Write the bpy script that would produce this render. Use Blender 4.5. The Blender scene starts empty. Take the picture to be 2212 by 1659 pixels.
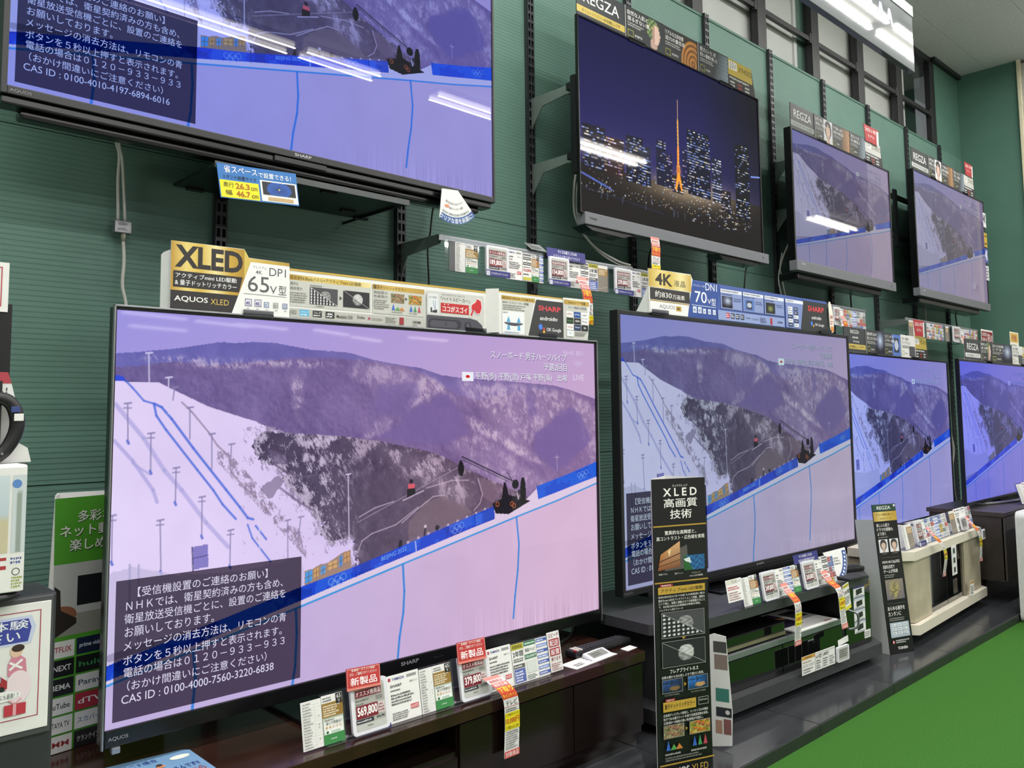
import bpy, bmesh, math, random
import numpy as np
from mathutils import Matrix, Vector

random.seed(7)
sc = bpy.context.scene
COL = sc.collection

# ------------------------------------------------------------------ camera
# world: x along the shop wall, y = 0 is the wall face (room at y < 0), z = 0 top of the tiled platform
CAM = Vector((-0.57856, -2.12077, 0.92939))
yaw, pitch, roll = 0.744220, 0.084989, -0.007350
fw = Vector((math.sin(yaw) * math.cos(pitch), math.cos(yaw) * math.cos(pitch), math.sin(pitch)))
r0 = Vector((math.cos(yaw), -math.sin(yaw), 0.0))
u0 = r0.cross(fw)
rr = r0 * math.cos(roll) + u0 * math.sin(roll)
uu = u0 * math.cos(roll) - r0 * math.sin(roll)
cd = bpy.data.cameras.new('camera')
cd.sensor_fit = 'HORIZONTAL'; cd.sensor_width = 36.0
cd.lens = 36.0 * 1811.248 / 2212.0
cd.shift_x = 57.625 / 2212.0; cd.shift_y = -96.543 / 2212.0
cd.clip_start = 0.02
cam = bpy.data.objects.new('camera', cd); COL.objects.link(cam)
cam.matrix_world = Matrix(((rr.x, uu.x, -fw.x, CAM.x), (rr.y, uu.y, -fw.y, CAM.y), (rr.z, uu.z, -fw.z, CAM.z), (0, 0, 0, 1)))
sc.camera = cam

# ------------------------------------------------------------------ world, exposure
wd = bpy.data.worlds.new('world'); sc.world = wd; wd.use_nodes = True
wd.node_tree.nodes['Background'].inputs[0].default_value = (0.92, 0.97, 1.0, 1)
wd.node_tree.nodes['Background'].inputs[1].default_value = 0.22
vs = sc.view_settings
vs.view_transform = 'Standard'; vs.look = 'None'; vs.gamma = 1.0; vs.exposure = 0.0; vs.use_curve_mapping = False

# ceiling lamps: rows of twin fluorescent battens, listed as (row y, x start, length)
LAMPS = []
for xs, ln in ((-3.9, 1.2), (-2.6, 1.2), (-1.4, 1.2), (-0.16, 1.2), (1.04, 1.2), (2.33, 1.2), (3.62, 1.2), (4.92, 1.2), (6.6, 1.2), (8.0, 1.2)):
    LAMPS.append((-1.18, xs, ln))
for xs, ln in ((-2.7, 1.2), (-1.4, 1.2), (-0.16, 1.2), (1.04, 1.2), (2.33, 0.62), (3.50, 1.2), (4.94, 1.2), (9.75, 1.2), (11.75, 1.2), (13.4, 1.2)):
    LAMPS.append((-3.36, xs, ln))
# bounce limits that keep the render quick
sc.cycles.max_bounces = 5; sc.cycles.diffuse_bounces = 2; sc.cycles.glossy_bounces = 2; sc.cycles.transmission_bounces = 4; sc.cycles.transparent_max_bounces = 10
sc.cycles.caustics_reflective = False; sc.cycles.caustics_refractive = False
TUBE_POWER = 15.0; AISLE_POWER = 54.0

# ------------------------------------------------------------------ helpers
def lin(h):
    if not isinstance(h, str): return tuple(h)
    h = h.lstrip('#'); o = []
    for i in (0, 2, 4):
        c = int(h[i:i + 2], 16) / 255.0
        o.append(c / 12.92 if c <= 0.04045 else ((c + 0.055) / 1.055) ** 2.4)
    return tuple(o)

MATS = {}
def mat(name, col='#808080', rough=0.5, metal=0.0, spec=0.5, vary=0.06, scale=30.0, bump=0.0, coat=0.0):
    if name in MATS: return MATS[name]
    m = bpy.data.materials.new(name); m.use_nodes = True; MATS[name] = m
    nt = m.node_tree; b = nt.nodes['Principled BSDF']
    c = lin(col)
    b.inputs['Roughness'].default_value = rough; b.inputs['Metallic'].default_value = metal
    b.inputs['Specular IOR Level'].default_value = spec; b.inputs['Coat Weight'].default_value = coat
    b.inputs['Coat Roughness'].default_value = 0.03
    tc = nt.nodes.new('ShaderNodeTexCoord'); nz = nt.nodes.new('ShaderNodeTexNoise')
    nz.inputs['Scale'].default_value = scale; nz.inputs['Detail'].default_value = 4
    nt.links.new(tc.outputs['Object'], nz.inputs['Vector'])
    rp = nt.nodes.new('ShaderNodeValToRGB')
    rp.color_ramp.elements[0].position = 0.3; rp.color_ramp.elements[1].position = 0.7
    rp.color_ramp.elements[0].color = tuple(x * (1 - vary) for x in c) + (1,)
    rp.color_ramp.elements[1].color = tuple(min(1, x * (1 + vary)) for x in c) + (1,)
    nt.links.new(nz.outputs['Fac'], rp.inputs[0]); nt.links.new(rp.outputs[0], b.inputs['Base Color'])
    if bump:
        bp = nt.nodes.new('ShaderNodeBump'); bp.inputs['Strength'].default_value = bump; bp.inputs['Distance'].default_value = 0.002
        nt.links.new(nz.outputs['Fac'], bp.inputs['Height']); nt.links.new(bp.outputs[0], b.inputs['Normal'])
    return m

def print_mat(name='printed_ink', rough=0.45, coat=0.0):
    if name in MATS: return MATS[name]
    m = bpy.data.materials.new(name); m.use_nodes = True; MATS[name] = m
    nt = m.node_tree; b = nt.nodes['Principled BSDF']
    a = nt.nodes.new('ShaderNodeAttribute'); a.attribute_name = 'Col'
    nt.links.new(a.outputs['Color'], b.inputs['Base Color'])
    b.inputs['Roughness'].default_value = rough; b.inputs['Coat Weight'].default_value = coat
    return m

def screen_mat(name, tint, strength=1.0, rough=0.12, lift=0.0, spec=0.35):
    """a lit display: the picture is the emission, the glass in front only reflects"""
    if name in MATS: return MATS[name]
    m = bpy.data.materials.new(name); m.use_nodes = True; MATS[name] = m
    nt = m.node_tree; b = nt.nodes['Principled BSDF']
    a = nt.nodes.new('ShaderNodeAttribute'); a.attribute_name = 'Col'
    mx = nt.nodes.new('ShaderNodeMix'); mx.data_type = 'RGBA'; mx.blend_type = 'MULTIPLY'; mx.inputs[0].default_value = 1.0
    nt.links.new(a.outputs['Color'], mx.inputs[6]); mx.inputs[7].default_value = tuple(tint) + (1,)
    src = mx.outputs[2]
    if lift:
        ad = nt.nodes.new('ShaderNodeMix'); ad.data_type = 'RGBA'; ad.inputs[0].default_value = lift
        nt.links.new(src, ad.inputs[6]); ad.inputs[7].default_value = (0.30, 0.28, 0.36, 1); src = ad.outputs[2]
    nt.links.new(src, b.inputs['Emission Color']); b.inputs['Emission Strength'].default_value = strength
    b.inputs['Base Color'].default_value = (0.006, 0.006, 0.007, 1)
    m.cycles.emission_sampling = 'NONE'
    b.inputs['Roughness'].default_value = rough; b.inputs['Specular IOR Level'].default_value = spec
    return m

def clear_mat(name, tint=(0.95, 0.97, 0.97), gloss=0.08, rough=0.05):
    """clear plastic or glass sheet: mostly lets light straight through, with a sheen"""
    if name in MATS: return MATS[name]
    m = bpy.data.materials.new(name); m.use_nodes = True; MATS[name] = m
    nt = m.node_tree; nt.nodes.remove(nt.nodes['Principled BSDF'])
    t = nt.nodes.new('ShaderNodeBsdfTransparent'); t.inputs[0].default_value = tuple(tint) + (1,)
    g = nt.nodes.new('ShaderNodeBsdfGlossy'); g.inputs['Roughness'].default_value = rough
    f = nt.nodes.new('ShaderNodeLayerWeight'); f.inputs[0].default_value = 0.25
    ml = nt.nodes.new('ShaderNodeMath'); ml.operation = 'MULTIPLY_ADD'; ml.inputs[1].default_value = 0.35; ml.inputs[2].default_value = gloss
    ml.use_clamp = True
    mx = nt.nodes.new('ShaderNodeMixShader')
    nt.links.new(f.outputs['Facing'], ml.inputs[0]); nt.links.new(ml.outputs[0], mx.inputs[0])
    nt.links.new(t.outputs[0], mx.inputs[1]); nt.links.new(g.outputs[0], mx.inputs[2])
    nt.links.new(mx.outputs[0], nt.nodes['Material Output'].inputs[0])
    return m

def filter_mat(name, col):
    if name in MATS: return MATS[name]
    m = bpy.data.materials.new(name); m.use_nodes = True; MATS[name] = m
    nt = m.node_tree; nt.nodes.remove(nt.nodes['Principled BSDF'])
    t = nt.nodes.new('ShaderNodeBsdfTransparent'); t.inputs[0].default_value = tuple(col) + (1,)
    nt.links.new(t.outputs[0], nt.nodes['Material Output'].inputs[0])
    return m

# ---- mesh building
class MB:
    """collects simple shapes; build() links them as ONE mesh object"""
    def __init__(s): s.v = []; s.f = []
    def add(s, vs, fs):
        n = len(s.v); s.v += [tuple(p) for p in vs]; s.f += [tuple(i + n for i in q) for q in fs]; return s
    def box(s, x0, y0, z0, x1, y1, z1, bev=0.0):
        x0, x1 = sorted((x0, x1)); y0, y1 = sorted((y0, y1)); z0, z1 = sorted((z0, z1))
        if not bev:
            return s.add([(x0, y0, z0), (x1, y0, z0), (x1, y1, z0), (x0, y1, z0), (x0, y0, z1), (x1, y0, z1), (x1, y1, z1), (x0, y1, z1)],
                         [(0, 3, 2, 1), (4, 5, 6, 7), (0, 1, 5, 4), (1, 2, 6, 5), (2, 3, 7, 6), (3, 0, 4, 7)])
        bm = bmesh.new(); bmesh.ops.create_cube(bm, size=1.0)
        for v in bm.verts:
            v.co = ((x0 + x1) / 2 + v.co.x * (x1 - x0), (y0 + y1) / 2 + v.co.y * (y1 - y0), (z0 + z1) / 2 + v.co.z * (z1 - z0))
        bmesh.ops.bevel(bm, geom=bm.edges[:], offset=min(bev, 0.49 * min(x1 - x0, y1 - y0, z1 - z0)), segments=2, affect='EDGES', profile=0.6)
        bm.verts.index_update()
        s.add([v.co[:] for v in bm.verts], [[v.index for v in f.verts] for f in bm.faces]); bm.free(); return s
    def prism(s, pts, y0, y1):
        """outline in x-z, extruded along y"""
        n = len(pts); a = 0.0
        for i in range(n):
            a += pts[i][0] * pts[(i + 1) % n][1] - pts[(i + 1) % n][0] * pts[i][1]
        if a < 0: pts = pts[::-1]
        vs = [(p[0], y0, p[1]) for p in pts] + [(p[0], y1, p[1]) for p in pts]
        fs = [tuple(range(n)), tuple(range(2 * n - 1, n - 1, -1))]
        fs += [(i, i + n, (i + 1) % n + n, (i + 1) % n) for i in range(n)]
        return s.add(vs, fs)
    def prism_x(s, pts, x0, x1):
        """outline in y-z, extruded along x"""
        n = len(pts); a = 0.0
        for i in range(n):
            a += pts[i][0] * pts[(i + 1) % n][1] - pts[(i + 1) % n][0] * pts[i][1]
        if a < 0: pts = pts[::-1]
        vs = [(x0, p[0], p[1]) for p in pts] + [(x1, p[0], p[1]) for p in pts]
        fs = [tuple(range(n - 1, -1, -1)), tuple(range(n, 2 * n))]
        fs += [(i, (i + 1) % n, (i + 1) % n + n, i + n) for i in range(n)]
        return s.add(vs, fs)
    def prism_z(s, pts, z0, z1):
        n = len(pts); a = 0.0
        for i in range(n):
            a += pts[i][0] * pts[(i + 1) % n][1] - pts[(i + 1) % n][0] * pts[i][1]
        if a < 0: pts = pts[::-1]
        vs = [(p[0], p[1], z0) for p in pts] + [(p[0], p[1], z1) for p in pts]
        fs = [tuple(range(n - 1, -1, -1)), tuple(range(n, 2 * n))]
        fs += [(i, (i + 1) % n, (i + 1) % n + n, i + n) for i in range(n)]
        return s.add(vs, fs)
    def tube(s, pts, r, n=8, closed=False):
        """round rod along a polyline; r may be a list"""
        P = [Vector(p) for p in pts]; R = r if isinstance(r, (list, tuple)) else [r] * len(P)
        rings = []; up = Vector((0.31, 0.17, 0.93))
        for i, p in enumerate(P):
            d = (P[min(i + 1, len(P) - 1)] - P[max(i - 1, 0)]).normalized()
            a = d.cross(up)
            if a.length < 1e-3: a = d.cross(Vector((1, 0, 0)))
            a.normalize(); b = d.cross(a)
            rings.append([p + (a * math.cos(t) + b * math.sin(t)) * R[i] for t in [2 * math.pi * k / n for k in range(n)]])
        vs = [q for rg in rings for q in rg]; fs = []
        for i in range(len(P) - 1):
            for k in range(n):
                fs.append((i * n + k, i * n + (k + 1) % n, (i + 1) * n + (k + 1) % n, (i + 1) * n + k))
        fs.append(tuple(range(n - 1, -1, -1))); fs.append(tuple(range((len(P) - 1) * n, len(P) * n)))
        return s.add(vs, fs)
    def lathe(s, prof, cx=0, cy=0, n=20, sy=1.0):
        vs = []; fs = []
        for (r, z) in prof:
            for k in range(n):
                t = 2 * math.pi * k / n; vs.append((cx + r * math.cos(t), cy + sy * r * math.sin(t), z))
        for i in range(len(prof) - 1):
            for k in range(n):
                fs.append((i * n + k, i * n + (k + 1) % n, (i + 1) * n + (k + 1) % n, (i + 1) * n + k))
        fs.append(tuple(range(n - 1, -1, -1))); fs.append(tuple(range((len(prof) - 1) * n, len(prof) * n)))
        return s.add(vs, fs)
    def build(s, name, m, parent=None, smooth=False):
        me = bpy.data.meshes.new(name); me.from_pydata(s.v, [], s.f); me.update()
        me.materials.append(m)
        if smooth: me.polygons.foreach_set('use_smooth', [True] * len(me.polygons))
        o = bpy.data.objects.new(name, me); COL.objects.link(o)
        if parent: o.parent = parent
        return o

def spline(pts, n=6):
    """Catmull-Rom through the points"""
    P = [Vector(p) for p in pts]; P = [P[0] * 2 - P[1]] + P + [P[-1] * 2 - P[-2]]; out = []
    for i in range(1, len(P) - 2):
        for k in range(n):
            t = k / n
            out.append(0.5 * (2 * P[i] + (P[i + 1] - P[i - 1]) * t + (2 * P[i - 1] - 5 * P[i] + 4 * P[i + 1] - P[i + 2]) * t * t + (3 * P[i] - P[i - 1] - 3 * P[i + 1] + P[i + 2]) * t ** 3))
    return out + [P[-2]]

def tag(o, label=None, cat=None, group=None, kind=None):
    if label: o['label'] = label
    if cat: o['category'] = cat
    if group: o['group'] = group
    if kind: o['kind'] = kind
    return o

def thing(name, loc=(0, 0, 0), yaw=0.0, tilt=0.0, label=None, cat=None, group=None, kind=None):
    o = bpy.data.objects.new(name, None); COL.objects.link(o); o.empty_display_size = 0.05
    o.location = loc; o.rotation_euler = (tilt, 0, yaw)
    return tag(o, label, cat, group, kind)

# ---- flat print: coloured shapes and lettering lying on a card
_TC = {}
_tcu = bpy.data.curves.new('lettering', 'FONT'); _tcu.resolution_u = 3
_tob = bpy.data.objects.new('lettering', _tcu)
def glyphs(s, bold=0.0):
    if any(ord(ch) > 0x2e80 for ch in s): bold = min(bold, 0.006)
    k = (s, bold)
    if k in _TC: return _TC[k]
    _tcu.body = s; _tcu.offset = bold
    me = _tob.to_mesh()
    n = len(me.vertices); co = np.empty(n * 3, np.float32); me.vertices.foreach_get('co', co); co = co.reshape(-1, 3)[:, :2]
    fs = [tuple(p.vertices) for p in me.polygons]
    _tob.to_mesh_clear()
    lo = co.min(0); hi = co.max(0); co = (co - lo) / np.maximum(hi - lo, 1e-6)
    _TC[k] = (co, fs, (hi - lo)); return _TC[k]

class Ink:
    """x, y in the units of the caller; local X = ox + x*kx, local Z = oz + y*kz"""
    EPS = 0.00006
    def __init__(s, ox=0.0, oz=0.0, kx=1.0, kz=1.0, y=-0.0003):
        s.o = (ox, oz); s.k = (kx, kz); s.y = y; s.v = []; s.f = []; s.c = []; s.n = 0
    def put(s, pts, fs, col):
        b = len(s.v); s.n += 1; y = s.y - s.n * s.EPS
        for p in pts: s.v.append((s.o[0] + p[0] * s.k[0], y, s.o[1] + p[1] * s.k[1]))
        s.f += [tuple(i + b for i in q) for q in fs]
        if len(col) and hasattr(col[0], '__len__'): s.c += [tuple(c) for c in col]
        else: s.c += [tuple(col)] * len(pts)
        return s
    def rect(s, x0, y0, x1, y1, c): return s.put([(x0, y0), (x1, y0), (x1, y1), (x0, y1)], [(0, 1, 2, 3)], lin(c))
    def grad(s, x0, y0, x1, y1, cols):
        n = len(cols); P = []; C = []; F = []
        for i, c in enumerate(cols):
            x = x0 + (x1 - x0) * i / (n - 1); P += [(x, y0), (x, y1)]; C += [lin(c)] * 2
            if i: F.append((2 * i - 2, 2 * i, 2 * i + 1, 2 * i - 1))
        return s.put(P, F, C)
    def poly(s, pts, c): return s.put(pts, [tuple(range(len(pts)))], lin(c))
    def frame(s, x0, y0, x1, y1, w, c):
        wy = w * abs(s.k[0] / s.k[1]); sx = 1 if x1 > x0 else -1; sy = 1 if y1 > y0 else -1
        P = [(x0, y0), (x1, y0), (x1, y1), (x0, y1), (x0 + w * sx, y0 + wy * sy), (x1 - w * sx, y0 + wy * sy), (x1 - w * sx, y1 - wy * sy), (x0 + w * sx, y1 - wy * sy)]
        return s.put(P, [(0, 1, 5, 4), (1, 2, 6, 5), (2, 3, 7, 6), (3, 0, 4, 7)], lin(c))
    def disc(s, cx, cy, r, c, n=20, a0=0, a1=2 * math.pi, ry=None):
        ry = ry if ry else r * abs(s.k[0] / s.k[1])
        P = [(cx + r * math.cos(a0 + (a1 - a0) * i / n), cy + ry * math.sin(a0 + (a1 - a0) * i / n)) for i in range(n)]
        return s.put(P, [tuple(range(n))], lin(c))
    def ring(s, cx, cy, r, w, c, n=24):
        q = abs(s.k[0] / s.k[1]); P = []; F = []
        for i in range(n):
            t = 2 * math.pi * i / n
            P += [(cx + r * math.cos(t), cy + r * q * math.sin(t)), (cx + (r - w) * math.cos(t), cy + (r - w) * q * math.sin(t))]
            j = (i + 1) % n; F.append((2 * i, 2 * j, 2 * j + 1, 2 * i + 1))
        return s.put(P, F, lin(c))
    def line(s, pts, w, c):
        P = []; F = []; q = abs(s.k[0] / s.k[1])
        for i in range(len(pts) - 1):
            (x0, y0), (x1, y1) = pts[i], pts[i + 1]; dx, dy = x1 - x0, (y1 - y0) / q; L = math.hypot(dx, dy) or 1
            nx, ny = -dy / L * w / 2, dx / L * w / 2 * q; b = len(P)
            P += [(x0 - nx, y0 - ny), (x1 - nx, y1 - ny), (x1 + nx, y1 + ny), (x0 + nx, y0 + ny)]; F.append((b, b + 1, b + 2, b + 3))
        return s.put(P, F, lin(c))
    def text(s, t, x0, y0, x1, y1, c, bold=0.0):
        """(x0, y0) lower left, (x1, y1) upper right of the lettering's box"""
        if bold and any(ord(ch) > 0x2e80 for ch in t):
            # heavy strokes for complex characters: the same lettering laid down three times, slightly apart
            d = bold * 0.55 * abs(y1 - y0); q = abs(s.k[1] / s.k[0])
            for dx, dy in ((-d * q, 0), (d * q, 0), (0, d)):
                s.text(t, x0 + dx, y0 + dy, x1 + dx, y1 + dy, c, 0.0) if type(s) is Ink else Ink.text(s, t, x0 + dx, y0 + dy, x1 + dx, y1 + dy, c, 0.0)
            return s
        co, fs, _ = glyphs(t, bold)
        return s.put([(x0 + p[0] * (x1 - x0), y0 + p[1] * (y1 - y0)) for p in co.tolist()], fs, lin(c))
    def small(s, x0, y0, x1, y1, rows, c, fill=0.62, seed=1, ragged=0.35):
        """rows of print too small to read"""
        rnd = random.Random(seed + int(x0 * 977)); P = []; F = []
        h = (y1 - y0) / rows; ch = abs(h * s.k[1] / s.k[0]) * 0.62
        for r in range(rows):
            x = x0; end = x1 - (x1 - x0) * rnd.random() * ragged; ya = y0 + r * h + h * 0.2; yb = ya + h * fill
            while x < end:
                w = ch * rnd.uniform(0.4, 1.0); b = len(P); yq = ya + (yb - ya) * rnd.choice((0, 0, 0.25))
                P += [(x, yq), (min(x + w, end), yq), (min(x + w, end), yb), (x, yb)]; F.append((b, b + 1, b + 2, b + 3)); x += w + ch * rnd.uniform(0.2, 0.5)
        return s.put(P, F, lin(c)) if P else s
    def img(s, x0, y0, x1, y1, nx, ny, fn):
        """a small printed photograph; fn(u, v) -> linear rgb, v up"""
        P = []; C = []; F = []
        for j in range(ny + 1):
            for i in range(nx + 1):
                P.append((x0 + (x1 - x0) * i / nx, y0 + (y1 - y0) * j / ny)); C.append(fn(i / nx, j / ny))
                if i and j:
                    a = (j - 1) * (nx + 1) + i - 1; F.append((a, a + 1, a + nx + 2, a + nx + 1))
        return s.put(P, F, C)
    def build(s, name, parent, m=None):
        me = bpy.data.meshes.new(name); me.from_pydata(s.v, [], s.f); me.update()
        # every face towards the viewer (-y)
        nm = np.empty(len(me.polygons) * 3, np.float32); me.polygons.foreach_get('normal', nm)
        if len(nm):
            flip = nm.reshape(-1, 3)[:, 1] > 0
            if flip.any():
                fs = [q[::-1] if fl else q for q, fl in zip(s.f, flip)]
                bpy.data.meshes.remove(me); me = bpy.data.meshes.new(name); me.from_pydata(s.v, [], fs); me.update()
        at = me.color_attributes.new('Col', 'FLOAT_COLOR', 'POINT')
        arr = np.ones((len(s.v), 4), np.float32); arr[:, :3] = np.array(s.c, np.float32)
        at.data.foreach_set('color', arr.ravel())
        me.materials.append(m or print_mat())
        o = bpy.data.objects.new(name, me); COL.objects.link(o); o.parent = parent
        return o

class Top(Ink):
    """same, with y measured downwards from the top edge of a card w x h, in units U x V"""
    def __init__(s, w, h, U=100.0, V=None, y=-0.0003):
        V = V if V else U * h / w
        Ink.__init__(s, 0.0, h, w / U, -h / V, y)
    def text(s, t, x0, y0, x1, y1, c, bold=0.0):
        return Ink.text(s, t, x0, y1, x1, y0, c, bold)
    def img(s, x0, y0, x1, y1, nx, ny, fn): return Ink.img(s, x0, y1, x1, y0, nx, ny, fn)

GOLD = ['#b98f2c', '#e6cf7a', '#d3b24a', '#efe0a0', '#c9a23a', '#b08a2e']
# ================================================================== the room
def wall_mat(name, col, ribs):
    if name in MATS: return MATS[name]
    m = mat(name, col, 0.55, 0, 0.4, 0.05, 6.0)
    nt = m.node_tree; b = nt.nodes['Principled BSDF']
    tc = nt.nodes.new('ShaderNodeTexCoord'); sp = nt.nodes.new('ShaderNodeSeparateXYZ'); nt.links.new(tc.outputs['Object'], sp.inputs[0])
    if ribs:
        # fine horizontal grooves, 12 mm apart
        mu = nt.nodes.new('ShaderNodeMath'); mu.operation = 'MULTIPLY'; mu.inputs[1].default_value = 1 / 0.0125
        fr = nt.nodes.new('ShaderNodeMath'); fr.operation = 'FRACT'
        cmp_ = nt.nodes.new('ShaderNodeMapRange'); cmp_.inputs['From Min'].default_value = 0.0; cmp_.inputs['From Max'].default_value = 0.28
        nt.links.new(sp.outputs['Z'], mu.inputs[0]); nt.links.new(mu.outputs[0], fr.inputs[0]); nt.links.new(fr.outputs[0], cmp_.inputs['Value'])
        bp = nt.nodes.new('ShaderNodeBump'); bp.inputs['Strength'].default_value = 0.55; bp.inputs['Distance'].default_value = 0.0015
        nt.links.new(cmp_.outputs[0], bp.inputs['Height']); nt.links.new(bp.outputs[0], b.inputs['Normal'])
    return m

M_WALL = wall_mat('green_ribbed_panel', '#618478', True)
M_WALL2 = wall_mat('green_plain_panel', '#507568', False)
M_BLACK = mat('black_metal', '#1b1c1f', 0.4, 0.3)
M_MULL = mat('charcoal_window_frame', '#1e1f22', 0.45)
M_GREYB = mat('grey_board', '#dededa', 0.6, vary=0.08, scale=3)
CZ = 3.44
# back wall with its three courses of panels
wb = MB().box(-5, 0.006, -0.05, 6.30, 0.05, 2.79).box(5.80, 0.0, 2.79, 6.30, 0.05, CZ).box(-5, 0.0, 2.79, 1.55, 0.05, CZ)
wall_back = tag(wb.build('wall_back', M_WALL2), kind='structure')
for z0, z1 in ((-0.05, 0.765), (0.7675, 1.5955), (1.598, 2.79)):
    MB().box(-5, 0, z0, 6.28, 0.006, z1).build('wall_panel', M_WALL, wall_back)
tag(MB().box(1.55, -0.004, 2.785, 5.83, 0.10, 2.797).build('trim_1', M_WALL2), kind='structure')
wall_right = tag(MB().box(6.28, -0.40, -0.05, 6.40, 0.05, CZ).build('wall_right', M_WALL2), kind='structure')
tag(MB().box(6.26, -0.425, -0.05, 6.29, -0.40, CZ, 0.004).build('trim_2', mat('cream_trim', '#d9d2b4', 0.5)), kind='structure')
pil = tag(MB().box(6.28, -1.2, -0.05, 6.60, -0.425, CZ - 0.03).build('wall_pillar', mat('grey_pillar', '#b4b2ab', 0.6)), kind='structure')
for z in (3.02, 2.42, 1.80):
    MB().box(6.262, -0.475, z, 6.28, -0.455, z + 0.04, 0.003).build('clip', mat('white_plastic', '#e6e6e4', 0.4), pil)

# windows over the wall: charcoal mullions, a transom, glass, and boards behind
glass = clear_mat('window_glass', (0.97, 0.98, 0.98), 0.04, 0.03)
WT = CZ - 0.045
xs = [1.6 + 0.6 * k for k in range(8)]
for k in range(7):
    xl, xr = xs[k] - 0.008, xs[k + 1] - 0.05
    wn = tag(thing('window_%d' % (k + 1), (0, 0, 0)), kind='structure')
    MB().box(xr - 0.043, -0.004, 2.797, xr + 0.043, 0.035, WT, 0.003).build('mullion', M_MULL, wn)
    MB().box(xl, -0.002, 2.998, xr - 0.04, 0.022, 3.026, 0.003).build('transom', M_MULL, wn)
    MB().box(xr - 0.070, -0.006, 2.988, xr - 0.05, 0.012, 3.046, 0.003).build('latch', M_MULL, wn)
    MB().box(xl, 0.030, 2.80, xr - 0.043, 0.033, WT).build('pane', glass, wn)
    MB().box(xl, 0.0, WT, xr + 0.043, 0.09, CZ).build('head', M_MULL, wn)
    if k < 6:
        MB().box(xl - 0.05, 0.060, 2.70, xr + 0.01, 0.070, CZ + 0.1).build('backing_board', M_GREYB, wn)
    else:
        MB().box(xl - 0.05, 0.060, 2.70, xl + 0.20, 0.070, CZ + 0.1).build('backing_board', M_GREYB, wn)
        MB().box(xl + 0.20, 0.19, 2.70, xr + 0.2, 0.21, CZ + 0.1).build('backing_board', mat('dark_green_reflection', '#101a17', 0.5), wn)  # dark board imitates a dark green reflection in the last window
    if k == 3:
        MB().box(3.83, 0.052, 2.70, 3.98, 0.059, CZ + 0.1).build('reflection_strip', M_WALL2, wn)  # green strip with white edges imitates a reflection in the glass
        MB().box(3.80, 0.050, 2.70, 3.83, 0.059, CZ + 0.1).build('reflection_edge', mat('white_plastic'), wn)
        MB().box(3.98, 0.050, 2.70, 4.005, 0.059, CZ + 0.1).build('reflection_edge', mat('white_plastic'), wn)
tag(MB().box(1.5, 0.09, CZ - 0.03, 6.0, 0.4, CZ + 0.02).build('trim_3', M_MULL), kind='structure')

# ceiling
M_CEIL = mat('ceiling_board', '#d6d6d8', 0.8, vary=0.08, scale=60, bump=0.4)
ceil = tag(MB().box(-6, -25, CZ + 0.012, 18, 0.4, CZ + 0.05).build('ceiling', M_CEIL), kind='structure')
cm = {}
for i in range(7):
    for j in range(4):
        x0 = 3.42 + 0.91 * i; y1 = -0.205 - 0.455 * (j - 1)
        if ('b',) not in cm:
            cm[('b',)] = MB().box(0.001, -0.454, 0, 0.909, -0.001, 0.012).build('ceiling_board', M_CEIL, ceil); o = cm[('b',)]
        else:
            o = cm[('b',)].copy(); COL.objects.link(o); o.parent = ceil
        o.location = (x0, min(y1, 0.0) if j else 0.25, CZ)
MB().box(-6, -25, CZ, 3.42, 0.2, CZ + 0.012).build('ceiling_field', M_CEIL, ceil)
MB().box(3.42, -25, CZ, 18, -1.572, CZ + 0.012).build('ceiling_field', M_CEIL, ceil)
MB().box(9.79, -1.572, CZ, 16, 0.2, CZ + 0.012).build('ceiling_field', M_CEIL, ceil)
tag(MB().box(5.75, -0.03, CZ - 0.03, 6.28, 0.0, CZ).build('trim_4', M_MULL), kind='structure')

# floor: tiled platform, its riser, green carpet in front
def carpet_mat():
    m = mat('green_carpet', '#3b6a2a', 0.95, 0, 0.1, 0.16, 200.0, bump=0.8)
    return m
M_TILE = mat('slate_tile', '#37393c', 0.16, 0, 0.5, 0.18, 7.0)
M_RISER = mat('slate_riser', '#2a2d2c', 0.4, vary=0.1)
floor = tag(MB().box(-4, -0.89, -0.10, 6.3, 0.05, -0.012).build('floor', M_RISER), kind='structure')
base = MB().box(0.001, -0.4475, -0.012, 0.5285, -0.0005, 0, 0.0015).build('tile', M_TILE, floor); first = True
rbase = None
for i in range(-11, 9):
    x0 = 1.88 + 0.53 * i
    for j in range(2):
        o = base if first else base.copy()
        if not first: COL.objects.link(o); o.parent = floor
        first = False; o.location = (x0, -0.449 * j, 0)
    if rbase is None:
        rbase = MB().box(0.001, -0.8995, -0.04, 0.5285, -0.890, -0.002, 0.001).build('riser_tile', M_RISER, floor); o = rbase
    else:
        o = rbase.copy(); COL.objects.link(o); o.parent = floor
    o.location = (x0, 0, 0)
tag(MB().box(-6, -3.1, -0.12, 18, -0.8905, -0.035).build('floor_carpet', carpet_mat()), kind='structure')
tag(MB().box(-6, -25, -0.12, 18, -3.1005, -0.037).build('floor_hall', mat('pale_hall_tile', '#b4b2ac', 0.4)), kind='structure')
# the rest of the hall behind the camera, seen only in reflections and bounce
tag(MB().box(-6, -25.1, -0.1, 18, -25, CZ).build('wall_front', mat('pale_wall', '#b9b8b2', 0.7)), kind='structure')
tag(MB().box(-6.1, -25, -0.1, -6, 0.05, CZ).build('wall_left', mat('pale_wall')), kind='structure')

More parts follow.
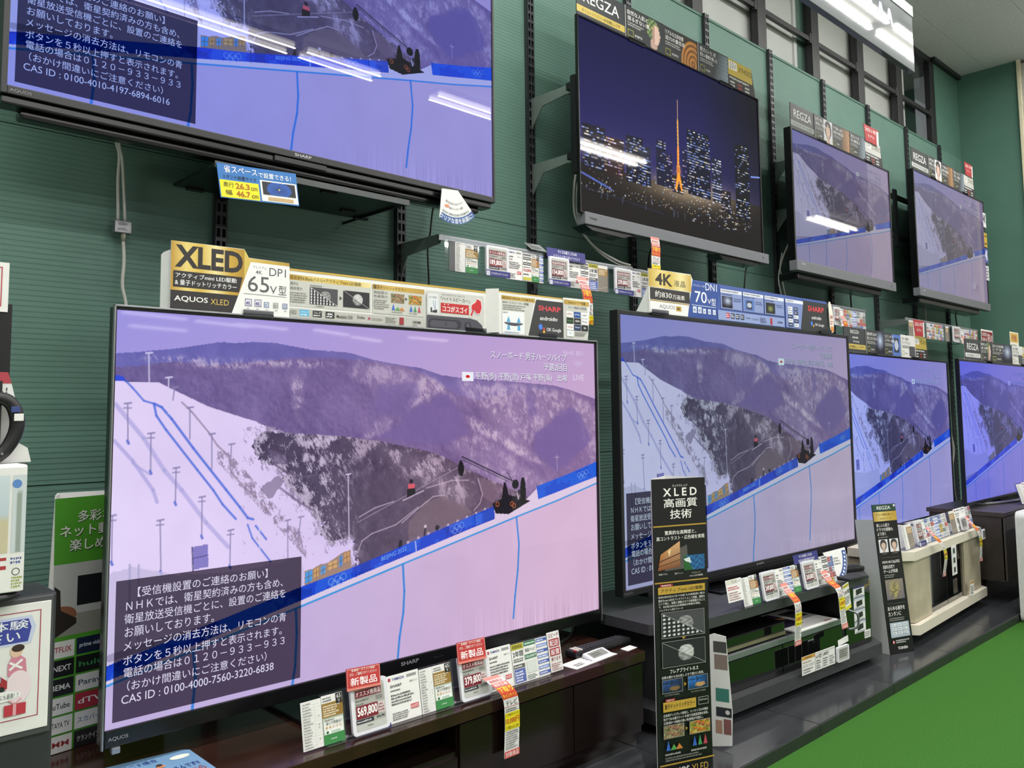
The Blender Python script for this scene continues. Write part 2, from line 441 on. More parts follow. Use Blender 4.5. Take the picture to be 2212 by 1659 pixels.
# ceiling lamps
M_TUBE = bpy.data.materials.new('lit_tube'); M_TUBE.use_nodes = True
_b = M_TUBE.node_tree.nodes['Principled BSDF']; _b.inputs['Emission Color'].default_value = (1.0, 0.94, 0.84, 1); _b.inputs['Emission Strength'].default_value = 12.0
M_FAR = M_TUBE.copy(); M_FAR.name = 'lit_far_diffuser'; M_FAR.cycles.emission_sampling = 'NONE'; M_FAR.node_tree.nodes['Principled BSDF'].inputs['Emission Strength'].default_value = 9.0
M_BATTEN = mat('white_batten', '#e8e8e6', 0.4)
protos = {}
for n, (yl, xl, ln) in enumerate(LAMPS):
    t = thing('ceiling_lamp', (xl, yl, CZ), label='white ceiling batten lamp with two bare fluorescent tubes', cat='ceiling lamp', group='twin-tube ceiling lamps')
    for key, mk in (('batten', lambda: MB().box(0, -0.075, -0.03, ln, 0.075, 0.0, 0.004).build('batten', M_BATTEN)),
                    ('tube', lambda: MB().tube([(0.01, 0, 0), (ln - 0.01, 0, 0)], 0.013, 8).build('tube', M_TUBE))):
        for yy in ((0,) if key == 'batten' else (-0.055, 0.055)):
            if (key, ln) not in protos:
                o = mk(); protos[(key, ln)] = o
            else:
                o = protos[(key, ln)].copy(); COL.objects.link(o)
            o.parent = t; o.location = (0, yy, 0 if key == 'batten' else -0.05)
    for yy in (-0.055, 0.055):
        ld = bpy.data.lights.new('lamp_light', 'AREA'); ld.shape = 'RECTANGLE'; ld.size = ln; ld.size_y = 0.018
        ld.energy = TUBE_POWER * ln / 2; ld.color = (1.0, 0.985, 0.965)
        lo = bpy.data.objects.new('lamp_light', ld); COL.objects.link(lo); lo.parent = t; lo.location = (ln / 2, yy, -0.068)

# far rows of the hall, seen only as faint streaks in the screens
fp_ = None
for x_, y_, a_ in ((6.2, -20.0, -0.35), (8.4, -20.9, -0.35), (7.4, -23.2, -0.3), (9.6, -21.0, -0.3), (12.2, -21.2, -0.5), (14.4, -22.6, -0.5), (16.0, -21.6, -0.2), (12.5, -14.0, 0.0), (9.0, -12.0, 0.0)):
    t = thing('ceiling_lamp', (x_, y_, CZ), a_, label='long white strip lamp far back on the hall ceiling', cat='ceiling lamp', group='far strip lamps')
    if fp_ is None: fp_ = MB().box(0, -0.10, -0.06, 1.9, 0.10, -0.005, 0.01).build('diffuser', M_FAR); o = fp_
    else: o = fp_.copy(); COL.objects.link(o)
    o.parent = t
# further rows over the aisle behind the camera
for y_ in (-5.54, -7.72):
    for x_ in (-3.2, 0.0, 3.2, 6.4):
        t = thing('ceiling_lamp', (x_, y_, CZ), label='long white strip lamp over the aisle behind the viewer', cat='ceiling lamp', group='aisle strip lamps')
        MB().box(0, -0.075, -0.05, 2.4, 0.075, 0.0, 0.004).build('batten', M_BATTEN, t)
        ld = bpy.data.lights.new('lamp_light', 'AREA'); ld.shape = 'RECTANGLE'; ld.size = 2.4; ld.size_y = 0.12; ld.energy = AISLE_POWER; ld.color = (1.0, 0.985, 0.965)
        lo = bpy.data.objects.new('lamp_light', ld); COL.objects.link(lo); lo.parent = t; lo.location = (1.2, 0, -0.056)
# ================================================================== pictures shown on the screens
def noise2(h, w, cell, seed):
    r = np.random.RandomState(seed); gh, gw = int(h / cell) + 3, int(w / cell) + 3
    g = r.rand(gh, gw); y = np.arange(h) / cell; x = np.arange(w) / cell
    yi = y.astype(int); xi = x.astype(int); fy = (y - yi)[:, None]; fx = (x - xi)[None, :]
    fy = fy * fy * (3 - 2 * fy); fx = fx * fx * (3 - 2 * fx)
    a = g[yi][:, xi]; b = g[yi][:, xi + 1]; c = g[yi + 1][:, xi]; d = g[yi + 1][:, xi + 1]
    return a * (1 - fy) * (1 - fx) + b * (1 - fy) * fx + c * fy * (1 - fx) + d * fy * fx
def fbm(h, w, cell, seed, octs=4):
    o = 0; a = 1; t = 0
    for k in range(octs):
        o = o + a * noise2(h, w, max(cell / 2 ** k, 1.01), seed + k * 13); t += a; a *= 0.55
    return o / t

class Canvas:
    """a picture 1000 units wide"""
    def __init__(s, W, H):
        s.W, s.H = W, H; s.k = W / 1000.0; s.a = np.zeros((H, W, 3)); s.yy, s.xx = np.mgrid[0:H, 0:W]
        s.X = (s.xx + 0.5) / s.k; s.Y = (s.yy + 0.5) / s.k
    def inside(s, pts, jx=0, jy=0):
        X, Y = s.X + jx, s.Y + jy; m = np.zeros(X.shape, bool); n = len(pts)
        for i in range(n):
            (x0, y0), (x1, y1) = pts[i], pts[(i + 1) % n]
            if y0 == y1: continue
            m ^= ((y0 > Y) != (y1 > Y)) & (X < (x1 - x0) * (Y - y0) / (y1 - y0) + x0)
        return m
    def blend(s, m, c, al=1.0):
        c = np.array(c) if not isinstance(c, str) else np.array([int(c[i:i + 2], 16) / 255 for i in (1, 3, 5)])
        m = (np.asarray(m, float) * al)[..., None]; s.a = s.a * (1 - m) + c * m
    def poly(s, pts, c, al=1.0, jx=0, jy=0): s.blend(s.inside(pts, jx, jy), c, al)
    def line(s, pts, w, c, al=1.0):
        cc = np.array([int(c[i:i + 2], 16) / 255 for i in (1, 3, 5)])
        for i in range(len(pts) - 1):
            (x0, y0), (x1, y1) = pts[i], pts[i + 1]
            a0 = max(int((min(y0, y1) - w) * s.k) - 1, 0); a1 = min(int((max(y0, y1) + w) * s.k) + 2, s.H)
            b0 = max(int((min(x0, x1) - w) * s.k) - 1, 0); b1 = min(int((max(x0, x1) + w) * s.k) + 2, s.W)
            if a0 >= a1 or b0 >= b1: continue
            X, Y = s.X[a0:a1, b0:b1], s.Y[a0:a1, b0:b1]; dx, dy = x1 - x0, y1 - y0
            t = np.clip(((X - x0) * dx + (Y - y0) * dy) / (dx * dx + dy * dy + 1e-9), 0, 1)
            d = np.hypot(X - x0 - t * dx, Y - y0 - t * dy)
            m = np.clip((w / 2 - d) * s.k + 0.5, 0, 1)[..., None] * al
            s.a[a0:a1, b0:b1] = s.a[a0:a1, b0:b1] * (1 - m) + cc * m
    def disc(s, x, y, r, c, al=1.0): s.blend(np.clip((r - np.hypot(s.X - x, s.Y - y)) * s.k + 0.5, 0, 1), c, al)
    def ringo(s, x, y, r, w, c, al=1.0): s.blend(np.clip((w / 2 - np.abs(np.hypot(s.X - x, s.Y - y) - r)) * s.k + 0.5, 0, 1), c, al)
    def rings(s, x, y, r, c, slope=0.0, al=0.8):
        for k, (dx, dy) in enumerate(((-2.2, 0), (0, 0), (2.2, 0), (-1.1, 1.0), (1.1, 1.0))):
            s.ringo(x + dx * r, y + dy * r + slope * dx * r, r, 0.9, c, al)
    def mesh(s, name, gamma=True):
        """a flat grid one unit wide and high carrying the picture as colours"""
        H, W = s.H, s.W; v = np.zeros((H + 1, W + 1, 3), np.float32)
        v[..., 0] = np.linspace(0, 1, W + 1)[None, :]; v[..., 2] = np.linspace(1, 0, H + 1)[:, None]
        p = np.pad(s.a, ((0, 1), (0, 1), (0, 0)), mode='edge'); p = np.clip(p, 0, 1)
        p = np.where(p <= 0.04045, p / 12.92, ((p + 0.055) / 1.055) ** 2.4)
        me = bpy.data.meshes.new(name); nv = (H + 1) * (W + 1); nf = H * W
        me.vertices.add(nv); me.vertices.foreach_set('co', v.reshape(-1))
        i = (np.arange(H)[:, None] * (W + 1) + np.arange(W)[None, :]).reshape(-1)
        q = np.stack([i + W + 1, i + W + 2, i + 1, i], 1).astype(np.int32)
        me.loops.add(nf * 4); me.loops.foreach_set('vertex_index', q.reshape(-1))
        me.polygons.add(nf); me.polygons.foreach_set('loop_start', np.arange(0, nf * 4, 4, dtype=np.int32))
        me.update(calc_edges=True)
        at = me.color_attributes.new('Col', 'FLOAT_COLOR', 'POINT')
        c = np.ones((nv, 4), np.float32); c[:, :3] = p.reshape(-1, 3); at.data.foreach_set('color', c.reshape(-1))
        return me

def paint_broadcast():
    W, H = 880, 495; c = Canvas(W, H); X, Y = c.X, c.Y
    F1 = fbm(H, W, 60, 1); F2 = fbm(H, W, 14, 5); F3 = fbm(H, W, 5, 9, 3); F4 = fbm(H, W, 30, 21); wn = np.random.RandomState(8).rand(H, W); st = sum(np.roll(np.roll(wn, q, 0), int(q * 0.8), 1) * (1.0 - 0.12 * abs(q)) for q in range(-3, 4)); st = (st - st.mean()) / st.std() * 0.11; F5 = 0.5 + st + (fbm(H, W, 9, 41, 3) - 0.5) * 0.7
    FB = 0.5 + (fbm(H, W, 22, 51, 3) - 0.5) * 1.6
    j = (F2 - 0.5) * 9; j3 = (F3 - 0.5) * 16
    u = X / 1000; v = Y / 562
    # sky
    s0 = np.array([168, 155, 226]) / 255; s1 = np.array([208, 178, 214]) / 255
    c.a = s0 + (s1 - s0) * np.clip(u * 0.9 + v * 0.8, 0, 1)[..., None]
    far = [(3, 61), (30, 58), (80, 51), (113, 45), (151, 38), (172, 39), (208, 35), (236, 35), (265, 38), (306, 43), (381, 45), (423, 55), (494, 63), (526, 66), (576, 78), (625, 82), (748, 86), (867, 92), (922, 101), (998, 119)]
    far = [(-10, 62)] + far + [(1010, 124), (1010, 600), (-10, 600)]
    m = c.inside(far, 0, j * 0.2)
    blue = np.array([108, 104, 178]) / 255; pur = np.array([132, 112, 166]) / 255
    tone = blue + (pur - blue) * np.clip((u * 1.1 + (v - 0.08) * 1.6), 0, 1)[..., None]
    c.a = np.where(m[..., None], tone + ((F4 - 0.5) * 0.10)[..., None], c.a)
    ridge = [(-10, 83), (32, 77), (87, 69), (137, 73), (227, 64), (286, 56), (399, 56), (494, 64), (540, 79), (596, 107), (654, 124), (781, 105), (922, 101), (1010, 126), (1010, 600), (-10, 600)]
    m = c.inside(ridge, j * 0.5, j * 0.6)
    tone = np.array([118, 100, 152]) / 255 + np.array([22, 12, 6]) / 255 * u[..., None]
    c.a = np.where(m[..., None], tone + ((F1 - 0.5) * 0.10 + (F3 - 0.5) * 0.06)[..., None], c.a)
    rel = np.gradient(fbm(H, W, 48, 61, 5)); rel = (rel[1] * 0.8 - rel[0] * 0.6); rel = rel / (np.abs(rel).mean() * 3)
    c.a = np.where(m[..., None], c.a + (np.clip(rel, -1, 1) * 0.035)[..., None] * np.array([1.1, 0.95, 0.9]), c.a)
    mmain = m
    def sm(x, lo, hi): t = np.clip((x - lo) / (hi - lo), 0, 1); return t * t * (3 - 2 * t)
    def blur(x, n):
        x = np.asarray(x, float)
        for _ in range(2):
            for ax in (0, 1):
                p = np.pad(x, [(n + 1, n) if q == ax else (0, 0) for q in (0, 1)], mode='edge').cumsum(ax)
                L = p.shape[ax]; x = (np.take(p, range(2 * n + 1, L), ax) - np.take(p, range(0, L - 2 * n - 1), ax)) / (2 * n + 1)
        return x
    # crest snow on the far left
    for (a, b, d) in ((95, 66, 60), (150, 73, 60), (245, 67, 60), (300, 66, 40)):
        mm = np.exp(-(((X - a) / d) ** 2 + ((Y - b) / 5) ** 2)) * sm(F5, 0.48, 0.66)
        c.blend(mm, '#dcc6dc', 0.8)
    snow = '#e4cfe0'
    def snowy(poly, thr, al, jj=12, soft=5):
        mm = blur(c.inside(poly, (F2 - 0.5) * jj, (F3 - 0.5) * jj), soft)
        c.blend(mm * sm(F5 + (FB - 0.5) * 0.45 + np.clip(rel, -1, 1) * 0.06, thr - 0.02, thr + 0.16), snow, al * 0.8); c.blend(mm, snow, 0.16)
    snowy([(526, 75), (497, 141), (540, 126), (562, 113), (590, 111), (612, 137), (600, 109), (562, 86)], 0.42, 0.75, 12, 3)
    snowy([(390, 56), (520, 72), (505, 108), (430, 104), (380, 82)], 0.55, 0.55)
    snowy([(633, 150), (654, 180), (715, 204), (779, 234), (850, 258), (779, 216), (715, 184), (669, 163)], 0.40, 0.85, 10, 2)
    snowy([(610, 88), (720, 90), (815, 97), (921, 108), (998, 140), (998, 172), (940, 140), (848, 168), (813, 194), (799, 214), (747, 178), (690, 140), (640, 118)], 0.50, 0.7)
    snowy([(590, 205), (660, 185), (780, 250), (860, 290), (780, 305), (700, 275), (640, 245)], 0.54, 0.6)
    snowy([(650, 110), (760, 175), (820, 240), (760, 230), (690, 170)], 0.55, 0.5)
    snowy([(435, 160), (470, 150), (460, 178), (405, 190)], 0.52, 0.6, 12, 3)
    snowy([(930, 120), (1000, 150), (1000, 270), (965, 215)], 0.54, 0.55)
    snowy([(268, 84), (290, 82), (292, 130), (280, 140), (300, 165), (290, 170), (272, 135)], 0.58, 0.7, 10, 2)
    # blue-violet cloud shadows
    for pl, al in (([(813, 191), (921, 133), (954, 154), (987, 210), (918, 250), (881, 271), (846, 250), (812, 224)], 0.80), ([(471, 170), (502, 141), (567, 113), (595, 115), (624, 151), (639, 182), (595, 203), (513, 200), (436, 188)], 0.70), ([(440, 95), (520, 92), (530, 115), (490, 150), (430, 150)], 0.55), ([(790, 108), (815, 105), (822, 150), (800, 160)], 0.6)):
        mm = blur(c.inside(pl, j * 1.3, j * 1.3), 2); c.blend(mm, (0.47 + 0.02, 0.41, 0.64), al)
    # nearer dark hill
    slope = [(-2, 99), (45, 100), (61, 100), (82, 110), (134, 134), (218, 160), (265, 176), (364, 184), (444, 195), (518, 209), (572, 222), (624, 246), (714, 282), (778, 307), (830, 330), (1010, 330), (1010, 600), (-10, 600), (-10, 99)]
    mh = c.inside(slope, 0, j * 0.35)
    tone = np.array([84, 72, 98]) / 255 + np.array([28, 17, 10]) / 255 * np.clip((u - 0.3) * 1.8, 0, 1)[..., None]
    c.a = np.where(mh[..., None], tone + ((F2 - 0.5) * 0.10 + (F5 - 0.5) * 0.05 + np.clip(rel, -1, 1) * 0.02)[..., None], c.a)
    band = mh * np.clip(1 - (Y - 186 - np.clip(X - 300, 0, 900) * 0.24) / 38, 0, 1) * (X > 290)
    c.blend(band * sm(F5 + (FB - 0.5) * 0.5, 0.50, 0.72), '#c9b4c8', 0.75)
    snowy([(430, 205), (520, 225), (620, 265), (660, 320), (600, 315), (520, 262), (470, 240)], 0.575, 0.65, 20, 8)
    c.poly([(502, 337), (539, 303), (581, 297), (623, 316), (649, 331), (589, 350), (500, 372)], '#86707a', 0.65, j * 0.4, j * 0.4)
    c.poly([(660, 268), (730, 290), (700, 318), (674, 305)], '#8f7484', 0.55)
    for ln in ([(487, 336), (523, 314), (556, 296), (581, 295)], [(663, 270), (674, 300), (667, 317), (652, 329)], [(396, 377), (405, 358), (425, 348), (474, 338), (522, 312)], [(400, 318), (430, 306), (470, 298)], [(540, 280), (600, 270), (640, 272)]):
        c.line(ln, 1.8, '#d9c4d4', 0.75)
    # ski slope
    sl = [(-10, 99), (45, 100), (61, 100), (82, 110), (134, 134), (218, 160), (265, 176), (227, 172), (209, 184), (205, 195), (217, 215), (249, 228), (262, 240), (256, 246), (292, 285), (313, 312), (335, 320), (320, 330), (343, 360), (366, 348), (384, 352), (398, 400), (300, 440), (-10, 520)]
    ms = c.inside(sl, j3 * np.clip((X - 180) / 60, 0, 1), j * np.clip((X - 180) / 60, 0, 1))
    tone = np.array([226, 208, 246]) / 255 + np.array([14, 10, 2]) / 255 * np.clip(1.2 - u * 3, 0, 1)[..., None]
    c.a = np.where(ms[..., None], tone + ((F1 - 0.5) * 0.05)[..., None], c.a)
    # snow breaking up among the trees
    dst = blur(ms, 14)
    c.blend((mh & ~ms) * np.clip((420 - X) / 80, 0, 1) * (Y > 150) * sm(F5 + (FB - 0.5) * 0.4 + dst * 0.35, 0.58, 0.70), '#d9cadf', 0.85)
    c.blend(ms * (X > 190) * (Y > 165) * sm(F5 - (dst - 0.5) * 0.55, 0.50, 0.62), '#83728e', 0.75)
    c.blend(ms & (X > 150) & (X < 300) & (Y > 200) & (np.abs(Y - 200 - (X - 150) * 1.05) < 16) & (F5 > 0.55), '#8d7a92', 0.75)
    c.poly([(232, 200), (262, 212), (268, 226), (240, 222)], '#6f5f7e', 0.7, j, j); c.poly([(222, 262), (250, 240), (262, 252), (236, 278)], '#746480', 0.6, j, j)
    c.line([(240, 222), (262, 236), (290, 246), (318, 244)], 3, '#6b5b78', 0.8); c.line([(255, 262), (285, 284), (312, 300)], 3, '#6b5b78', 0.7)
    # long shadows, pistes and blue markers
    c.line([(3, 131), (42, 178), (72, 224), (98, 254), (135, 303), (170, 342)], 6, '#b9aee0', 0.7)
    c.line([(3, 181), (28, 209), (57, 251), (63, 268)], 5, '#b4a9de', 0.7); c.line([(28, 212), (52, 229)], 3, '#b4a9de', 0.7)
    for tp in ([(95, 128), (110, 142), (136, 172), (150, 192), (168, 208), (172, 232), (194, 257), (212, 272), (238, 301)],):
        c.line(tp, 2.4, '#97839a', 0.8)
    for tk, w in (([(55, 130), (59, 147), (73, 167), (120, 226), (145, 257), (160, 279), (181, 302)], 3.2), ([(55, 130), (66, 135), (81, 152), (113, 194), (165, 258), (187, 285), (200, 302), (209, 305)], 3.6), ([(16, 99), (25, 108), (41, 126), (55, 130)], 2.6), ([(200, 312), (208, 333), (239, 372)], 2.6), ([(213, 315), (231, 337)], 3)):
        c.line(tk, w, '#4f6fdc', 0.85)
    c.poly([(-5, 90), (12, 92), (16, 99), (-5, 99)], '#2f4fe0', 0.9)
    P = [(46, 59), (48, 108), (75, 93), (76, 144), (84, 107), (82, 125), (19, 130), (21, 185), (52, 172), (53, 228), (89, 222), (89, 274), (68, 294), (71, 368), (3, 282), (4, 347), (128, 266), (129, 325), (173, 318), (173, 373), (218, 276), (221, 371), (377, 247), (380, 366), (107, 136), (108, 181), (141, 175), (142, 226), (267, 312), (268, 370), (290, 309), (286, 340), (172, 191), (171, 214)]
    for k in range(0, len(P), 2):
        (x0, y0), (x1, y1) = P[k], P[k + 1]; cc = '#e4dcf4' if k in (0, 2, 20, 22) else '#8f86ae'
        c.line([(x0, y0), (x1, y1)], 1.8, cc, 0.9); c.line([(x0 - 4, y0), (x0 + 5, y0 - 1)], 2.4, cc, 0.9)
        if k in (6, 8, 10, 12, 14, 16, 18): c.line([(x0 - 5, y0 + 6), (x0 + 5, y0 + 6)], 2, cc, 0.8); c.line([(x1 - 1, y1 - 4), (x1 + 1, y1)], 3.5, '#5a6fd0', 0.8)
    c.poly([(116, 336), (138, 334), (140, 367), (118, 368)], '#8c80c6'); c.line([(117, 352), (139, 350)], 1.2, '#4f4884'); c.line([(115, 336), (117, 370)], 2, '#565080')
    # bowl, crowd stands and netting low on the left
    c.poly([(-5, 360), (30, 352), (90, 372), (180, 380), (290, 372), (296, 395), (296, 425), (-5, 500)], '#cfc0de', 0.75, j, j)
    c.line([(5, 470), (60, 462), (150, 452), (240, 440), (290, 430)], 10, '#8d82a0', 0.6)
    c.line([(28, 350), (30, 460)], 3, '#b9add0', 0.9); c.line([(40, 352), (42, 458)], 3, '#b9add0', 0.9)
    # wooden huts
    c.poly([(298, 393), (312, 392), (324, 387), (339, 386), (359, 377), (366, 373), (383, 370), (384, 402), (298, 422)], '#a88a78')
    for (x0, y0, x1, y1, cc) in ((299, 396, 311, 413, '#4aa0e6'), (315, 393, 323, 407, '#d9a86a'), (327, 391, 335, 404, '#58a6e8'), (341, 386, 357, 398, '#dcae72'), (361, 379, 367, 396, '#4f9ce6'), (370, 375, 381, 390, '#d2a06a')):
        c.poly([(x0, y0), (x1, y0 - 3), (x1, y1 - 3), (x0, y1)], cc)
        c.line([(x0, (y0 + y1) / 2), (x1, (y0 + y1) / 2 - 3)], 1, '#6a4c3c', 0.8); c.line([((x0 + x1) / 2, y0), ((x0 + x1) / 2, y1)], 1, '#6a4c3c', 0.8)
    for k in range(26):
        x = 500 + k * 7.5; y = 374 - k * 1.75; c.disc(x, y - 3, 3.2, '#7a6a92' if k % 3 else '#c9b8cc', 0.9)
    c.line([(478, 386), (484, 372)], 7, '#1d1a26'); c.disc(484, 368, 3.2, '#1d1a26'); c.line([(536, 362), (538, 350)], 4, '#332d44'); c.disc(538, 347, 3, '#d8c8d8'); c.disc(565, 352, 5, '#2a2638')
    # pipe wall
    lip = [(-10, 508), (292, 447), (490, 406), (762, 350), (880, 327), (1010, 298)]
    top = [(-10, 484), (291, 417), (393, 398), (511, 370), (654, 336), (703, 325), (790, 318), (818, 300), (914, 280), (1010, 258)]
    c.poly(top + [(1010, 600), (-10, 600)], '#e6d6ea')
    pw = c.inside(lip + [(1010, 600), (-10, 600)])
    tone = np.array([206, 184, 224]) / 255 + (np.array([222, 192, 218]) - np.array([206, 184, 224])) / 255 * np.clip((u - 0.25) * 1.6, 0, 1)[..., None]
    c.a = np.where(pw[..., None], tone + ((F1 - 0.5) * 0.035)[..., None], c.a)
    strk = noise2(1, W, 3, 77).repeat(H, 0); lowm = np.clip((Y - 500 + (0.75 - u) * 60) / 50, 0, 1) * np.clip((u - 0.55) * 5, 0, 1)
    c.a = c.a + (lowm * (strk - 0.45) * 0.09)[..., None]
    c.line(lip, 3.2, '#2f96e2', 0.9)
    for vl in ([(489, 408), (492, 453), (490, 488), (482, 529), (478, 566)], [(762, 351), (768, 403), (764, 453), (756, 500), (751, 541)], [(283, 450), (285, 486), (283, 536), (278, 566)], [(120, 482), (124, 520), (120, 566)]):
        c.line(vl, 4.2, '#2a86e0', 0.85)
    # printed fence
    fT = [(-10, 482), (291, 417), (393, 398), (511, 370), (654, 336), (703, 325)]; fB = [(-10, 502), (292, 438), (393, 415), (516, 389), (654, 359), (705, 349)]
    c.poly(fT + fB[::-1], '#1a46d2'); mf = c.inside(fT + fB[::-1]); c.blend(mf & (F4 > 0.56), '#2f6be6', 0.6); c.blend(mf & (F4 < 0.40), '#1233a8', 0.6)
    gg = [(818, 295), (914, 275), (1010, 252), (1010, 284), (823, 321)]; c.poly(gg, '#1f62e0'); c.blend(c.inside(gg) & (F4 < 0.45), '#1848cc', 0.6)
    c.line([(516, 371), (518, 388)], 2, '#c9d4f4'); c.line([(393, 397), (394, 415)], 1.5, '#1233a0'); c.line([(654, 337), (656, 358)], 1.6, '#1233a0')
    for k in range(7): c.line([(656, 340 + k * 2.6), (704, 328 + k * 3)], 0.8, '#7fb0f4', 0.6)
    for (x, y) in ((358, 414), (611, 355), (957, 277), (150, 460)): c.rings(x, y, 5.2, '#9cc4f6', -0.22, 0.85)
    # rider, wire, jib camera and crew
    c.line([(396, 327), (537, 275), (635, 240)], 1.2, '#b9a9bc', 0.8)
    c.disc(507, 266, 4.2, '#2a2030'); c.poly([(500, 270), (515, 270), (514, 279), (500, 279)], '#e0606c'); c.poly([(498, 279), (515, 278), (517, 292), (505, 292), (498, 295)], '#1e1a24'); c.line([(489, 298), (534, 284)], 2.2, '#c8b8c8')
    c.line([(624, 228), (752, 280)], 2.4, '#2a2434', 0.95); c.line([(626, 234), (752, 285)], 1.2, '#2a2434', 0.9); [c.disc(621 + q * 0.15, 238 + q * 4.2, rr_, '#17151c') for q, rr_ in enumerate((3.5, 5.5, 7, 7.6, 6.5, 4.5))]
    c.poly([(699, 320), (742, 306), (801, 322), (741, 343), (707, 339)], '#16141b'); c.poly([(729, 282), (734, 282), (740, 300), (744, 326), (722, 328), (725, 300)], '#15131a')
    c.poly([(774, 284), (777, 275), (784, 275), (787, 286), (789, 304), (787, 326), (775, 326), (772, 304)], '#0f0e14'); c.disc(760, 287, 9, '#121118'); c.line([(752, 280), (738, 262)], 1.2, '#221e2a'); c.line([(770, 300), (762, 318)], 5, '#2a2630'); c.line([(765, 305), (768, 316)], 3, '#cfc6cf')
    for (x, y) in ((712, 322), (750, 324), (756, 328)): c.ringo(x, y, 4, 1.4, '#e0703a')
    c.line([(820, 290), (826, 300)], 1.2, '#4a4058'); c.line([(878, 235), (880, 268)], 1.4, '#c8bad0', 0.8); c.line([(874, 240), (884, 240)], 2, '#c8bad0', 0.8)
    c.a = c.a * (np.array([0.97, 0.97, 1.0]) + np.array([0.03, -0.02, -0.03]) * np.clip(u * 1.6, 0, 1)[..., None])
    return c.mesh('broadcast_picture')

def paint_city():
    W, H = 560, 321; c = Canvas(W, H); X, Y = c.X, c.Y; u = X / 1000; v = Y / 573; rnd = random.Random(5)
    top = np.array([13, 11, 62]) / 255; low = np.array([34, 30, 92]) / 255
    c.a = top + (low - top) * np.clip(v * 1.5, 0, 1)[..., None]
    c.a = c.a * (1 - 0.75 * np.clip((u - 0.62) * 2.6, 0, 1) * np.clip(1 - v * 0.6, 0, 1))[..., None]
    c.poly([(-5, 430), (1005, 400), (1005, 600), (-5, 600)], '#15100f')
    g = np.exp(-(((Y - 425 + (X - 500) * 0.05) / 46) ** 2) - ((X - 560) / 280) ** 2); c.blend(g, '#b09a7c', 0.8)
    def tower_block(x0, x1, yt, yb, body, wins, dens, seed, cols=('#b9cbff', '#7f9cf0', '#fff3dc')):
        c.poly([(x0, yt + 4), (x1, yt), (x1, yb), (x0, yb)], body)
        r = random.Random(seed); nx = max(2, int((x1 - x0) / 9)); ny = int((yb - yt) / 9)
        for jy in range(ny):
            row = r.random()
            for ix in range(nx):
                if r.random() < dens * (1.6 if row > 0.62 else 0.55):
                    x = x0 + (ix + 0.5) * (x1 - x0) / nx; y = yt + 8 + jy * 9
                    c.line([(x - 3.6, y), (x + 3.6, y)], 3.6, r.choice(cols if wins == 0 else ('#ffd9b0', '#ffffff', '#c9b4ff')), r.uniform(0.5, 1))
    tower_block(14, 118, 308, 440, '#141022', 0, 0.42, 1); tower_block(112, 204, 326, 440, '#2a1518', 1, 0.38, 2)
    tower_block(214, 300, 300, 446, '#0e0e22', 0, 0.40, 3); tower_block(292, 337, 320, 446, '#10132c', 0, 0.55, 4)
    tower_block(368, 420, 280, 430, '#121230', 0, 0.35, 6); tower_block(412, 452, 318, 430, '#141432', 1, 0.4, 7)
    tower_block(511, 545, 280, 420, '#16163c', 1, 0.3, 8); tower_block(540, 674, 208, 430, '#0b0d24', 0, 0.48, 9)
    tower_block(684, 742, 276, 430, '#181a30', 0, 0.66, 10, ('#e8ecff', '#b7c6ff', '#ffffff')); tower_block(832, 926, 194, 470, '#0a0a14', 0, 0.34, 11)
    tower_block(740, 800, 380, 460, '#181620', 1, 0.3, 12); tower_block(450, 512, 380, 440, '#20181e', 1, 0.5, 13)
    c.line([(614, 208), (612, 186)], 2, '#1a1c3c'); c.line([(940, 300), (998, 292)], 6, '#8fb0ff', 0.8)
    # the lattice tower
    c.line([(491, 128), (489, 200)], 2.5, '#e8b890'); c.line([(489, 196), (488, 300)], 7, '#e8a23c'); c.line([(488, 290), (486, 345)], 11, '#f08a2a')
    c.poly([(478, 345), (496, 344), (499, 372), (475, 374)], '#c87a3a'); c.poly([(480, 372), (494, 372), (508, 428), (500, 430), (488, 396), (476, 430), (466, 430)], '#f59a2e')
    for k in range(12): c.line([(484, 205 + k * 13), (492, 208 + k * 13)], 1.6, '#fff0b0', 0.9)
    # waterside lights
    for k in range(230):
        x = rnd.uniform(5, 940); y = 505 - rnd.random() ** 2 * 90 - x * 0.018; c.disc(x, y, rnd.uniform(0.9, 2.4), rnd.choice(('#fff6e0', '#c8d6ff', '#ffd9a0', '#8fc0ff')), rnd.uniform(0.5, 1))
    c.line([(0, 458), (60, 470), (140, 486)], 6, '#5f74d8', 0.8); c.line([(0, 500), (400, 520)], 3, '#2a2c50', 0.6)
    for k in range(60): c.line([(x := rnd.uniform(560, 900), y := rnd.uniform(430, 520)), (x + rnd.uniform(3, 12), y)], 2.4, rnd.choice(('#ffffff', '#a9c0ff', '#ffe2b8')), 0.8)
    for k in range(9):
        x = rnd.uniform(60, 950); c.line([(x, 500), (x - 1, 520)], 2.5, '#7f9ad0', 0.5)
    return c.mesh('night_city_picture')

PIC = paint_broadcast(); CITY = paint_city()
# ================================================================== television sets
M_BEZ = mat('gloss_black_bezel', '#0c0c0e', 0.25, vary=0.1)
M_BEZG = mat('satin_dark_bezel', '#1d1d20', 0.4)
M_SILV = mat('brushed_silver', '#9b9ca0', 0.35, 0.8)
M_SBAR = mat('grey_speaker_cloth', '#6f7176', 0.75, vary=0.12, scale=400)
M_TVB = mat('black_plastic_back', '#101012', 0.5)
MSG_FILTER = filter_mat('message_panel_tint', (0.37, 0.35, 0.375))

def frame_local(pose, u, v, d=0.0):
    x, y, z, a = pose
    return (x + u * math.cos(a) - d * math.sin(a), y + u * math.sin(a) + d * math.cos(a), z + v)

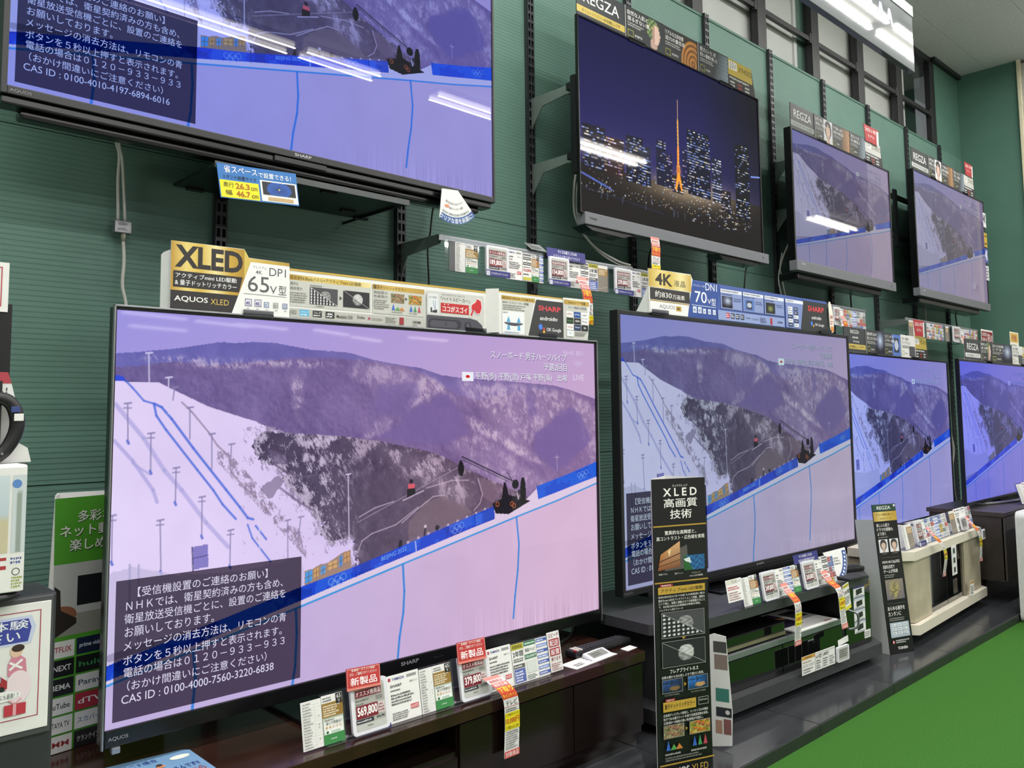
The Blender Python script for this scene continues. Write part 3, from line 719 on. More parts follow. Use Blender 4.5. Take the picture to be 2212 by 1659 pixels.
MSG = ['【受信機設置のご連絡のお願い】', 'ＮＨＫでは、衛星契約済みの方も含め、', '衛星放送受信機ごとに、設置のご連絡を', 'お願いしております。', 'メッセージの消去方法は、リモコンの青', 'ボタンを５秒以上押すと表示されます。', '電話の場合は０１２０－９３３－９３３', '（おかけ間違いにご注意ください）']
MSGBOX = [(39, 387, 233), (24, 404, 259), (22, 421, 264), (23, 439, 149), (22, 457, 265), (22, 476, 258), (23, 492, 263), (28, 510, 233)]

def overlays(scr, w, h, m, msg=None, cap=1.0, live=True):
    kx, kz = 1 / 1000.0, -1 / 562.0
    if msg:
        f = MB().box(0.010, -0.0010, 1 - 554 / 562, 0.291, -0.0006, 1 - 369 / 562).build('message_panel', MSG_FILTER, scr)
        k = Ink(0, 1, kx, kz, -0.0012)
        for t, (x0, yc, x1) in zip(MSG, MSGBOX):
            k.text(t, x0, yc + 6.6, x1, yc - 6.6, '#e6dcf0')
        k.text(msg, 21, 532.5, 245, 521.5, '#e6dcf0')
        k.build('message_text', scr, m)
    co, fs, _ = glyphs('BEIJING 2022', 0.0); k = Ink(0, 1, kx, kz, -0.0012)
    k.put([(443 + p[0] * 52, 397 - p[0] * 12 - p[1] * 9) for p in co.tolist()], fs, lin('#7fb0f0')); k.build('fence_lettering', scr, m)
    if cap:
        g = '#f4ecf6' if cap > 0.9 else '#c9c2d6'
        k = Ink(0, 1, kx, kz, -0.0012)
        for dx, dy, cc in ((1.2, 1.2, '#5c5478'), (0, 0, g)):
            k.text('スノーボード 男子ハーフパイプ', 696 + dx, 42 + dy, 910 + dx, 27 + dy, cc, 0.008); k.text('予選2回目', 842 + dx, 62 + dy, 910 + dx, 47 + dy, cc, 0.008)
            k.text('平野(歩) 平野(流) 戸塚 平野(海)　出場', 656 + dx, 86 + dy, 911 + dx, 69 + dy, cc, 0.008)
        k.rect(623, 87, 651, 70, '#f6f2f8'); k.disc(637, 78.5, 5.2, '#d8201c')
        if live:
            k.text('NHK BS1', 901, 27, 961, 18, '#ddc8e4'); k.text('LIVE', 930, 80, 964, 68, '#e6d6ea')
            for dx, dy in ((-9, 0), (0, 0), (9, 0), (-4.5, 5), (4.5, 5)): k.ring(946 + dx, 42 + dy, 5, 0.9, '#e0cfe6')
        k.build('caption_text', scr, m)

def make_tv(name, label, pose, w, h, bez, m_screen, m_frame, pic, depth=0.05, group='televisions on show', back=(0.12, 0.2, 0.85), bump=0.05):
    x, y, z, a = pose; l, r, t, b = bez
    root = thing(name, (x, y, z), a, label=label, cat='television', group=group)
    so = bpy.data.objects.new('screen', pic); COL.objects.link(so); so.parent = root; so.scale = (w, 1, h); so.location = (0, 0.0015, 0)
    if not pic.materials: pic.materials.append(m_screen)
    so.material_slots[0].link = 'OBJECT'; so.material_slots[0].material = m_screen
    y0 = -0.004
    f = MB().box(-l, y0, -b, 0, depth, h + t, 0.002).box(w, y0, -b, w + r, depth, h + t, 0.002).box(0, y0, h, w, depth, h + t, 0.002).box(0, y0, -b, w, depth, 0, 0.002)
    f.build('bezel', m_frame, root)
    MB().box(-l + 0.003, 0.003, -b + 0.003, w + r - 0.003, depth - 0.002, h + t - 0.003).build('panel_body', M_TVB, root)
    if bump: MB().box(w * back[0], depth - 0.003, h * 0.02, w * (1 - back[0]), depth + bump, h * back[2], 0.012).build('back_cover', M_TVB, root)
    return root, so

POSE = {'A': (0.0, -0.42, 0.33, -0.0144), 'B': (1.539, -0.454, 0.369, -0.026), 'C': (3.102, -0.435, 0.367, 0.018), 'D': (3.985, -0.647, 0.460, 0.0),
        'U1': (-0.181, -0.295, 1.580, 0.008), 'U2': (1.590, -0.256, 1.612, 0.0), 'U3': (3.13, -0.251, 1.627, 0.0), 'U4': (4.60, -0.258, 1.636, 0.0)}

# --- the big 65-inch set on the brown board
mA = screen_mat('screen_65', (0.90, 0.95, 0.97), 1.0, 0.03, 0.0, 0.25)
A, sA = make_tv('television', 'large 65-inch TV with silver rim on the dark brown stand, snowboard broadcast', POSE['A'], 1.4285, 0.8035, (0.004, 0.006, 0.007, 0.032), mA, M_BEZ, PIC, 0.030)
overlays(sA, 1.4285, 0.8035, mA, 'CAS ID : 0100-4000-7560-3220-6838')
MB().box(-0.0065, -0.007, -0.034, -0.003, 0.002, 0.8135, 0.001).box(1.433, -0.007, -0.034, 1.4365, 0.002, 0.8135, 0.001).box(-0.0065, -0.007, 0.8095, 1.4365, 0.002, 0.8135, 0.001).build('silver_rim', M_SILV, A)
k = Ink(0, 0, 1, 1, -0.0046); k.text('SHARP', 0.688, -0.018, 0.742, -0.009, '#8a8a8e', 0.02).text('AQUOS', 0.006, -0.021, 0.043, -0.013, '#9a9a9e')
for i in range(4): k.rect(0.792 + i * .008, -0.019, 0.795 + i * .008, -0.016, '#3a3a3e')
k.build('logo_print', A)
MB().box(0.60, -0.006, -0.048, 0.84, 0.02, -0.032, 0.003).build('sensor_box', M_BEZ, A)
MB().box(0.012, -0.009, -0.044, 0.028, 0.004, -0.032, 0.002).build('corner_clip', M_SILV, A)
MB().box(0.62, 0.02, -0.078, 0.80, 0.06, 0.0).build('neck', M_TVB, A)
MB().box(0.40, -0.09, -0.080, 1.02, 0.20, -0.070, 0.003).build('foot_plate', M_BEZ, A)

# --- 70-inch set on the charcoal rack
mB = screen_mat('screen_70', (0.53, 0.72, 0.72), 1.0, 0.12, 0.03, 0.12)
B, sB = make_tv('television', '70-inch TV with black bezel on the charcoal rack behind the black totem', POSE['B'], 1.538, 0.865, (0.014, 0.014, 0.014, 0.02), mB, M_BEZG, PIC, 0.030)
overlays(sB, 1.538, 0.865, mB, 'CAS ID : 0100-4000-7560-3221-0412', 0.6, False)
k = Ink(0, 0, 1, 1, -0.0046); k.text('SHARP', 0.745, -0.014, 0.795, -0.006, '#8a8a8e', 0.02).text('AQUOS', -0.01, -0.013, 0.03, -0.006, '#77777a'); k.build('logo_print', B)
MB().box(0.10, -0.012, -0.034, 1.45, 0.04, -0.02, 0.003).build('lower_strip', M_BEZ, B)
MB().box(0.55, 0.02, -0.055, 0.99, 0.07, 0.0).build('neck', M_TVB, B); MB().box(0.40, -0.08, -0.058, 1.14, 0.20, -0.050, 0.003).build('foot_plate', M_BEZ, B)

# --- lower sets further along
mC = screen_mat('screen_c', (0.40, 0.60, 0.90), 1.0, 0.10, 0.02, 0.12)
C, sC = make_tv('television', 'TV with bluish snow picture standing on the cream cabinet', POSE['C'], 1.4205, 0.81, (0.006, 0.012, 0.010, 0.004), mC, M_BEZ, PIC, 0.03)
overlays(sC, 1.42, 0.81, mC, None, 0.6, False)
for s in (0.10, 0.60): MB().box(s, -0.10, -0.0048, s + 0.03, 0.0, 0.001, 0.001).build('foot', M_BEZ, C)
mD = screen_mat('screen_d', (0.26, 0.36, 0.90), 1.0, 0.10, 0.02, 0.12)
Dv, sD = make_tv('television', 'deep blue tinted TV standing on the dark wood cabinet at the picture edge', POSE['D'], 1.228, 0.70, (0.010, 0.014, 0.012, 0.014), mD, M_BEZ, PIC, 0.016, bump=0.04)
overlays(sD, 1.228, 0.70, mD, None, 0.6, False)
MB().tube(spline([(0.25, 0.06, -0.024), (0.32, 0.0, -0.027), (0.60, -0.06, -0.027), (0.90, 0.0, -0.027), (0.98, 0.06, -0.024)], 6), 0.007).build('silver_foot', M_SILV, Dv)
MB().box(0.55, 0.01, -0.034, 0.68, 0.05, 0.0).build('neck', M_TVB, Dv)

# --- upper row
mU1 = screen_mat('screen_u1', (0.40, 0.58, 0.98), 1.0, 0.012, 0.0, 0.30)
U1, sU1 = make_tv('television', 'wall-hung TV above the 65-inch set, cut off by the top edge', POSE['U1'], 1.3285, 0.7472, (0.012, 0.008, 0.012, 0.018), mU1, M_BEZG, PIC, 0.06)
overlays(sU1, 1.3285, 0.7472, mU1, 'CAS ID : 0100-4010-4197-6894-6016')
k = Ink(0, 0, 1, 1, -0.0046); k.text('SHARP', 0.642, -0.0125, 0.69, -0.005, '#b0b0b4', 0.02).text('AQUOS', 0.004, -0.013, 0.044, -0.006, '#8a8a8e'); k.build('logo_print', U1)
MB().box(-0.008, 0.004, -0.036, 1.325, 0.05, -0.018, 0.004).build('speaker_strip', M_BEZ, U1)
MB().box(0.03, 0.02, -0.054, 1.29, 0.06, -0.034, 0.008).build('lower_cover', M_BEZ, U1)
sb = MB().box(0.588, -0.002, -0.034, 0.737, 0.01, -0.020, 0.002).build('sensor_box', M_BEZG, U1)
MB().box(0.60, 0.05, -0.078, 0.73, 0.08, -0.03).build('neck', M_TVB, U1)

mU2 = screen_mat('screen_u2', (1, 1, 1), 1.15, 0.03, 0.0, 0.4)
U2, sU2 = make_tv('television', 'wall-hung TV showing a night city skyline with an orange lattice tower', POSE['U2'], 1.222, 0.70, (0.005, 0.006, 0.006, 0.004), mU2, M_BEZ, CITY, 0.010, bump=0)
MB().box(0.012, -0.010, -0.043, 1.258, 0.03, 0.001, 0.003).build('sound_bar', M_SBAR, U2)
k = Ink(0, 0, 1, 1, -0.0106); k.text('TOSHIBA', 0.035, -0.024, 0.075, -0.016, '#2a2a2c', 0.01).disc(1.205, -0.020, 0.004, '#1c1c1e').ring(1.228, -0.020, 0.006, 0.001, '#8a8a8e'); k.build('logo_print', U2)
MB().prism([(0.02, -0.043), (0.30, -0.043), (0.24, -0.062), (0.06, -0.058)], 0.0, 0.06).build('speaker_bulge', M_BEZ, U2); MB().prism([(0.86, -0.043), (1.20, -0.043), (1.15, -0.062), (0.90, -0.062)], 0.0, 0.06).build('speaker_bulge', M_BEZ, U2)

for nm, w, h, lab, tn in (('U3', 1.117, 0.628, 'wall-hung TV in the upper row, right next to the night city TV', (0.36, 0.45, 0.47)), ('U4', 1.228, 0.70, 'wall-hung TV in the upper row, last before the corner', (0.32, 0.40, 0.44))):
    mm = screen_mat('screen_' + nm.lower(), tn, 1.0, 0.02, 0.08, 0.35)
    T, sT = make_tv('television', lab, POSE[nm], w, h, (0.012, 0.008, 0.010, 0.006), mm, M_BEZ, PIC, 0.034)
    overlays(sT, w, h, mm, None, 0.6, False)
    MB().box(-0.012, -0.010, -0.052, w + 0.012, 0.03, -0.002, 0.003).build('sound_bar', M_SBAR, T)
    k = Ink(0, 0, 1, 1, -0.0106); k.text('TOSHIBA', 0.03, -0.022, 0.07, -0.014, '#c8c8ca', 0.01).disc(w - 0.05, -0.026, 0.004, '#1c1c1e').ring(w - 0.03, -0.026, 0.006, 0.001, '#9a9a9e'); k.build('logo_print', T)
    MB().box(0.05, 0.02, -0.085, w * 0.9, 0.12, -0.05, 0.01).build('lower_cover', M_BEZ, T)
    if nm == 'U4':
        k = Ink(0, 0, 1, 1, -0.006)
        for zz, cc in ((0.53, '#e9e9ee'), (0.39, '#c9a83a'), (0.28, '#5560b0'), (0.16, '#e4e4ea')): k.rect(w - 0.03, zz, w + 0.03, zz + 0.10, cc)
        k.text('4K', w - 0.028, 0.56, w + 0.026, 0.62, '#2b2b33', 0.03).text('4K', w - 0.028, 0.30, w + 0.026, 0.37, '#f0f0f4', 0.03); k.text('二', w - 0.02, 0.41, w + 0.02, 0.47, '#3a2e10', 0.03); k.small(w - 0.026, 0.17, w + 0.026, 0.25, 4, '#44445a')
        k.build('spec_sticker', T)
# ================================================================== rails, brackets, shelves, cables on the wall
M_ARM = mat('grey_bracket_steel', '#8d9692', 0.4, 0.5)
M_RAIL = mat('black_rail_steel', '#404246', 0.4, 0.4)
M_SLOT = mat('rail_channel_dark', '#0b0c0d', 0.8)
rail_labels = ['behind the gold topper card of the 65-inch TV', 'at the end of the small black shelf', 'just before the night city TV, carrying grey arms', 'hidden below the middle of the night city TV', 'under the far end of the night city TV', 'in the gap after the night city TV', 'above the third upper TV, reaching up past the windows', 'between the third and the last upper TV', 'behind the last upper TV', 'beside the last window mullion near the corner']
rp = None
for k in range(10):
    X0 = 0.40 + 0.6 * k
    t = thing('slotted_rail', (X0, 0, 0), label='black slotted wall rail ' + rail_labels[k], cat='wall rail', group='slotted rails on the green wall')
    if rp is None:
        b = MB().box(-0.017, -0.019, 0.06, -0.0125, -0.016, 2.80).box(-0.0028, -0.019, 0.06, 0.0028, -0.016, 2.80).box(0.0125, -0.019, 0.06, 0.017, -0.016, 2.80).box(-0.017, -0.019, 0.06, -0.0155, 0, 2.80).box(0.0155, -0.019, 0.06, 0.017, 0, 2.80)
        z = 0.06
        while z < 2.78:
            for s in (-1, 1): b.box(s * 0.0028, -0.019, z, s * 0.0125, -0.016, z + 0.011)
            z += 0.034
        f = b.build('rail_face', M_RAIL, t); c_ = MB().box(-0.0155, -0.010, 0.06, 0.0155, 0, 2.80).build('rail_channel', M_SLOT, t); rp = (f, c_)
    else:
        for q in rp:
            o = q.copy(); COL.objects.link(o); o.parent = t

def arm(parent, x, z, reach=0.205, name='arm'):
    return MB().prism_x([(-0.018, z + 0.030), (-reach, z + 0.030), (-reach, z), (-0.075, z - 0.012), (-0.018, z - 0.085)], x - 0.002, x + 0.002).build(name, M_ARM, parent)

def tv_mount(label, rails, zs, back_y, reach):
    t = thing('tv_wall_mount', (rails[0], 0, zs[-1]), label=label, cat='TV mount', group='steel arms carrying the upper TVs')
    for x in rails:
        for z in zs:
            a = arm(t, x - rails[0], z - zs[-1], reach)
            MB().box(x - rails[0] - 0.004, -reach - 0.012, z - zs[-1] - 0.004, x - rails[0] + 0.012, -reach + 0.012, z - zs[-1] + 0.034, 0.002).build('end_plate', mat('galvanised_plate', '#b9b7ac', 0.35, 0.7), a)
    for z in zs:
        MB().box(-0.02, -reach - 0.02, z - zs[-1] + 0.002, rails[-1] - rails[0] + 0.02, -reach, z - zs[-1] + 0.028, 0.002).build('cross_beam', M_BLACK, t)
    for x in rails:
        MB().box(x - rails[0] - 0.02, back_y - 0.001, -0.05, x - rails[0] + 0.02, -reach - 0.02, zs[0] - zs[-1] + 0.05).build('hook_plate', M_BLACK, t)
tv_mount('grey arms and black beams holding the cut-off upper TV', (0.40, 1.0), (2.05, 1.80), -0.184, 0.15)
tv_mount('grey arms and black beams holding the night city TV', (1.6, 2.2, 2.8), (2.05, 1.80), -0.2455, 0.205)
tv_mount('grey arms and black beams holding the third upper TV', (3.4, 4.0), (2.165, 1.915), -0.145, 0.115)
tv_mount('grey arms and black beams holding the last upper TV', (4.6, 5.2, 5.8), (2.19, 1.94), -0.152, 0.12)

# small black shelf under the cut-off TV
M_SHELF = mat('black_shelf_board', '#16201d', 0.35)
t = thing('wall_shelf', (0.25, 0, 1.50), label='small black shelf board under the cut-off upper TV', cat='shelf')
MB().box(0, -0.297, 0.0, 0.565, -0.060, 0.008, 0.002).build('board', M_SHELF, t)
MB().box(0, -0.302, -0.004, 0.565, -0.297, 0.012, 0.001).build('front_edge', mat('dark_edge_strip', '#4c4f50', 0.35, 0.4), t)
for x in (0.15, 0.545):
    MB().prism_x([(0.0, 0.0), (-0.26, 0.0), (-0.26, -0.004), (0.0, -0.008)], x - 0.002, x + 0.002).build('bracket', M_BLACK, t)
for x, y in ((0.03, -0.08), (0.53, -0.09), (0.30, -0.28), (0.45, -0.14)): MB().box(x, y, -0.006, x + 0.045, y + 0.014, 0.0, 0.001).build('catch', M_BLACK, t)

# price rails: a silver strip on arms, with a clear channel below
ACRY = clear_mat('clear_acrylic', (0.93, 0.95, 0.96), 0.05, 0.04)
def price_rail(label, x0, x1, z, y, arms, h=0.09):
    t = thing('price_rail', (x0, y, z), label=label, cat='price rail', group='silver price rails on wall arms')
    MB().box(0, -0.003, 0, x1 - x0, 0.003, 0.018, 0.001).build('strip', mat('bright_aluminium', '#a9acb0', 0.45, 0.8), t)
    MB().box(0.02, -0.006, -h, x1 - x0, -0.0045, 0.012).build('clear_channel', ACRY, t)
    MB().box(0.02, -0.016, -h - 0.002, x1 - x0, -0.003, -h).build('channel_lip', ACRY, t)
    for a in arms:
        MB().prism_x([(-y - 0.018, 0.022), (0.004, 0.022), (0.004, -0.006), (-y - 0.05, -0.022), (-y - 0.018, -0.09)], a - x0 - 0.002, a - x0 + 0.002).build('arm', M_ARM, t)
    return t
price_rail('long silver price rail between the 65-inch TV topper and the night city TV', 0.985, 2.02, 1.436, -0.22, (1.0, 1.6))
price_rail('short silver price rail under the third upper TV', 3.50, 3.93, 1.432, -0.22, (3.52, 3.90))
price_rail('silver price rail under the last upper TV', 4.47, 5.70, 1.432, -0.22, (4.6, 5.2))

# cables
M_WC = mat('white_cable', '#cfcfc8', 0.5); M_BC = mat('black_cable', '#131315', 0.5)
def cable(label, pts, r, m, n=8):
    b = MB().tube(spline(pts, n), r, 8); return tag(b.build('cable', m, smooth=True), label, 'cable', 'loose cables along the wall')
t = thing('signal_splitter', (0.139, -0.03, 1.368), label='silver signal splitter box hanging on white cables on the wall', cat='splitter')
MB().box(-0.020, -0.010, 0.0, 0.020, 0.010, 0.031, 0.002).build('box', M_SILV, t)
k = Ink(0, 0, 1, 1, -0.0103); k.small(-0.012, 0.018, 0.012, 0.027, 3, '#33343a'); k.small(-0.013, 0.006, 0.013, 0.013, 2, '#55565c'); k.build('print', t)
MB().tube([(0.004, 0, 0.0), (0.004, 0, -0.010), (0.004, 0, -0.020)], [0.007, 0.007, 0.0045]).build('plug', mat('nickel', '#b8b4a8', 0.3, 0.9), t)
cable('thick white cable running from behind the cut-off TV into the splitter, outer one', [(0.112, -0.06, 1.66), (0.112, -0.04, 1.608), (0.127, -0.03, 1.563), (0.126, -0.03, 1.499), (0.129, -0.03, 1.397)], 0.0038, M_WC)
cable('thick white cable beside it into the splitter, inner one', [(0.122, -0.06, 1.66), (0.120, -0.045, 1.60), (0.133, -0.035, 1.55), (0.139, -0.032, 1.49), (0.146, -0.03, 1.397)], 0.0038, M_WC)
cable('white cable dropping from the splitter behind the 65-inch TV', [(0.143, -0.03, 1.350), (0.146, -0.03, 1.30), (0.144, -0.03, 1.24), (0.154, -0.03, 1.19), (0.155, -0.03, 1.10)], 0.0042, M_WC)
cable('black cable hanging below the fan-shaped tag', [(1.124, -0.05, 1.66), (1.118, -0.03, 1.58), (1.108, -0.03, 1.51), (1.097, -0.03, 1.448), (1.101, -0.03, 1.343), (1.10, -0.03, 1.22)], 0.003, M_BC)
cable('pale grey cable looping down beside the night city TV', [(1.79, -0.12, 1.92), (1.762, -0.10, 1.84), (1.738, -0.10, 1.762), (1.741, -0.10, 1.64), (1.809, -0.12, 1.545), (1.90, -0.16, 1.49), (1.96, -0.18, 1.475)], 0.0045, M_WC)
cable('second pale grey cable looping down beside the night city TV', [(1.80, -0.12, 1.90), (1.775, -0.10, 1.82), (1.750, -0.10, 1.74), (1.757, -0.10, 1.63), (1.82, -0.12, 1.535), (1.90, -0.16, 1.478), (1.97, -0.18, 1.468)], 0.003, M_WC)
cable('black cable dropping from the middle of the night city TV', [(2.263, -0.08, 1.62), (2.26, -0.05, 1.572), (2.247, -0.05, 1.473), (2.245, -0.04, 1.30)], 0.004, M_BC)
cable('black cable dropping from the far end of the night city TV', [(3.03, -0.08, 1.66), (3.029, -0.05, 1.60), (3.005, -0.05, 1.506), (3.0, -0.04, 1.35)], 0.004, M_BC)
cable('white cable pair loop before the third upper TV', [(3.49, -0.05, 1.82), (3.466, -0.05, 1.791), (3.381, -0.05, 1.684), (3.336, -0.05, 1.585), (3.354, -0.05, 1.504), (3.38, -0.05, 1.44)], 0.004, M_WC)
cable('thin white cable crossing that loop before the third upper TV', [(3.40, -0.04, 1.72), (3.355, -0.05, 1.64), (3.38, -0.05, 1.55), (3.41, -0.05, 1.47)], 0.0035, M_WC)
cable('black cable dropping from the third upper TV', [(4.15, -0.06, 1.66), (4.154, -0.05, 1.602), (4.153, -0.05, 1.536), (4.161, -0.05, 1.44)], 0.004, M_BC)
cable('white cable hanging from the last upper TV', [(5.17, -0.06, 1.67), (5.188, -0.05, 1.628), (5.258, -0.05, 1.567), (5.266, -0.05, 1.44)], 0.0045, M_WC)
cable('black cable hanging from the last upper TV', [(5.855, -0.06, 1.70), (5.853, -0.05, 1.662), (5.822, -0.05, 1.577), (5.858, -0.05, 1.44)], 0.0045, M_BC)
cable('white cable hanging between the cream cabinet TV and the dark cabinet TV', [(5.00, -0.003, 1.02), (5.02, -0.20, 0.86), (5.04, -0.25, 0.70), (5.0, -0.25, 0.54), (5.03, -0.25, 0.38), (5.08, -0.25, 0.31), (5.12, -0.26, 0.16), (5.14, -0.26, 0.004)], 0.006, M_WC)
cable('black cable looping behind the 65-inch TV onto the brown stand', [(1.52, -0.20, 0.75), (1.46, -0.22, 0.62), (1.40, -0.25, 0.48), (1.45, -0.30, 0.34), (1.40, -0.36, 0.262), (1.28, -0.42, 0.257), (1.20, -0.40, 0.257)], 0.004, M_BC)
cable('thin black cable dropping behind the 70-inch TV', [(1.47, -0.12, 0.95), (1.49, -0.12, 0.72), (1.56, -0.12, 0.58), (1.60, -0.13, 0.35)], 0.0022, M_BC)
cable('black cable tangle end between the two large TVs', [(1.60, -0.20, 0.50), (1.50, -0.20, 0.53), (1.46, -0.22, 0.47), (1.52, -0.22, 0.40), (1.62, -0.25, 0.33)], 0.0035, M_BC)
cable('black cable loop above the cream cabinet TV', [(5.05, -0.003, 1.40), (5.00, -0.03, 1.28), (5.06, -0.06, 1.17), (5.16, -0.06, 1.14), (5.24, -0.04, 1.24), (5.26, -0.003, 1.36)], 0.004, M_BC)
# hook with loose wire between the two large sets
tag(MB().tube([(1.44, -0.004, 0.865), (1.44, -0.06, 0.865), (1.46, -0.075, 0.85)], 0.003).tube(spline([(1.44, -0.02, 0.86), (1.50, -0.03, 0.88), (1.56, -0.03, 0.865)], 5), 0.004).build('wall_hook', M_SILV), 'small metal wall hook in the gap between the two large TVs', 'hook')

# hanging gloss sign near the ceiling
M_SIGN = mat('gloss_white_sign', '#5f6466', 0.7, 0, 0.1, 0.03, 8, coat=0.8)
t = thing('hanging_sign', (2.05, -0.60, 2.59), label='white glossy hanging sign mirroring the ceiling lamps under the ceiling', cat='sign')
MB().box(0, 0, 0, 1.69, 0.03, 0.335, 0.003).build('panel', M_SIGN, t)
MB().box(-0.004, -0.004, 0.285, 1.694, 0.034, 0.340, 0.002).build('top_rail', mat('white_sign_rail', '#8f9496', 0.35), t)
k = Ink(0, 0, 1, 1, -0.0004)
for i, x in enumerate((0.50, 0.64, 0.78, 0.90, 1.02, 1.14, 1.26, 1.36)): k.poly([(x, 0.15), (x + 0.03, 0.235), (x + 0.055, 0.235), (x + 0.09, 0.15), (x + 0.06, 0.15), (x + 0.045, 0.19), (x + 0.025, 0.15)], '#a9a6d0' if i % 2 else '#8f92cc')
k.build('pale_lettering', t)  # made-up pale marks stand in for letters lost in lamp glare
for x in (0.2, 1.5): MB().tube([(x, 0.015, 0.33), (x, 0.015, 0.85)], 0.004).build('hanger', M_SILV, t)

# ================================================================== furniture
def frame_obj(name, loc, yw, label, cat, group=None): return thing(name, loc, yw, label=label, cat=cat, group=group)
M_BROWN = mat('gloss_dark_brown', '#2f1b15', 0.16, 0, 0.4, 0.3, 9, coat=0.15); M_BROWN2 = mat('gloss_brown_black', '#170e0b', 0.18, 0, 0.35, 0.25, 9, coat=0.0)
t = frame_obj('tv_stand', (-0.20, -0.63, 0), 0, 'low glossy dark brown stand under the 65-inch TV', 'TV stand')
W_ = 1.60
MB().box(0, 0, 0.222, W_, 0.52, 0.25, 0.002).build('top_board', M_BROWN, t)
MB().box(0.01, 0.012, 0.03, W_ - 0.01, 0.51, 0.05).box(0.01, 0.03, 0.0, W_ - 0.01, 0.50, 0.03).build('bottom_board', M_BROWN2, t)
MB().box(0.01, 0.012, 0.05, 0.03, 0.51, 0.222).build('side_panel', M_BROWN, t); MB().box(W_ - 0.03, 0.012, 0.05, W_ - 0.01, 0.51, 0.222).build('side_panel', M_BROWN, t)
MB().box(0.03, 0.49, 0.05, W_ - 0.03, 0.51, 0.222).build('back_panel', M_BROWN2, t)
MB().box(0.905, 0.012, 0.05, 0.925, 0.49, 0.222).build('divider', M_BROWN2, t)
MB().box(0.03, 0.012, 0.145, 0.905, 0.48, 0.160).build('shelf_board', M_BROWN2, t)
MB().box(0.03, 0.004, 0.052, 0.904, 0.018, 0.150, 0.001).build('drawer_front', M_BROWN2, t)
for a, b in ((0.909, 1.294), (1.298, W_ - 0.012)): MB().box(a, 0.002, 0.052, b, 0.018, 0.219, 0.001).build('door', M_BROWN2, t)

M_CHAR = mat('charcoal_laminate', '#3b3c3f', 0.45, vary=0.08, scale=60); M_GDOOR = mat('dark_gloss_glass', '#070908', 0.05, 0, 0.6, coat=0.6)
rk = frame_obj('tv_rack', (1.62, -0.69, 0), -0.05, 'charcoal rack with dark glass doors under the 70-inch TV', 'TV stand')
RW = 1.10
MB().prism_z([(-0.18, 0.46), (-0.18, 0.07), (-0.08, 0.0), (RW - 0.10, 0.0), (RW, 0.07), (RW, 0.46)], 0.28, 0.31).build('top_board', M_CHAR, rk)
MB().prism_z([(-0.17, 0.46), (-0.17, 0.05), (-0.08, -0.03), (RW - 0.08, -0.03), (RW - 0.01, 0.05), (RW - 0.01, 0.46)], 0.028, 0.068).build('bottom_board', M_CHAR, rk)
MB().box(0.0, 0.005, 0.068, 0.02, 0.45, 0.28).build('side_panel', M_BLACK, rk); MB().box(-0.10, 0.03, 0.068, -0.08, 0.45, 0.28).build('side_panel', M_CHAR, rk); MB().box(-0.08, 0.006, 0.07, -0.002, 0.016, 0.278).build('corner_panel', M_GDOOR, rk); MB().box(0.80, 0.005, 0.068, 0.82, 0.45, 0.28).build('divider', M_BLACK, rk)
MB().box(-0.10, 0.44, 0.068, RW - 0.02, 0.455, 0.28).build('back_panel', M_BLACK, rk)
MB().box(0.02, 0.015, 0.172, 0.80, 0.43, 0.180).build('shelf_board', M_CHAR, rk)
MB().box(0.02, 0.004, 0.165, 0.80, 0.016, 0.182, 0.001).build('shelf_edge', mat('silver_edge', '#8e9496', 0.35, 0.6), rk)
for a, b in ((0.02, 0.409), (0.413, 0.798)):
    d = MB().box(a, 0.004, 0.070, b, 0.012, 0.163, 0.001).build('glass_door', M_GDOOR, rk)
    if a < 0.1: MB().tube(spline([(0.035, 0.004, 0.158), (0.045, -0.02, 0.148), (0.048, -0.024, 0.125), (0.045, -0.02, 0.104), (0.035, 0.004, 0.095)], 5), 0.004).build('handle', M_SILV, d)
d = MB().box(0.822, 0.002, 0.070, RW - 0.09, 0.014, 0.278, 0.001).build('side_cabinet_door', M_GDOOR, rk)
MB().box(RW - 0.09, 0.012, 0.070, RW - 0.08, 0.44, 0.278).build('side_panel', M_BLACK, rk)
MB().tube(spline([(0.848, 0.004, 0.206), (0.862, -0.02, 0.196), (0.866, -0.024, 0.172), (0.862, -0.02, 0.148), (0.848, 0.004, 0.138)], 5), 0.004).build('handle', M_SILV, d)
for x, y in ((0.02, 0.03), (0.55, 0.03), (0.98, 0.05), (0.12, 0.40), (0.98, 0.40)): MB().tube([(x - 0.010, y, 0.014), (x + 0.010, y, 0.014)], 0.014, 14).box(x - 0.012, y - 0.006, 0.018, x + 0.012, y + 0.010, 0.029).build('caster', M_BLACK, rk)

M_CREAM = mat('cream_board', '#ddd6c4', 0.4, vary=0.03); M_CWOOD = mat('pale_wood_grain', '#b7ad95', 0.45, vary=0.12, scale=14)
cb = frame_obj('cabinet', (2.88, -0.792, 0), 0.053, 'cream cabinet with dark glass middle doors further along the platform', 'TV stand')
CW = 1.06
MB().prism_z([(0, 0.24), (0, 0.05), (0.06, 0.0), (CW - 0.06, 0.0), (CW, 0.05), (CW, 0.46), (0.25, 0.46), (0.25, 0.24)], 0.328, 0.362).build('top_board', M_CREAM, cb)
MB().prism_z([(0, 0.46), (0, 0.05), (0.05, -0.008), (CW - 0.05, -0.008), (CW, 0.05), (CW, 0.46)], 0.046, 0.084).build('bottom_board', M_CREAM, cb)
MB().box(0.02, 0.05, 0.084, 0.035, 0.46, 0.328).build('side_panel', M_CWOOD, cb); MB().box(CW - 0.035, 0.05, 0.084, CW - 0.02, 0.46, 0.328).build('side_panel', M_CWOOD, cb)
MB().box(0.02, 0.45, 0.084, CW - 0.02, 0.46, 0.328).build('back_panel', mat('dark_cabinet_inside', '#20211f', 0.6), cb)
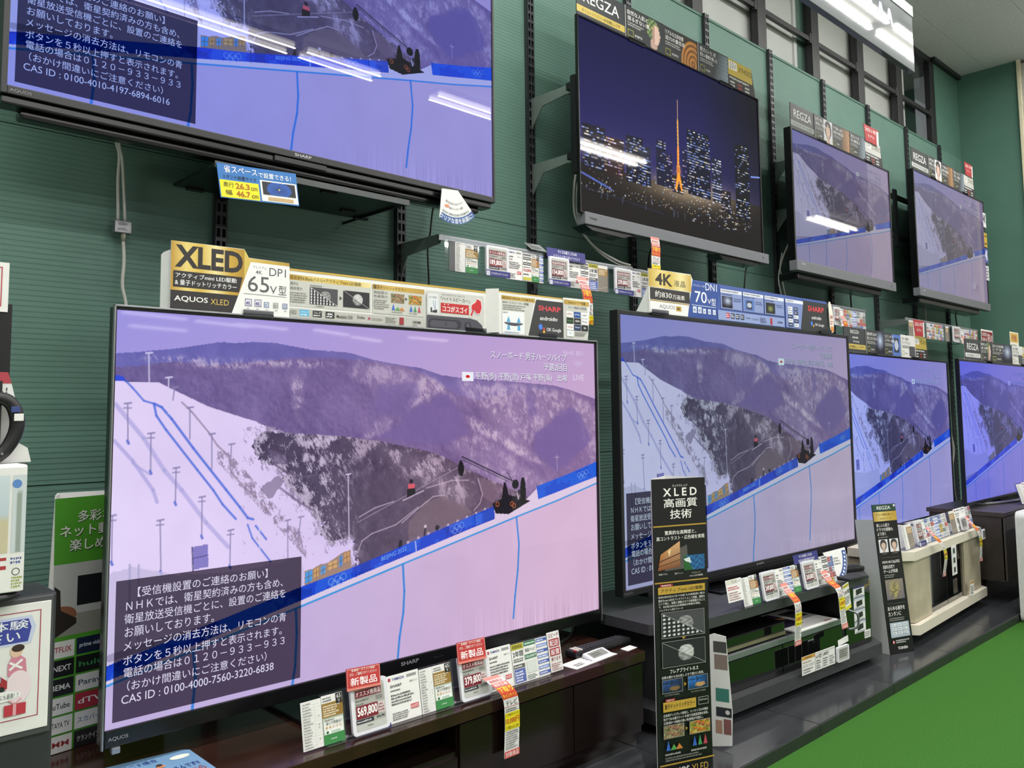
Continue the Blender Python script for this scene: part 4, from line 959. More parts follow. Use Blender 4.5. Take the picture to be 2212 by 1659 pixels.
MB().prism_z([(0.03, 0.05), (0.065, 0.012), (0.270, 0.012), (0.270, 0.03), (0.03, 0.06)], 0.087, 0.326).build('wood_door', M_CWOOD, cb)
MB().prism_z([(0.745, 0.012), (CW - 0.065, 0.012), (CW - 0.03, 0.05), (CW - 0.03, 0.06), (0.745, 0.03)], 0.087, 0.326).build('wood_door', M_CWOOD, cb)
for a, b in ((0.274, 0.506), (0.510, 0.742)): MB().box(a, 0.02, 0.087, b, 0.028, 0.326, 0.001).build('glass_door', M_GDOOR, cb)
for x, y in ((0.06, 0.05), (0.86, 0.05), (0.06, 0.41), (0.98, 0.41)): MB().tube([(x - 0.012, y, 0.021), (x + 0.012, y, 0.021)], 0.021, 14).box(x - 0.014, y - 0.008, 0.03, x + 0.014, y + 0.012, 0.047).build('caster', M_BLACK, cb)
MB().box(CW - 0.03, 0.03, 0.20, CW - 0.01, 0.05, 0.225, 0.002).build('catch', mat('white_plastic'), cb)

M_DW = mat('dark_walnut', '#3a322e', 0.45, vary=0.25, scale=18)
db = frame_obj('cabinet', (3.99, -0.80, 0), 0, 'dark walnut cabinet under the deep blue tinted TV at the picture edge', 'TV stand')
MB().box(-0.01, -0.01, 0.405, 1.30, 0.34, 0.425, 0.001).build('top_board', M_DW, db)
MB().box(0, 0.0, 0.10, 0.02, 0.33, 0.405).build('side_panel', M_DW, db); MB().box(1.27, 0.0, 0.10, 1.29, 0.33, 0.405).build('side_panel', M_DW, db)
MB().box(0.02, 0.012, 0.10, 1.27, 0.33, 0.118).build('bottom_board', M_DW, db); MB().box(0.02, 0.31, 0.118, 1.27, 0.33, 0.405).build('back_panel', M_DW, db)
for a, b in ((0.0, 0.425), (0.43, 0.86), (0.865, 1.29)): MB().box(a, -0.008, 0.104, b, 0.008, 0.40, 0.002).build('door', mat('grey_walnut', '#4a443f', 0.5, vary=0.2, scale=18), db)
MB().box(0.05, 0.10, 0.0, 1.24, 0.30, 0.10).build('plinth', M_DW, db)

# white counter standing on the carpet at the picture edge
t = thing('display_counter', (3.795, -0.905, -0.035), label='white rounded counter panel on the carpet at the picture edge', cat='counter')
b = MB(); pts = []
for (cx, cz, a0) in ((0.03, 0.46, 90), (0.03, 0.03, 180)):
    pts += [(cx + 0.03 * math.cos(math.radians(a0 + q)), cz + 0.03 * math.sin(math.radians(a0 + q))) for q in range(0, 91, 15)]
pts = [(0.9, 0.49)] + pts + [(0.9, 0.0)]
b.prism([(p[0], p[1]) for p in pts], -0.06, 0.0).build('front_panel', mat('white_counter', '#d4d6d4', 0.5), t)
MB().box(0.05, -0.55, 0.0, 0.88, -0.06, 0.46, 0.02).build('body', mat('white_counter'), t)
# ================================================================== advertising boards on top of the sets
M_CARD = mat('white_card', '#e9e9e6', 0.5, vary=0.02); M_CARDG = mat('grey_card_back', '#b6bab8', 0.55, vary=0.02); M_CARDD = mat('dark_card', '#323436', 0.5, vary=0.03)
M_CLIP = clear_mat('clear_clip', (0.55, 0.56, 0.58), 0.12, 0.05)

def slab(parent, name, pts, m, y0=-0.0015, y1=0.0015):
    return MB().prism(pts, y0, y1).build(name, m, parent)

# little printed photographs
def ph_moon(u, v, left=True):
    if left and v < 1 - u:
        d = min(abs((u * 9) % 1 - 0.5), 1) ** 2 + abs((v * 6) % 1 - 0.5) ** 2
        if d < 0.08: return (0.75, 0.75, 0.78)
        c = (0.02, 0.02, 0.025)
    else: c = (0.07, 0.07, 0.08) if left else (0.02, 0.02, 0.025)
    r = math.hypot((u - 0.55) * 1.75, v - 0.5)
    if r < 0.33 and not (left and v < 1 - u):
        n = 0.5 + 0.5 * math.sin(u * 31 + 3 * math.sin(v * 17)); k = 0.18 + 0.22 * n + (0.3 if (not left and v > 1 - u) else 0)
        return (k, k, k)
    return c
def ph_veg(u, v, dull=False):
    n = math.sin(u * 19 + 4 * math.sin(v * 9)) + math.cos(v * 23 + 3 * math.sin(u * 13)); i = int((u * 7.3 + 2 * v * 5.1 + n * 0.6)) % 6
    c = ((0.75, 0.16, 0.03), (0.85, 0.42, 0.05), (0.10, 0.25, 0.03), (0.80, 0.72, 0.15), (0.45, 0.05, 0.06), (0.32, 0.42, 0.08))[i]
    if dull: g = sum(c) / 3; c = tuple(0.45 * x + 0.35 * g for x in c)
    k = 0.75 + 0.25 * math.sin(u * 41 + v * 37); return tuple(x * k for x in c)
def ph_flower(u, v, base=(0.02, 0.02, 0.03), petal=(0.02, 0.12, 0.55)):
    dx, dy = (u - 0.5) * 1.7, v - 0.45; r = math.hypot(dx, dy); a = math.atan2(dy, dx)
    if r < 0.05: return (0.8, 0.6, 0.1)
    k = abs(math.cos(a * 8 + r * 6)) ** 0.6 * (1 if r < 0.62 else 0)
    return tuple(b + (p * (0.5 + r) - b) * k for b, p in zip(base, petal))
def ph_face(u, v):
    """a head in profile before leaves and blossoms"""
    x, y = u, v
    if ((x - 0.60) / 0.22) ** 2 + ((y - 0.52) / 0.32) ** 2 < 1: return (0.72, 0.50, 0.42) if x > 0.5 else (0.42, 0.27, 0.22)
    if ((x - 0.48) / 0.20) ** 2 + ((y - 0.20) / 0.20) ** 2 < 1: return (0.50, 0.34, 0.28)
    if ((x - 0.42) / 0.34) ** 2 + ((y - 0.68) / 0.34) ** 2 < 1:
        n = math.sin(x * 29) * math.cos(y * 31); return (0.45, 0.40, 0.10) if n > 0.35 else ((0.10, 0.22, 0.10) if n > -0.3 else (0.05, 0.05, 0.04))
    return (0.04, 0.045, 0.05)
def ph_horn(u, v):
    r = math.hypot((u - 0.75) * 1.1, v - 0.15); k = 0.5 + 0.5 * math.cos(r * 34)
    return (0.50 * k + 0.12, 0.22 * k + 0.05, 0.04 * k + 0.02) if r < 0.8 else (0.05, 0.04, 0.035)
def ph_glass(u, v):
    k = 0.35 + 0.5 * abs(math.sin(u * 17 + v * 6)) * abs(math.sin(v * 21)); s = max(0.0, min(1.0, (u * 1.3 - v * 0.3)))
    return (0.05 + 0.30 * k * s, 0.055 + 0.40 * k * s, 0.06 + 0.48 * k * s)
def ph_spiral(u, v):
    k = abs(math.sin(u * 9 + v * 13)); return (0.10 + 0.6 * k * u, 0.06 + 0.32 * k * u, 0.03 + 0.10 * u)
def ph_sea(u, v):
    k = 0.5 + 0.5 * math.sin(v * 40 + math.sin(u * 9) * 2); g = max(0, 1 - abs(v - 0.62) * 2.2)
    return (0.35 * k * g + 0.16, 0.16 * k * g + 0.07, 0.06 * k + 0.04 * g)
def ph_wave(u, v):
    n = math.sin(u * 23 + 5 * math.sin(v * 11)) * math.cos(v * 27 + u * 8); e = 1 if (u > 0.12 + 0.3 * (1 - v)) else 0.1
    return (0.02, 0.12 + 0.10 * n * e, 0.30 * e + 0.14 * n * e)
def ph_fish(u, v, lift=1.0):
    r = math.hypot(u - 0.1, (v - 0.75) * 1.3); k = max(0.0, 1 - r / 0.95); n = abs(math.sin(math.atan2(v - 0.75, u - 0.1) * 14))
    if (u - 0.62) ** 2 / 0.06 + (v - 0.3) ** 2 / 0.03 < 1: return (0.30 * lift, 0.18 * lift, 0.07 * lift)
    return (0.01 + 0.03 * k * n, (0.02 + 0.14 * k * n) * lift, (0.05 + 0.5 * k * n) * lift)
def ph_glow(u, v):
    r = math.hypot(u - 0.55, v - 0.62); k = max(0.0, 1 - r * 1.8) ** 2; s = 0.02 if v > 0.3 else 0.006
    return (s + 0.55 * k, s + 0.65 * k, s * 3 + 0.8 * k)
def ph_chip(u, v):
    if 0.2 < u < 0.8 and 0.15 < v < 0.85:
        r = math.hypot(u - 0.5, v - 0.5); return (0.5, 0.55, 0.7) if r < 0.24 else (0.03, 0.03, 0.04)
    return (0.10, 0.20, 0.55)
def ph_small(u, v):
    r = math.hypot(u - 0.5, v - 0.45); return (0.05 + 0.25 * max(0, 0.3 - r) * 3, 0.06 + 0.3 * max(0, 0.3 - r) * 3, 0.05) if r < 0.3 else (0.015, 0.016, 0.018)
def ph_portrait(u, v, warm=1.0):
    x, y = u - 0.5, v
    if (x / 0.24) ** 2 + ((y - 0.52) / 0.30) ** 2 < 1 and not (y > 0.72 and abs(x) > 0.05): return (0.70 * warm, 0.48, 0.38)
    if (x / 0.38) ** 2 + ((y - 0.60) / 0.40) ** 2 < 1: return (0.03, 0.025, 0.025)
    if y < 0.30 and abs(x) < 0.16: return (0.62 * warm, 0.42, 0.34)
    return (0.75, 0.75, 0.78)
def ph_armor(u, v):
    """a dim shape of metal plates against a yellow-brown sky"""
    n = math.sin(u * 17 + 3 * math.sin(v * 12)) * math.cos(v * 19); k = max(0.0, 1 - math.hypot((u - 0.5) * 1.6, v - 0.45) * 1.5)
    return (0.16 + 0.35 * k * (n > 0.1) + 0.10 * v, 0.14 + 0.28 * k * (n > 0.1) + 0.08 * v, 0.08 + 0.05 * n * k + 0.10 * (1 - k))

# --- 65-inch set
x, y, z, a = POSE['A']; V0 = 0.8135
tp = thing('tv_topper', frame_local(POSE['A'], 0.104, V0, 0.012), a, label='gold and white topper boards along the 65-inch TV', cat='advertising board', group='advertising boards on the TVs')
O = (-0.104, -V0)
sh = lambda pts: [(p[0] + O[0], p[1] + O[1]) for p in pts]
slab(tp, 'gold_panel', sh([(0.104, V0), (0.376, V0), (0.375, 0.938), (0.276, 0.939), (0.265, 0.957), (0.104, 0.956)]), M_CARD, -0.0135, -0.0105)
slab(tp, 'side_wing', sh([(0.085, V0), (0.106, V0), (0.106, 0.938), (0.090, 0.930), (0.085, 0.924)]), M_CARDG, -0.0104, -0.0080)
k = Ink(O[0], O[1], 1, 1, -0.0137)
k.grad(0.104, 0.853, 0.2655, 0.956, GOLD); k.poly([(0.2655, 0.956), (0.276, 0.939), (0.276, 0.853), (0.2655, 0.853)], '#d8bd5e'); k.grad(0.276, 0.853, 0.375, 0.938, ['#d8bd5e', '#c9a84a', '#b8963c'])
k.text('XLED', 0.112, 0.902, 0.262, 0.949, '#2b2826', 0.035)
k.poly([(0.109, 0.860), (0.254, 0.860), (0.262, 0.894), (0.109, 0.894)], '#2d2a29')
k.text('アクティブmini LED駆動', 0.114, 0.8795, 0.248, 0.890, '#ffffff', 0.012).text('& 量子ドットリッチカラー', 0.113, 0.8645, 0.248, 0.8755, '#ffffff', 0.012)
k.poly([(0.104, V0), (0.238, V0), (0.252, 0.853), (0.104, 0.853)], '#2c2a2b')
k.text('AQUOS', 0.112, 0.829, 0.184, 0.842, '#f4f2ee', 0.012).text('XLED', 0.190, 0.829, 0.231, 0.841, '#d9b75c')
k.poly([(0.238, V0), (0.376, V0), (0.375, 0.930), (0.280, 0.930)], '#f1f1ef')
k.text('プレミアム', 0.285, 0.917, 0.319, 0.923, '#555555').text('4K', 0.292, 0.905, 0.308, 0.913, '#555555', 0.01).text('DP1', 0.325, 0.904, 0.366, 0.922, '#5a5a5c')
k.text('65', 0.274, 0.865, 0.325, 0.900, '#5a5a5c', 0.0).text('V', 0.327, 0.865, 0.344, 0.881, '#5a5a5c').text('型', 0.348, 0.863, 0.368, 0.884, '#5a5a5c')
k.rect(0.264, 0.8585, 0.368, 0.8595, '#777777')
for i, (q, cc) in enumerate((('4K', '#5a51a0'), ('4K', '#5a51a0'), ('地上', '#3f6fb0'), ('BS', '#8a8a86'), ('CS', '#3f5fa0'))):
    s = 0.016 if i < 2 else 0.012; xx = 0.268 + i * 0.0225; k.frame(xx, 0.832, xx + s, 0.832 + s, 0.0012, cc); k.text(q, xx + 0.0022, 0.8345, xx + s - 0.0022, 0.8345 + s * 0.55, cc, 0.01); k.rect(xx + 0.004, 0.826, xx + 0.010, 0.8275, '#999999')
k.build('print', tp)
ib = slab(tp, 'info_board', sh([(0.376, V0), (0.977, V0), (0.977, 0.927), (0.376, 0.927)]), M_CARD, -0.0120, -0.0095)
k = Ink(O[0], O[1], 1, 1, -0.0124)
k.rect(0.376, 0.922, 0.977, 0.927, '#c9a648').rect(0.378, 0.841, 0.598, 0.901, '#c9c9c2').grad(0.376, 0.901, 0.598, 0.9135, GOLD[:4]).text('低反射N-Blackパネル+アクティブmini LED駆動', 0.378, 0.9025, 0.570, 0.9115, '#40351c', 0.01)
k.text('異的な', 0.379, 0.889, 0.399, 0.897, '#5c5c58').text('暗表現力', 0.379, 0.878, 0.409, 0.886, '#5c5c58'); k.small(0.379, 0.848, 0.422, 0.874, 5, '#777772')
k.img(0.429, 0.849, 0.504, 0.889, 45, 24, lambda u, v: ph_moon(u, v, True)).img(0.519, 0.849, 0.594, 0.889, 40, 22, lambda u, v: ph_moon(u, v, False)).line([(0.429, 0.889), (0.504, 0.849)], 0.0007, '#dddddd').line([(0.519, 0.889), (0.594, 0.849)], 0.0007, '#dddddd')
k.poly([(0.509, 0.864), (0.509, 0.874), (0.516, 0.869)], '#444444'); k.small(0.430, 0.890, 0.470, 0.895, 1, '#777772'); k.small(0.445, 0.843, 0.480, 0.847, 1, '#777772')
k.rect(0.603, 0.841, 0.763, 0.900, '#c9c9c2').grad(0.603, 0.900, 0.763, 0.9125, ['#a8873a', '#d8b864', '#c7a34c', '#b8954a']).text('量子ドットリッチカラー', 0.606, 0.9015, 0.705, 0.910, '#40351c', 0.01)
k.text('高純度の', 0.606, 0.889, 0.647, 0.897, '#5c5c58').text('色再現力', 0.606, 0.879, 0.647, 0.887, '#5c5c58'); k.small(0.606, 0.850, 0.652, 0.876, 5, '#777772')
k.img(0.658, 0.871, 0.699, 0.894, 24, 14, lambda u, v: ph_veg(u, v, True)).img(0.713, 0.871, 0.754, 0.894, 24, 14, ph_veg).poly([(0.702, 0.879), (0.702, 0.887), (0.709, 0.883)], '#444444')
for xx, cs in ((0.660, ('#3a6ac8', '#5aa050', '#d08040')), (0.715, ('#3a6ac8', '#4a9a60', '#c04a5a'))):
    for i, cc in enumerate(cs): k.poly([(xx + i * 0.013 - (0.003 if i and xx < 0.7 else 0), 0.852), (xx + 0.005 + i * 0.013, 0.868 if (i == 0 or xx > 0.7) else 0.861), (xx + 0.010 + i * 0.013 + (0.004 if i and xx < 0.7 else 0), 0.852)], cc)
k.small(0.660, 0.845, 0.695, 0.849, 1, '#777772'); k.small(0.714, 0.845, 0.750, 0.849, 1, '#777772')
k.rect(0.378, 0.8145, 0.763, 0.836, '#bdbdb6')
for x0, cc, tx, tc in ((0.402, '#58b4dc', 'アクティブ', '#ffffff'), (0.436, '#2b2b2b', 'フレア', '#ffffff'), (0.470, '#2b2b2b', '4K', '#ffffff')): k.rect(x0, 0.819, x0 + 0.024, 0.834, cc).text(tx, x0 + 0.003, 0.826, x0 + 0.021, 0.831, tc, 0.02); k.small(x0 + 0.002, 0.820, x0 + 0.022, 0.825, 1, tc)
k.small(0.379, 0.822, 0.396, 0.832, 2, '#8a8a86'); k.text('Medalist S2X', 0.500, 0.821, 0.545, 0.829, '#444444', 0.005).text('Dolby', 0.558, 0.822, 0.580, 0.830, '#333333', 0.005).disc(0.592, 0.826, 0.003, '#b03060').text('COCORO+', 0.598, 0.822, 0.632, 0.828, '#777777')
k.small(0.640, 0.818, 0.676, 0.833, 4, '#777772').rect(0.683, 0.817, 0.696, 0.835, '#a02c34').text('HDMI', 0.725, 0.823, 0.750, 0.829, '#333333', 0.015).text('5m', 0.725, 0.816, 0.738, 0.820, '#555555')
k.rect(0.769, V0 + 0.001, 0.966, 0.912, '#cfcfca').text('音を斜め前方向に放出する', 0.820, 0.902, 0.898, 0.908, '#6a6a66').text('「ハイトスピーカー」', 0.816, 0.889, 0.915, 0.900, '#2b2b2b', 0.02)
k.rect(0.773, 0.852, 0.808, 0.905, '#dfe2e4').text('20°傾斜', 0.776, 0.892, 0.803, 0.898, '#777777'); k.rect(0.781, 0.855, 0.786, 0.868, '#333333').poly([(0.787, 0.855), (0.803, 0.855), (0.803, 0.864), (0.787, 0.860)], '#333333').line([(0.796, 0.862), (0.789, 0.886)], 0.001, '#5a7ab8').line([(0.796, 0.862), (0.797, 0.888)], 0.001, '#5a7ab8')
k.rect(0.815, 0.857, 0.912, 0.883, '#c02a2c').text('ココがスゴイ', 0.821, 0.8605, 0.906, 0.876, '#ffffff', 0.03).disc(0.828, 0.8795, 0.0016, '#ffffff').disc(0.840, 0.8795, 0.0016, '#ffffff')
arrow = [(0.916, 0.856), (0.924, 0.872), (0.920, 0.874), (0.922, 0.885), (0.937, 0.894), (0.941, 0.903), (0.955, 0.898), (0.958, 0.880), (0.952, 0.864), (0.940, 0.862), (0.930, 0.872), (0.922, 0.854)]
k.poly([(p[0] + (p[0] - 0.938) * 0.10, p[1] + (p[1] - 0.879) * 0.10) for p in arrow], '#ffffff').poly(arrow, '#cc2a30')
k.poly([(0.769, V0), (0.966, V0), (0.958, 0.832), (0.940, 0.844), (0.915, 0.848), (0.769, 0.848)], '#4a4a54').poly([(0.772, V0), (0.874, V0), (0.884, 0.822), (0.884, 0.834), (0.876, 0.840), (0.782, 0.840), (0.774, 0.834)], '#2f2f37').poly([(0.782, 0.818), (0.866, 0.818), (0.872, 0.826), (0.866, 0.835), (0.784, 0.835), (0.777, 0.826)], '#4e4e58').disc(0.832, 0.8265, 0.004, '#3a3a44').poly([(0.898, 0.818), (0.916, 0.818), (0.920, 0.826), (0.914, 0.837), (0.900, 0.837), (0.895, 0.828)], '#2b2b33').poly([(0.903, 0.821), (0.911, 0.821), (0.914, 0.828), (0.909, 0.834), (0.903, 0.834)], '#565660')
k.build('print', ib)
MB().prism_z([(0.977 + O[0], -0.0120), (1.001 + O[0], -0.040), (1.025 + O[0], -0.014), (1.023 + O[0], -0.011), (1.001 + O[0], -0.036), (0.979 + O[0], -0.0095)], 0.0, 0.935 - V0).build('folded_spacer', M_CARD, tp)
rp_ = slab(tp, 'speaker_board', sh([(1.025, V0), (1.287, V0), (1.287, 0.934), (1.025, 0.934)]), M_CARD, -0.0135, -0.011)
k = Ink(O[0], O[1], 1, 1, -0.0137)
k.rect(1.025, 0.930, 1.287, 0.934, '#c9a648').poly([(1.036, V0), (1.135, V0), (1.164, 0.9105), (1.036, 0.9105)], '#d0d0ca').grad(1.035, 0.9105, 1.168, 0.9225, ['#b08e3c', '#d3b35c', '#c2a04a']).text('AROUND SPEAKER SYSTEM PLUS', 1.038, 0.913, 1.160, 0.9195, '#40351c', 0.01)
k.text('80W 11スピーカー搭載', 1.039, 0.900, 1.142, 0.908, '#555552', 0.005); k.small(1.040, 0.881, 1.142, 0.898, 3, '#777772')
k.rect(1.037, 0.8155, 1.124, 0.879, '#eef0f2').poly([(1.042, 0.847), (1.120, 0.847), (1.112, 0.842), (1.090, 0.838), (1.072, 0.838), (1.050, 0.842)], '#4c4f58')
for s in (-1, 1): k.poly([(1.081 + s * 0.012, 0.848), (1.081 + s * 0.020, 0.865), (1.081 + s * 0.028, 0.848)], '#5aa8d8').poly([(1.081 + s * 0.016, 0.840), (1.081 + s * 0.024, 0.840), (1.081 + s * 0.026, 0.826), (1.081 + s * 0.014, 0.826)], '#5aa8d8')
k.small(1.040, 0.872, 1.062, 0.877, 1, '#777772'); k.small(1.045, 0.817, 1.115, 0.821, 1, '#4a80b0')
k.poly([(1.139, V0 + 0.001), (1.287, V0 + 0.001), (1.287, 0.921), (1.173, 0.921)], '#363638')
k.text('SHARP', 1.181, 0.890, 1.275, 0.905, '#e0464c', 0.02).text('androidtv', 1.187, 0.862, 1.262, 0.874, '#f2f2f2', 0.012).disc(1.189, 0.842, 0.0085, '#4a80e8').disc(1.203, 0.837, 0.004, '#d84a40').disc(1.203, 0.828, 0.0045, '#e8b23c').disc(1.210, 0.843, 0.0016, '#4aa060').text('OK Google', 1.214, 0.828, 1.276, 0.841, '#f4f4f4', 0.008)
k.build('print', rp_)
ac = slab(tp, 'streaming_card', sh([(1.286, V0 - 0.004), (1.392, V0 - 0.002), (1.407, 0.934), (1.403, 0.938), (1.286, 0.936)]), M_CARD, -0.0175, -0.0145)
k = Ink(O[0], O[1], 1, 1, -0.0177)
k.rect(1.288, V0, 1.392, 0.916, '#cacac4').grad(1.288, 0.917, 1.400, 0.931, ['#b08e3c', '#d3b35c', '#c2a04a']).text('Android TV™搭載', 1.306, 0.9195, 1.384, 0.9285, '#40351c', 0.01).text('ネット動画も高画質', 1.306, 0.905, 1.388, 0.913, '#555552')
tiles = (('NETFLIX', '#f0f0f0', '#b03038'), ('prime', '#1f4f9a', '#e8f0ff'), ('U-NEXT', '#f4f4f4', '#333333'), ('hulu', '#20301e', '#5a9a5a'), ('ABEMA', '#1c1c1c', '#e8e8e8'), ('Paravi', '#f0f2f4', '#444444'), ('YouTube', '#f0f0f0', '#b03030'), ('Disney+', '#22345e', '#e8f0ff'), ('B', '#202428', '#d0d0d0'), ('TV', '#eef4f6', '#2a6a90'))
for i, (tx, bg, fg) in enumerate(tiles):
    xx = 1.297 + (i % 3) * 0.033; zz = 0.879 - (i // 3) * 0.0195; k.rect(xx, zz, xx + 0.030, zz + 0.0175, bg).text(tx, xx + (0.004 if len(tx) > 2 else 0.010), zz + 0.006, xx + (0.026 if len(tx) > 2 else 0.020), zz + 0.012, fg, 0.01)
k.small(1.332, 0.822, 1.388, 0.836, 4, '#777772'); k.build('print', ac)
for xx in (0.262, 0.90, 1.18):
    MB().box(xx + O[0], -0.021, -0.006, xx + 0.072 + O[0], -0.018, 0.010, 0.0008).box(xx + O[0], -0.021, 0.0, xx + 0.072 + O[0], 0.018, 0.002).build('clip', M_CLIP, tp)

# --- 70-inch set
x, y, z, a = POSE['B']; V0 = 0.880
tp = thing('tv_topper', frame_local(POSE['B'], 0.147, V0, 0.012), a, label='gold, blue and black topper boards along the 70-inch TV', cat='advertising board', group='advertising boards on the TVs')
O = (-0.147, -V0)
slab(tp, 'gold_panel', sh([(0.147, V0), (0.360, V0), (0.394, 1.014), (0.383, 1.031), (0.147, 1.028)]), M_CARD, -0.0175, -0.0145)
slab(tp, 'side_wing', sh([(0.085, V0), (0.148, V0), (0.148, 0.974), (0.138, 0.955), (0.112, 0.915)]), M_CARDG, -0.0142, -0.012)
k = Ink(O[0], O[1], 1, 1, -0.0177)
k.grad(0.147, 0.968, 0.385, 1.028, ['#c4a240', '#e8d488', '#d8bc58', '#efe2a4', '#c9a648']); k.text('4K', 0.182, 0.977, 0.276, 1.018, '#332c22', 0.03).text('液晶', 0.284, 0.980, 0.350, 1.002, '#332c22')
k.rect(0.152, 0.926, 0.374, 0.966, '#33302e').text('約830', 0.178, 0.935, 0.270, 0.957, '#f4f2ee', 0.012).text('万画素', 0.274, 0.935, 0.344, 0.951, '#f4f2ee', 0.01)
k.rect(0.150, 0.921, 0.368, 0.924, '#b99a4a').rect(0.150, V0 + 0.001, 0.360, 0.920, '#efefee').text('AQUOS', 0.200, 0.897, 0.286, 0.912, '#5a6078').rect(0.292, 0.895, 0.322, 0.912, '#c7a446').text('4K', 0.296, 0.898, 0.318, 0.909, '#332c22', 0.02); k.build('print', tp)
bb = slab(tp, 'blue_board', sh([(0.360, V0), (1.164, V0), (1.164, 1.012), (0.392, 1.014)]), mat('blue_card', '#4a62a8', 0.5, vary=0.02), -0.0150, -0.0120)
k = Ink(O[0], O[1], 1, 1, -0.0154)
k.poly([(0.362, V0 + 0.001), (0.536, V0 + 0.001), (0.566, 1.010), (0.393, 1.010)], '#33519c')
k.text('フラッグシップ4K', 0.398, 0.992, 0.470, 1.000, '#e6ecf8').text('DN1', 0.474, 0.984, 0.545, 1.009, '#f4f6fb').text('70', 0.408, 0.936, 0.480, 0.976, '#f8f9fc', 0.004).text('V', 0.484, 0.936, 0.506, 0.953, '#f8f9fc').text('型', 0.508, 0.932, 0.536, 0.957, '#f8f9fc').rect(0.388, 0.924, 0.536, 0.926, '#dfe6f4')
for i, q in enumerate(('4K', '4K', '地', 'BS', 'CS')):
    xx = 0.394 + i * 0.030; s = 0.022 if i < 2 else 0.018; k.rect(xx, 0.898, xx + s, 0.898 + s, '#dfe6f4').text(q, xx + 0.004, 0.902, xx + s - 0.004, 0.898 + s - 0.006, '#33519c', 0.02)
for (x0, x1, ph, seed) in ((0.566, 0.706, ph_glow, 1), (0.714, 0.856, ph_chip, 2), (0.864, 1.008, ph_small, 3)):
    k.rect(x0, 0.926, x1, 0.998, '#8c9ccc').rect(x0, 0.985, x1, 0.998, '#e6eaf4'); k.small(x0 + 0.004, 0.987, x1 - 0.02, 0.996, 1, '#6a6f80', seed=seed); k.small(x0 + 0.004, 0.974, x1 - 0.06, 0.983, 1, '#3a4a80', seed=seed); k.img(x0 + 0.008, 0.930, x0 + 0.076, 0.972, 16, 12, ph); k.small(x0 + 0.084, 0.955, x1 - 0.004, 0.970, 2, '#4a5688', seed=seed)
k.rect(0.545, V0 + 0.003, 1.008, 0.918, '#93a3d2')
for i, cc in enumerate(('#c0485a', '#2b3350', '#2b3350', '#2b3350')): k.rect(0.596 + i * 0.032, 0.892, 0.620 + i * 0.032, 0.912, cc); k.small(0.598 + i * 0.032, 0.895, 0.618 + i * 0.032, 0.909, 2, '#f0f0f6', seed=i)
k.text('Dolby', 0.728, 0.897, 0.760, 0.905, '#44507c').text('COCORO+', 0.772, 0.896, 0.815, 0.903, '#5a6690'); k.small(0.825, 0.888, 0.880, 0.910, 4, '#5a6690'); k.rect(0.900, 0.886, 0.915, 0.912, '#b23440').text('HDMI', 0.955, 0.896, 0.990, 0.903, '#3a4468', 0.012)
k.poly([(1.018, V0 + 0.003), (1.134, V0 + 0.003), (1.160, 0.998), (1.018, 0.998)], '#8090c6').rect(1.018, 0.985, 1.158, 0.998, '#e6eaf4'); k.small(1.024, 0.987, 1.100, 0.996, 1, '#6a6f80')
for i in range(10):
    xx = 1.036 + (i % 2) * 0.045; zz = 0.955 - (i // 2) * 0.0165; dk = i in (1, 3, 4, 7, 8); k.rect(xx, zz, xx + 0.034, zz + 0.0135, '#27345e' if dk else '#eef0f4'); k.small(xx + 0.005, zz + 0.003, xx + 0.029, zz + 0.010, 1, '#dfe6f4' if dk else '#555a70', seed=i)
k.build('print', bb)
sb_ = slab(tp, 'black_board', sh([(1.140, V0), (1.366, V0), (1.360, 1.012), (1.164, 1.012)]), M_CARDD, -0.0170, -0.0151)
k = Ink(O[0], O[1], 1, 1, -0.0173); k.poly([(1.140, 1.003), (1.362, 1.003), (1.360, 1.012), (1.164, 1.012)], '#4a62a8').text('SHARP', 1.199, 0.962, 1.333, 0.984, '#e8484c', 0.02).text('androidtv', 1.228, 0.930, 1.310, 0.944, '#f0f0f0', 0.012).disc(1.226, 0.911, 0.009, '#4a80e8').disc(1.240, 0.902, 0.005, '#e8b23c').text('OK Google', 1.252, 0.900, 1.330, 0.914, '#f4f4f4', 0.008); k.build('print', sb_)
pt = [(0.0, 0.0), (0.010, -0.004), (0.022, 0.0), (0.028, 0.018), (0.026, 0.060), (0.016, 0.105), (0.004, 0.128), (-0.006, 0.130), (-0.012, 0.118), (-0.010, 0.06), (-0.006, 0.02)]
ob = slab(tp, 'shoe_shaped_card', [(1.378 + O[0] + p[0], 0.0 + p[1] + 0.004) for p in pt], mat('cream_card', '#f1ece0', 0.5), -0.0235, -0.0215)
k = Ink(1.378 + O[0], 0.004, 1, 1, -0.0238); k.poly([(-0.003, 0.024), (0.026, 0.024), (0.024, 0.004), (0.010, -0.001), (0.0, 0.004)], '#e0944a'); k.text('お得', -0.006, 0.055, 0.018, 0.072, '#c8505a', 0.03); k.small(-0.004, 0.030, 0.022, 0.050, 2, '#c86a72'); k.build('print', ob)
for xx in (0.152, 1.29):
    MB().box(xx + O[0], -0.026, -0.006, xx + 0.09 + O[0], -0.0235, 0.012, 0.0008).box(xx + O[0], -0.026, 0.0, xx + 0.09 + O[0], 0.012, 0.002).build('clip', M_CLIP, tp)

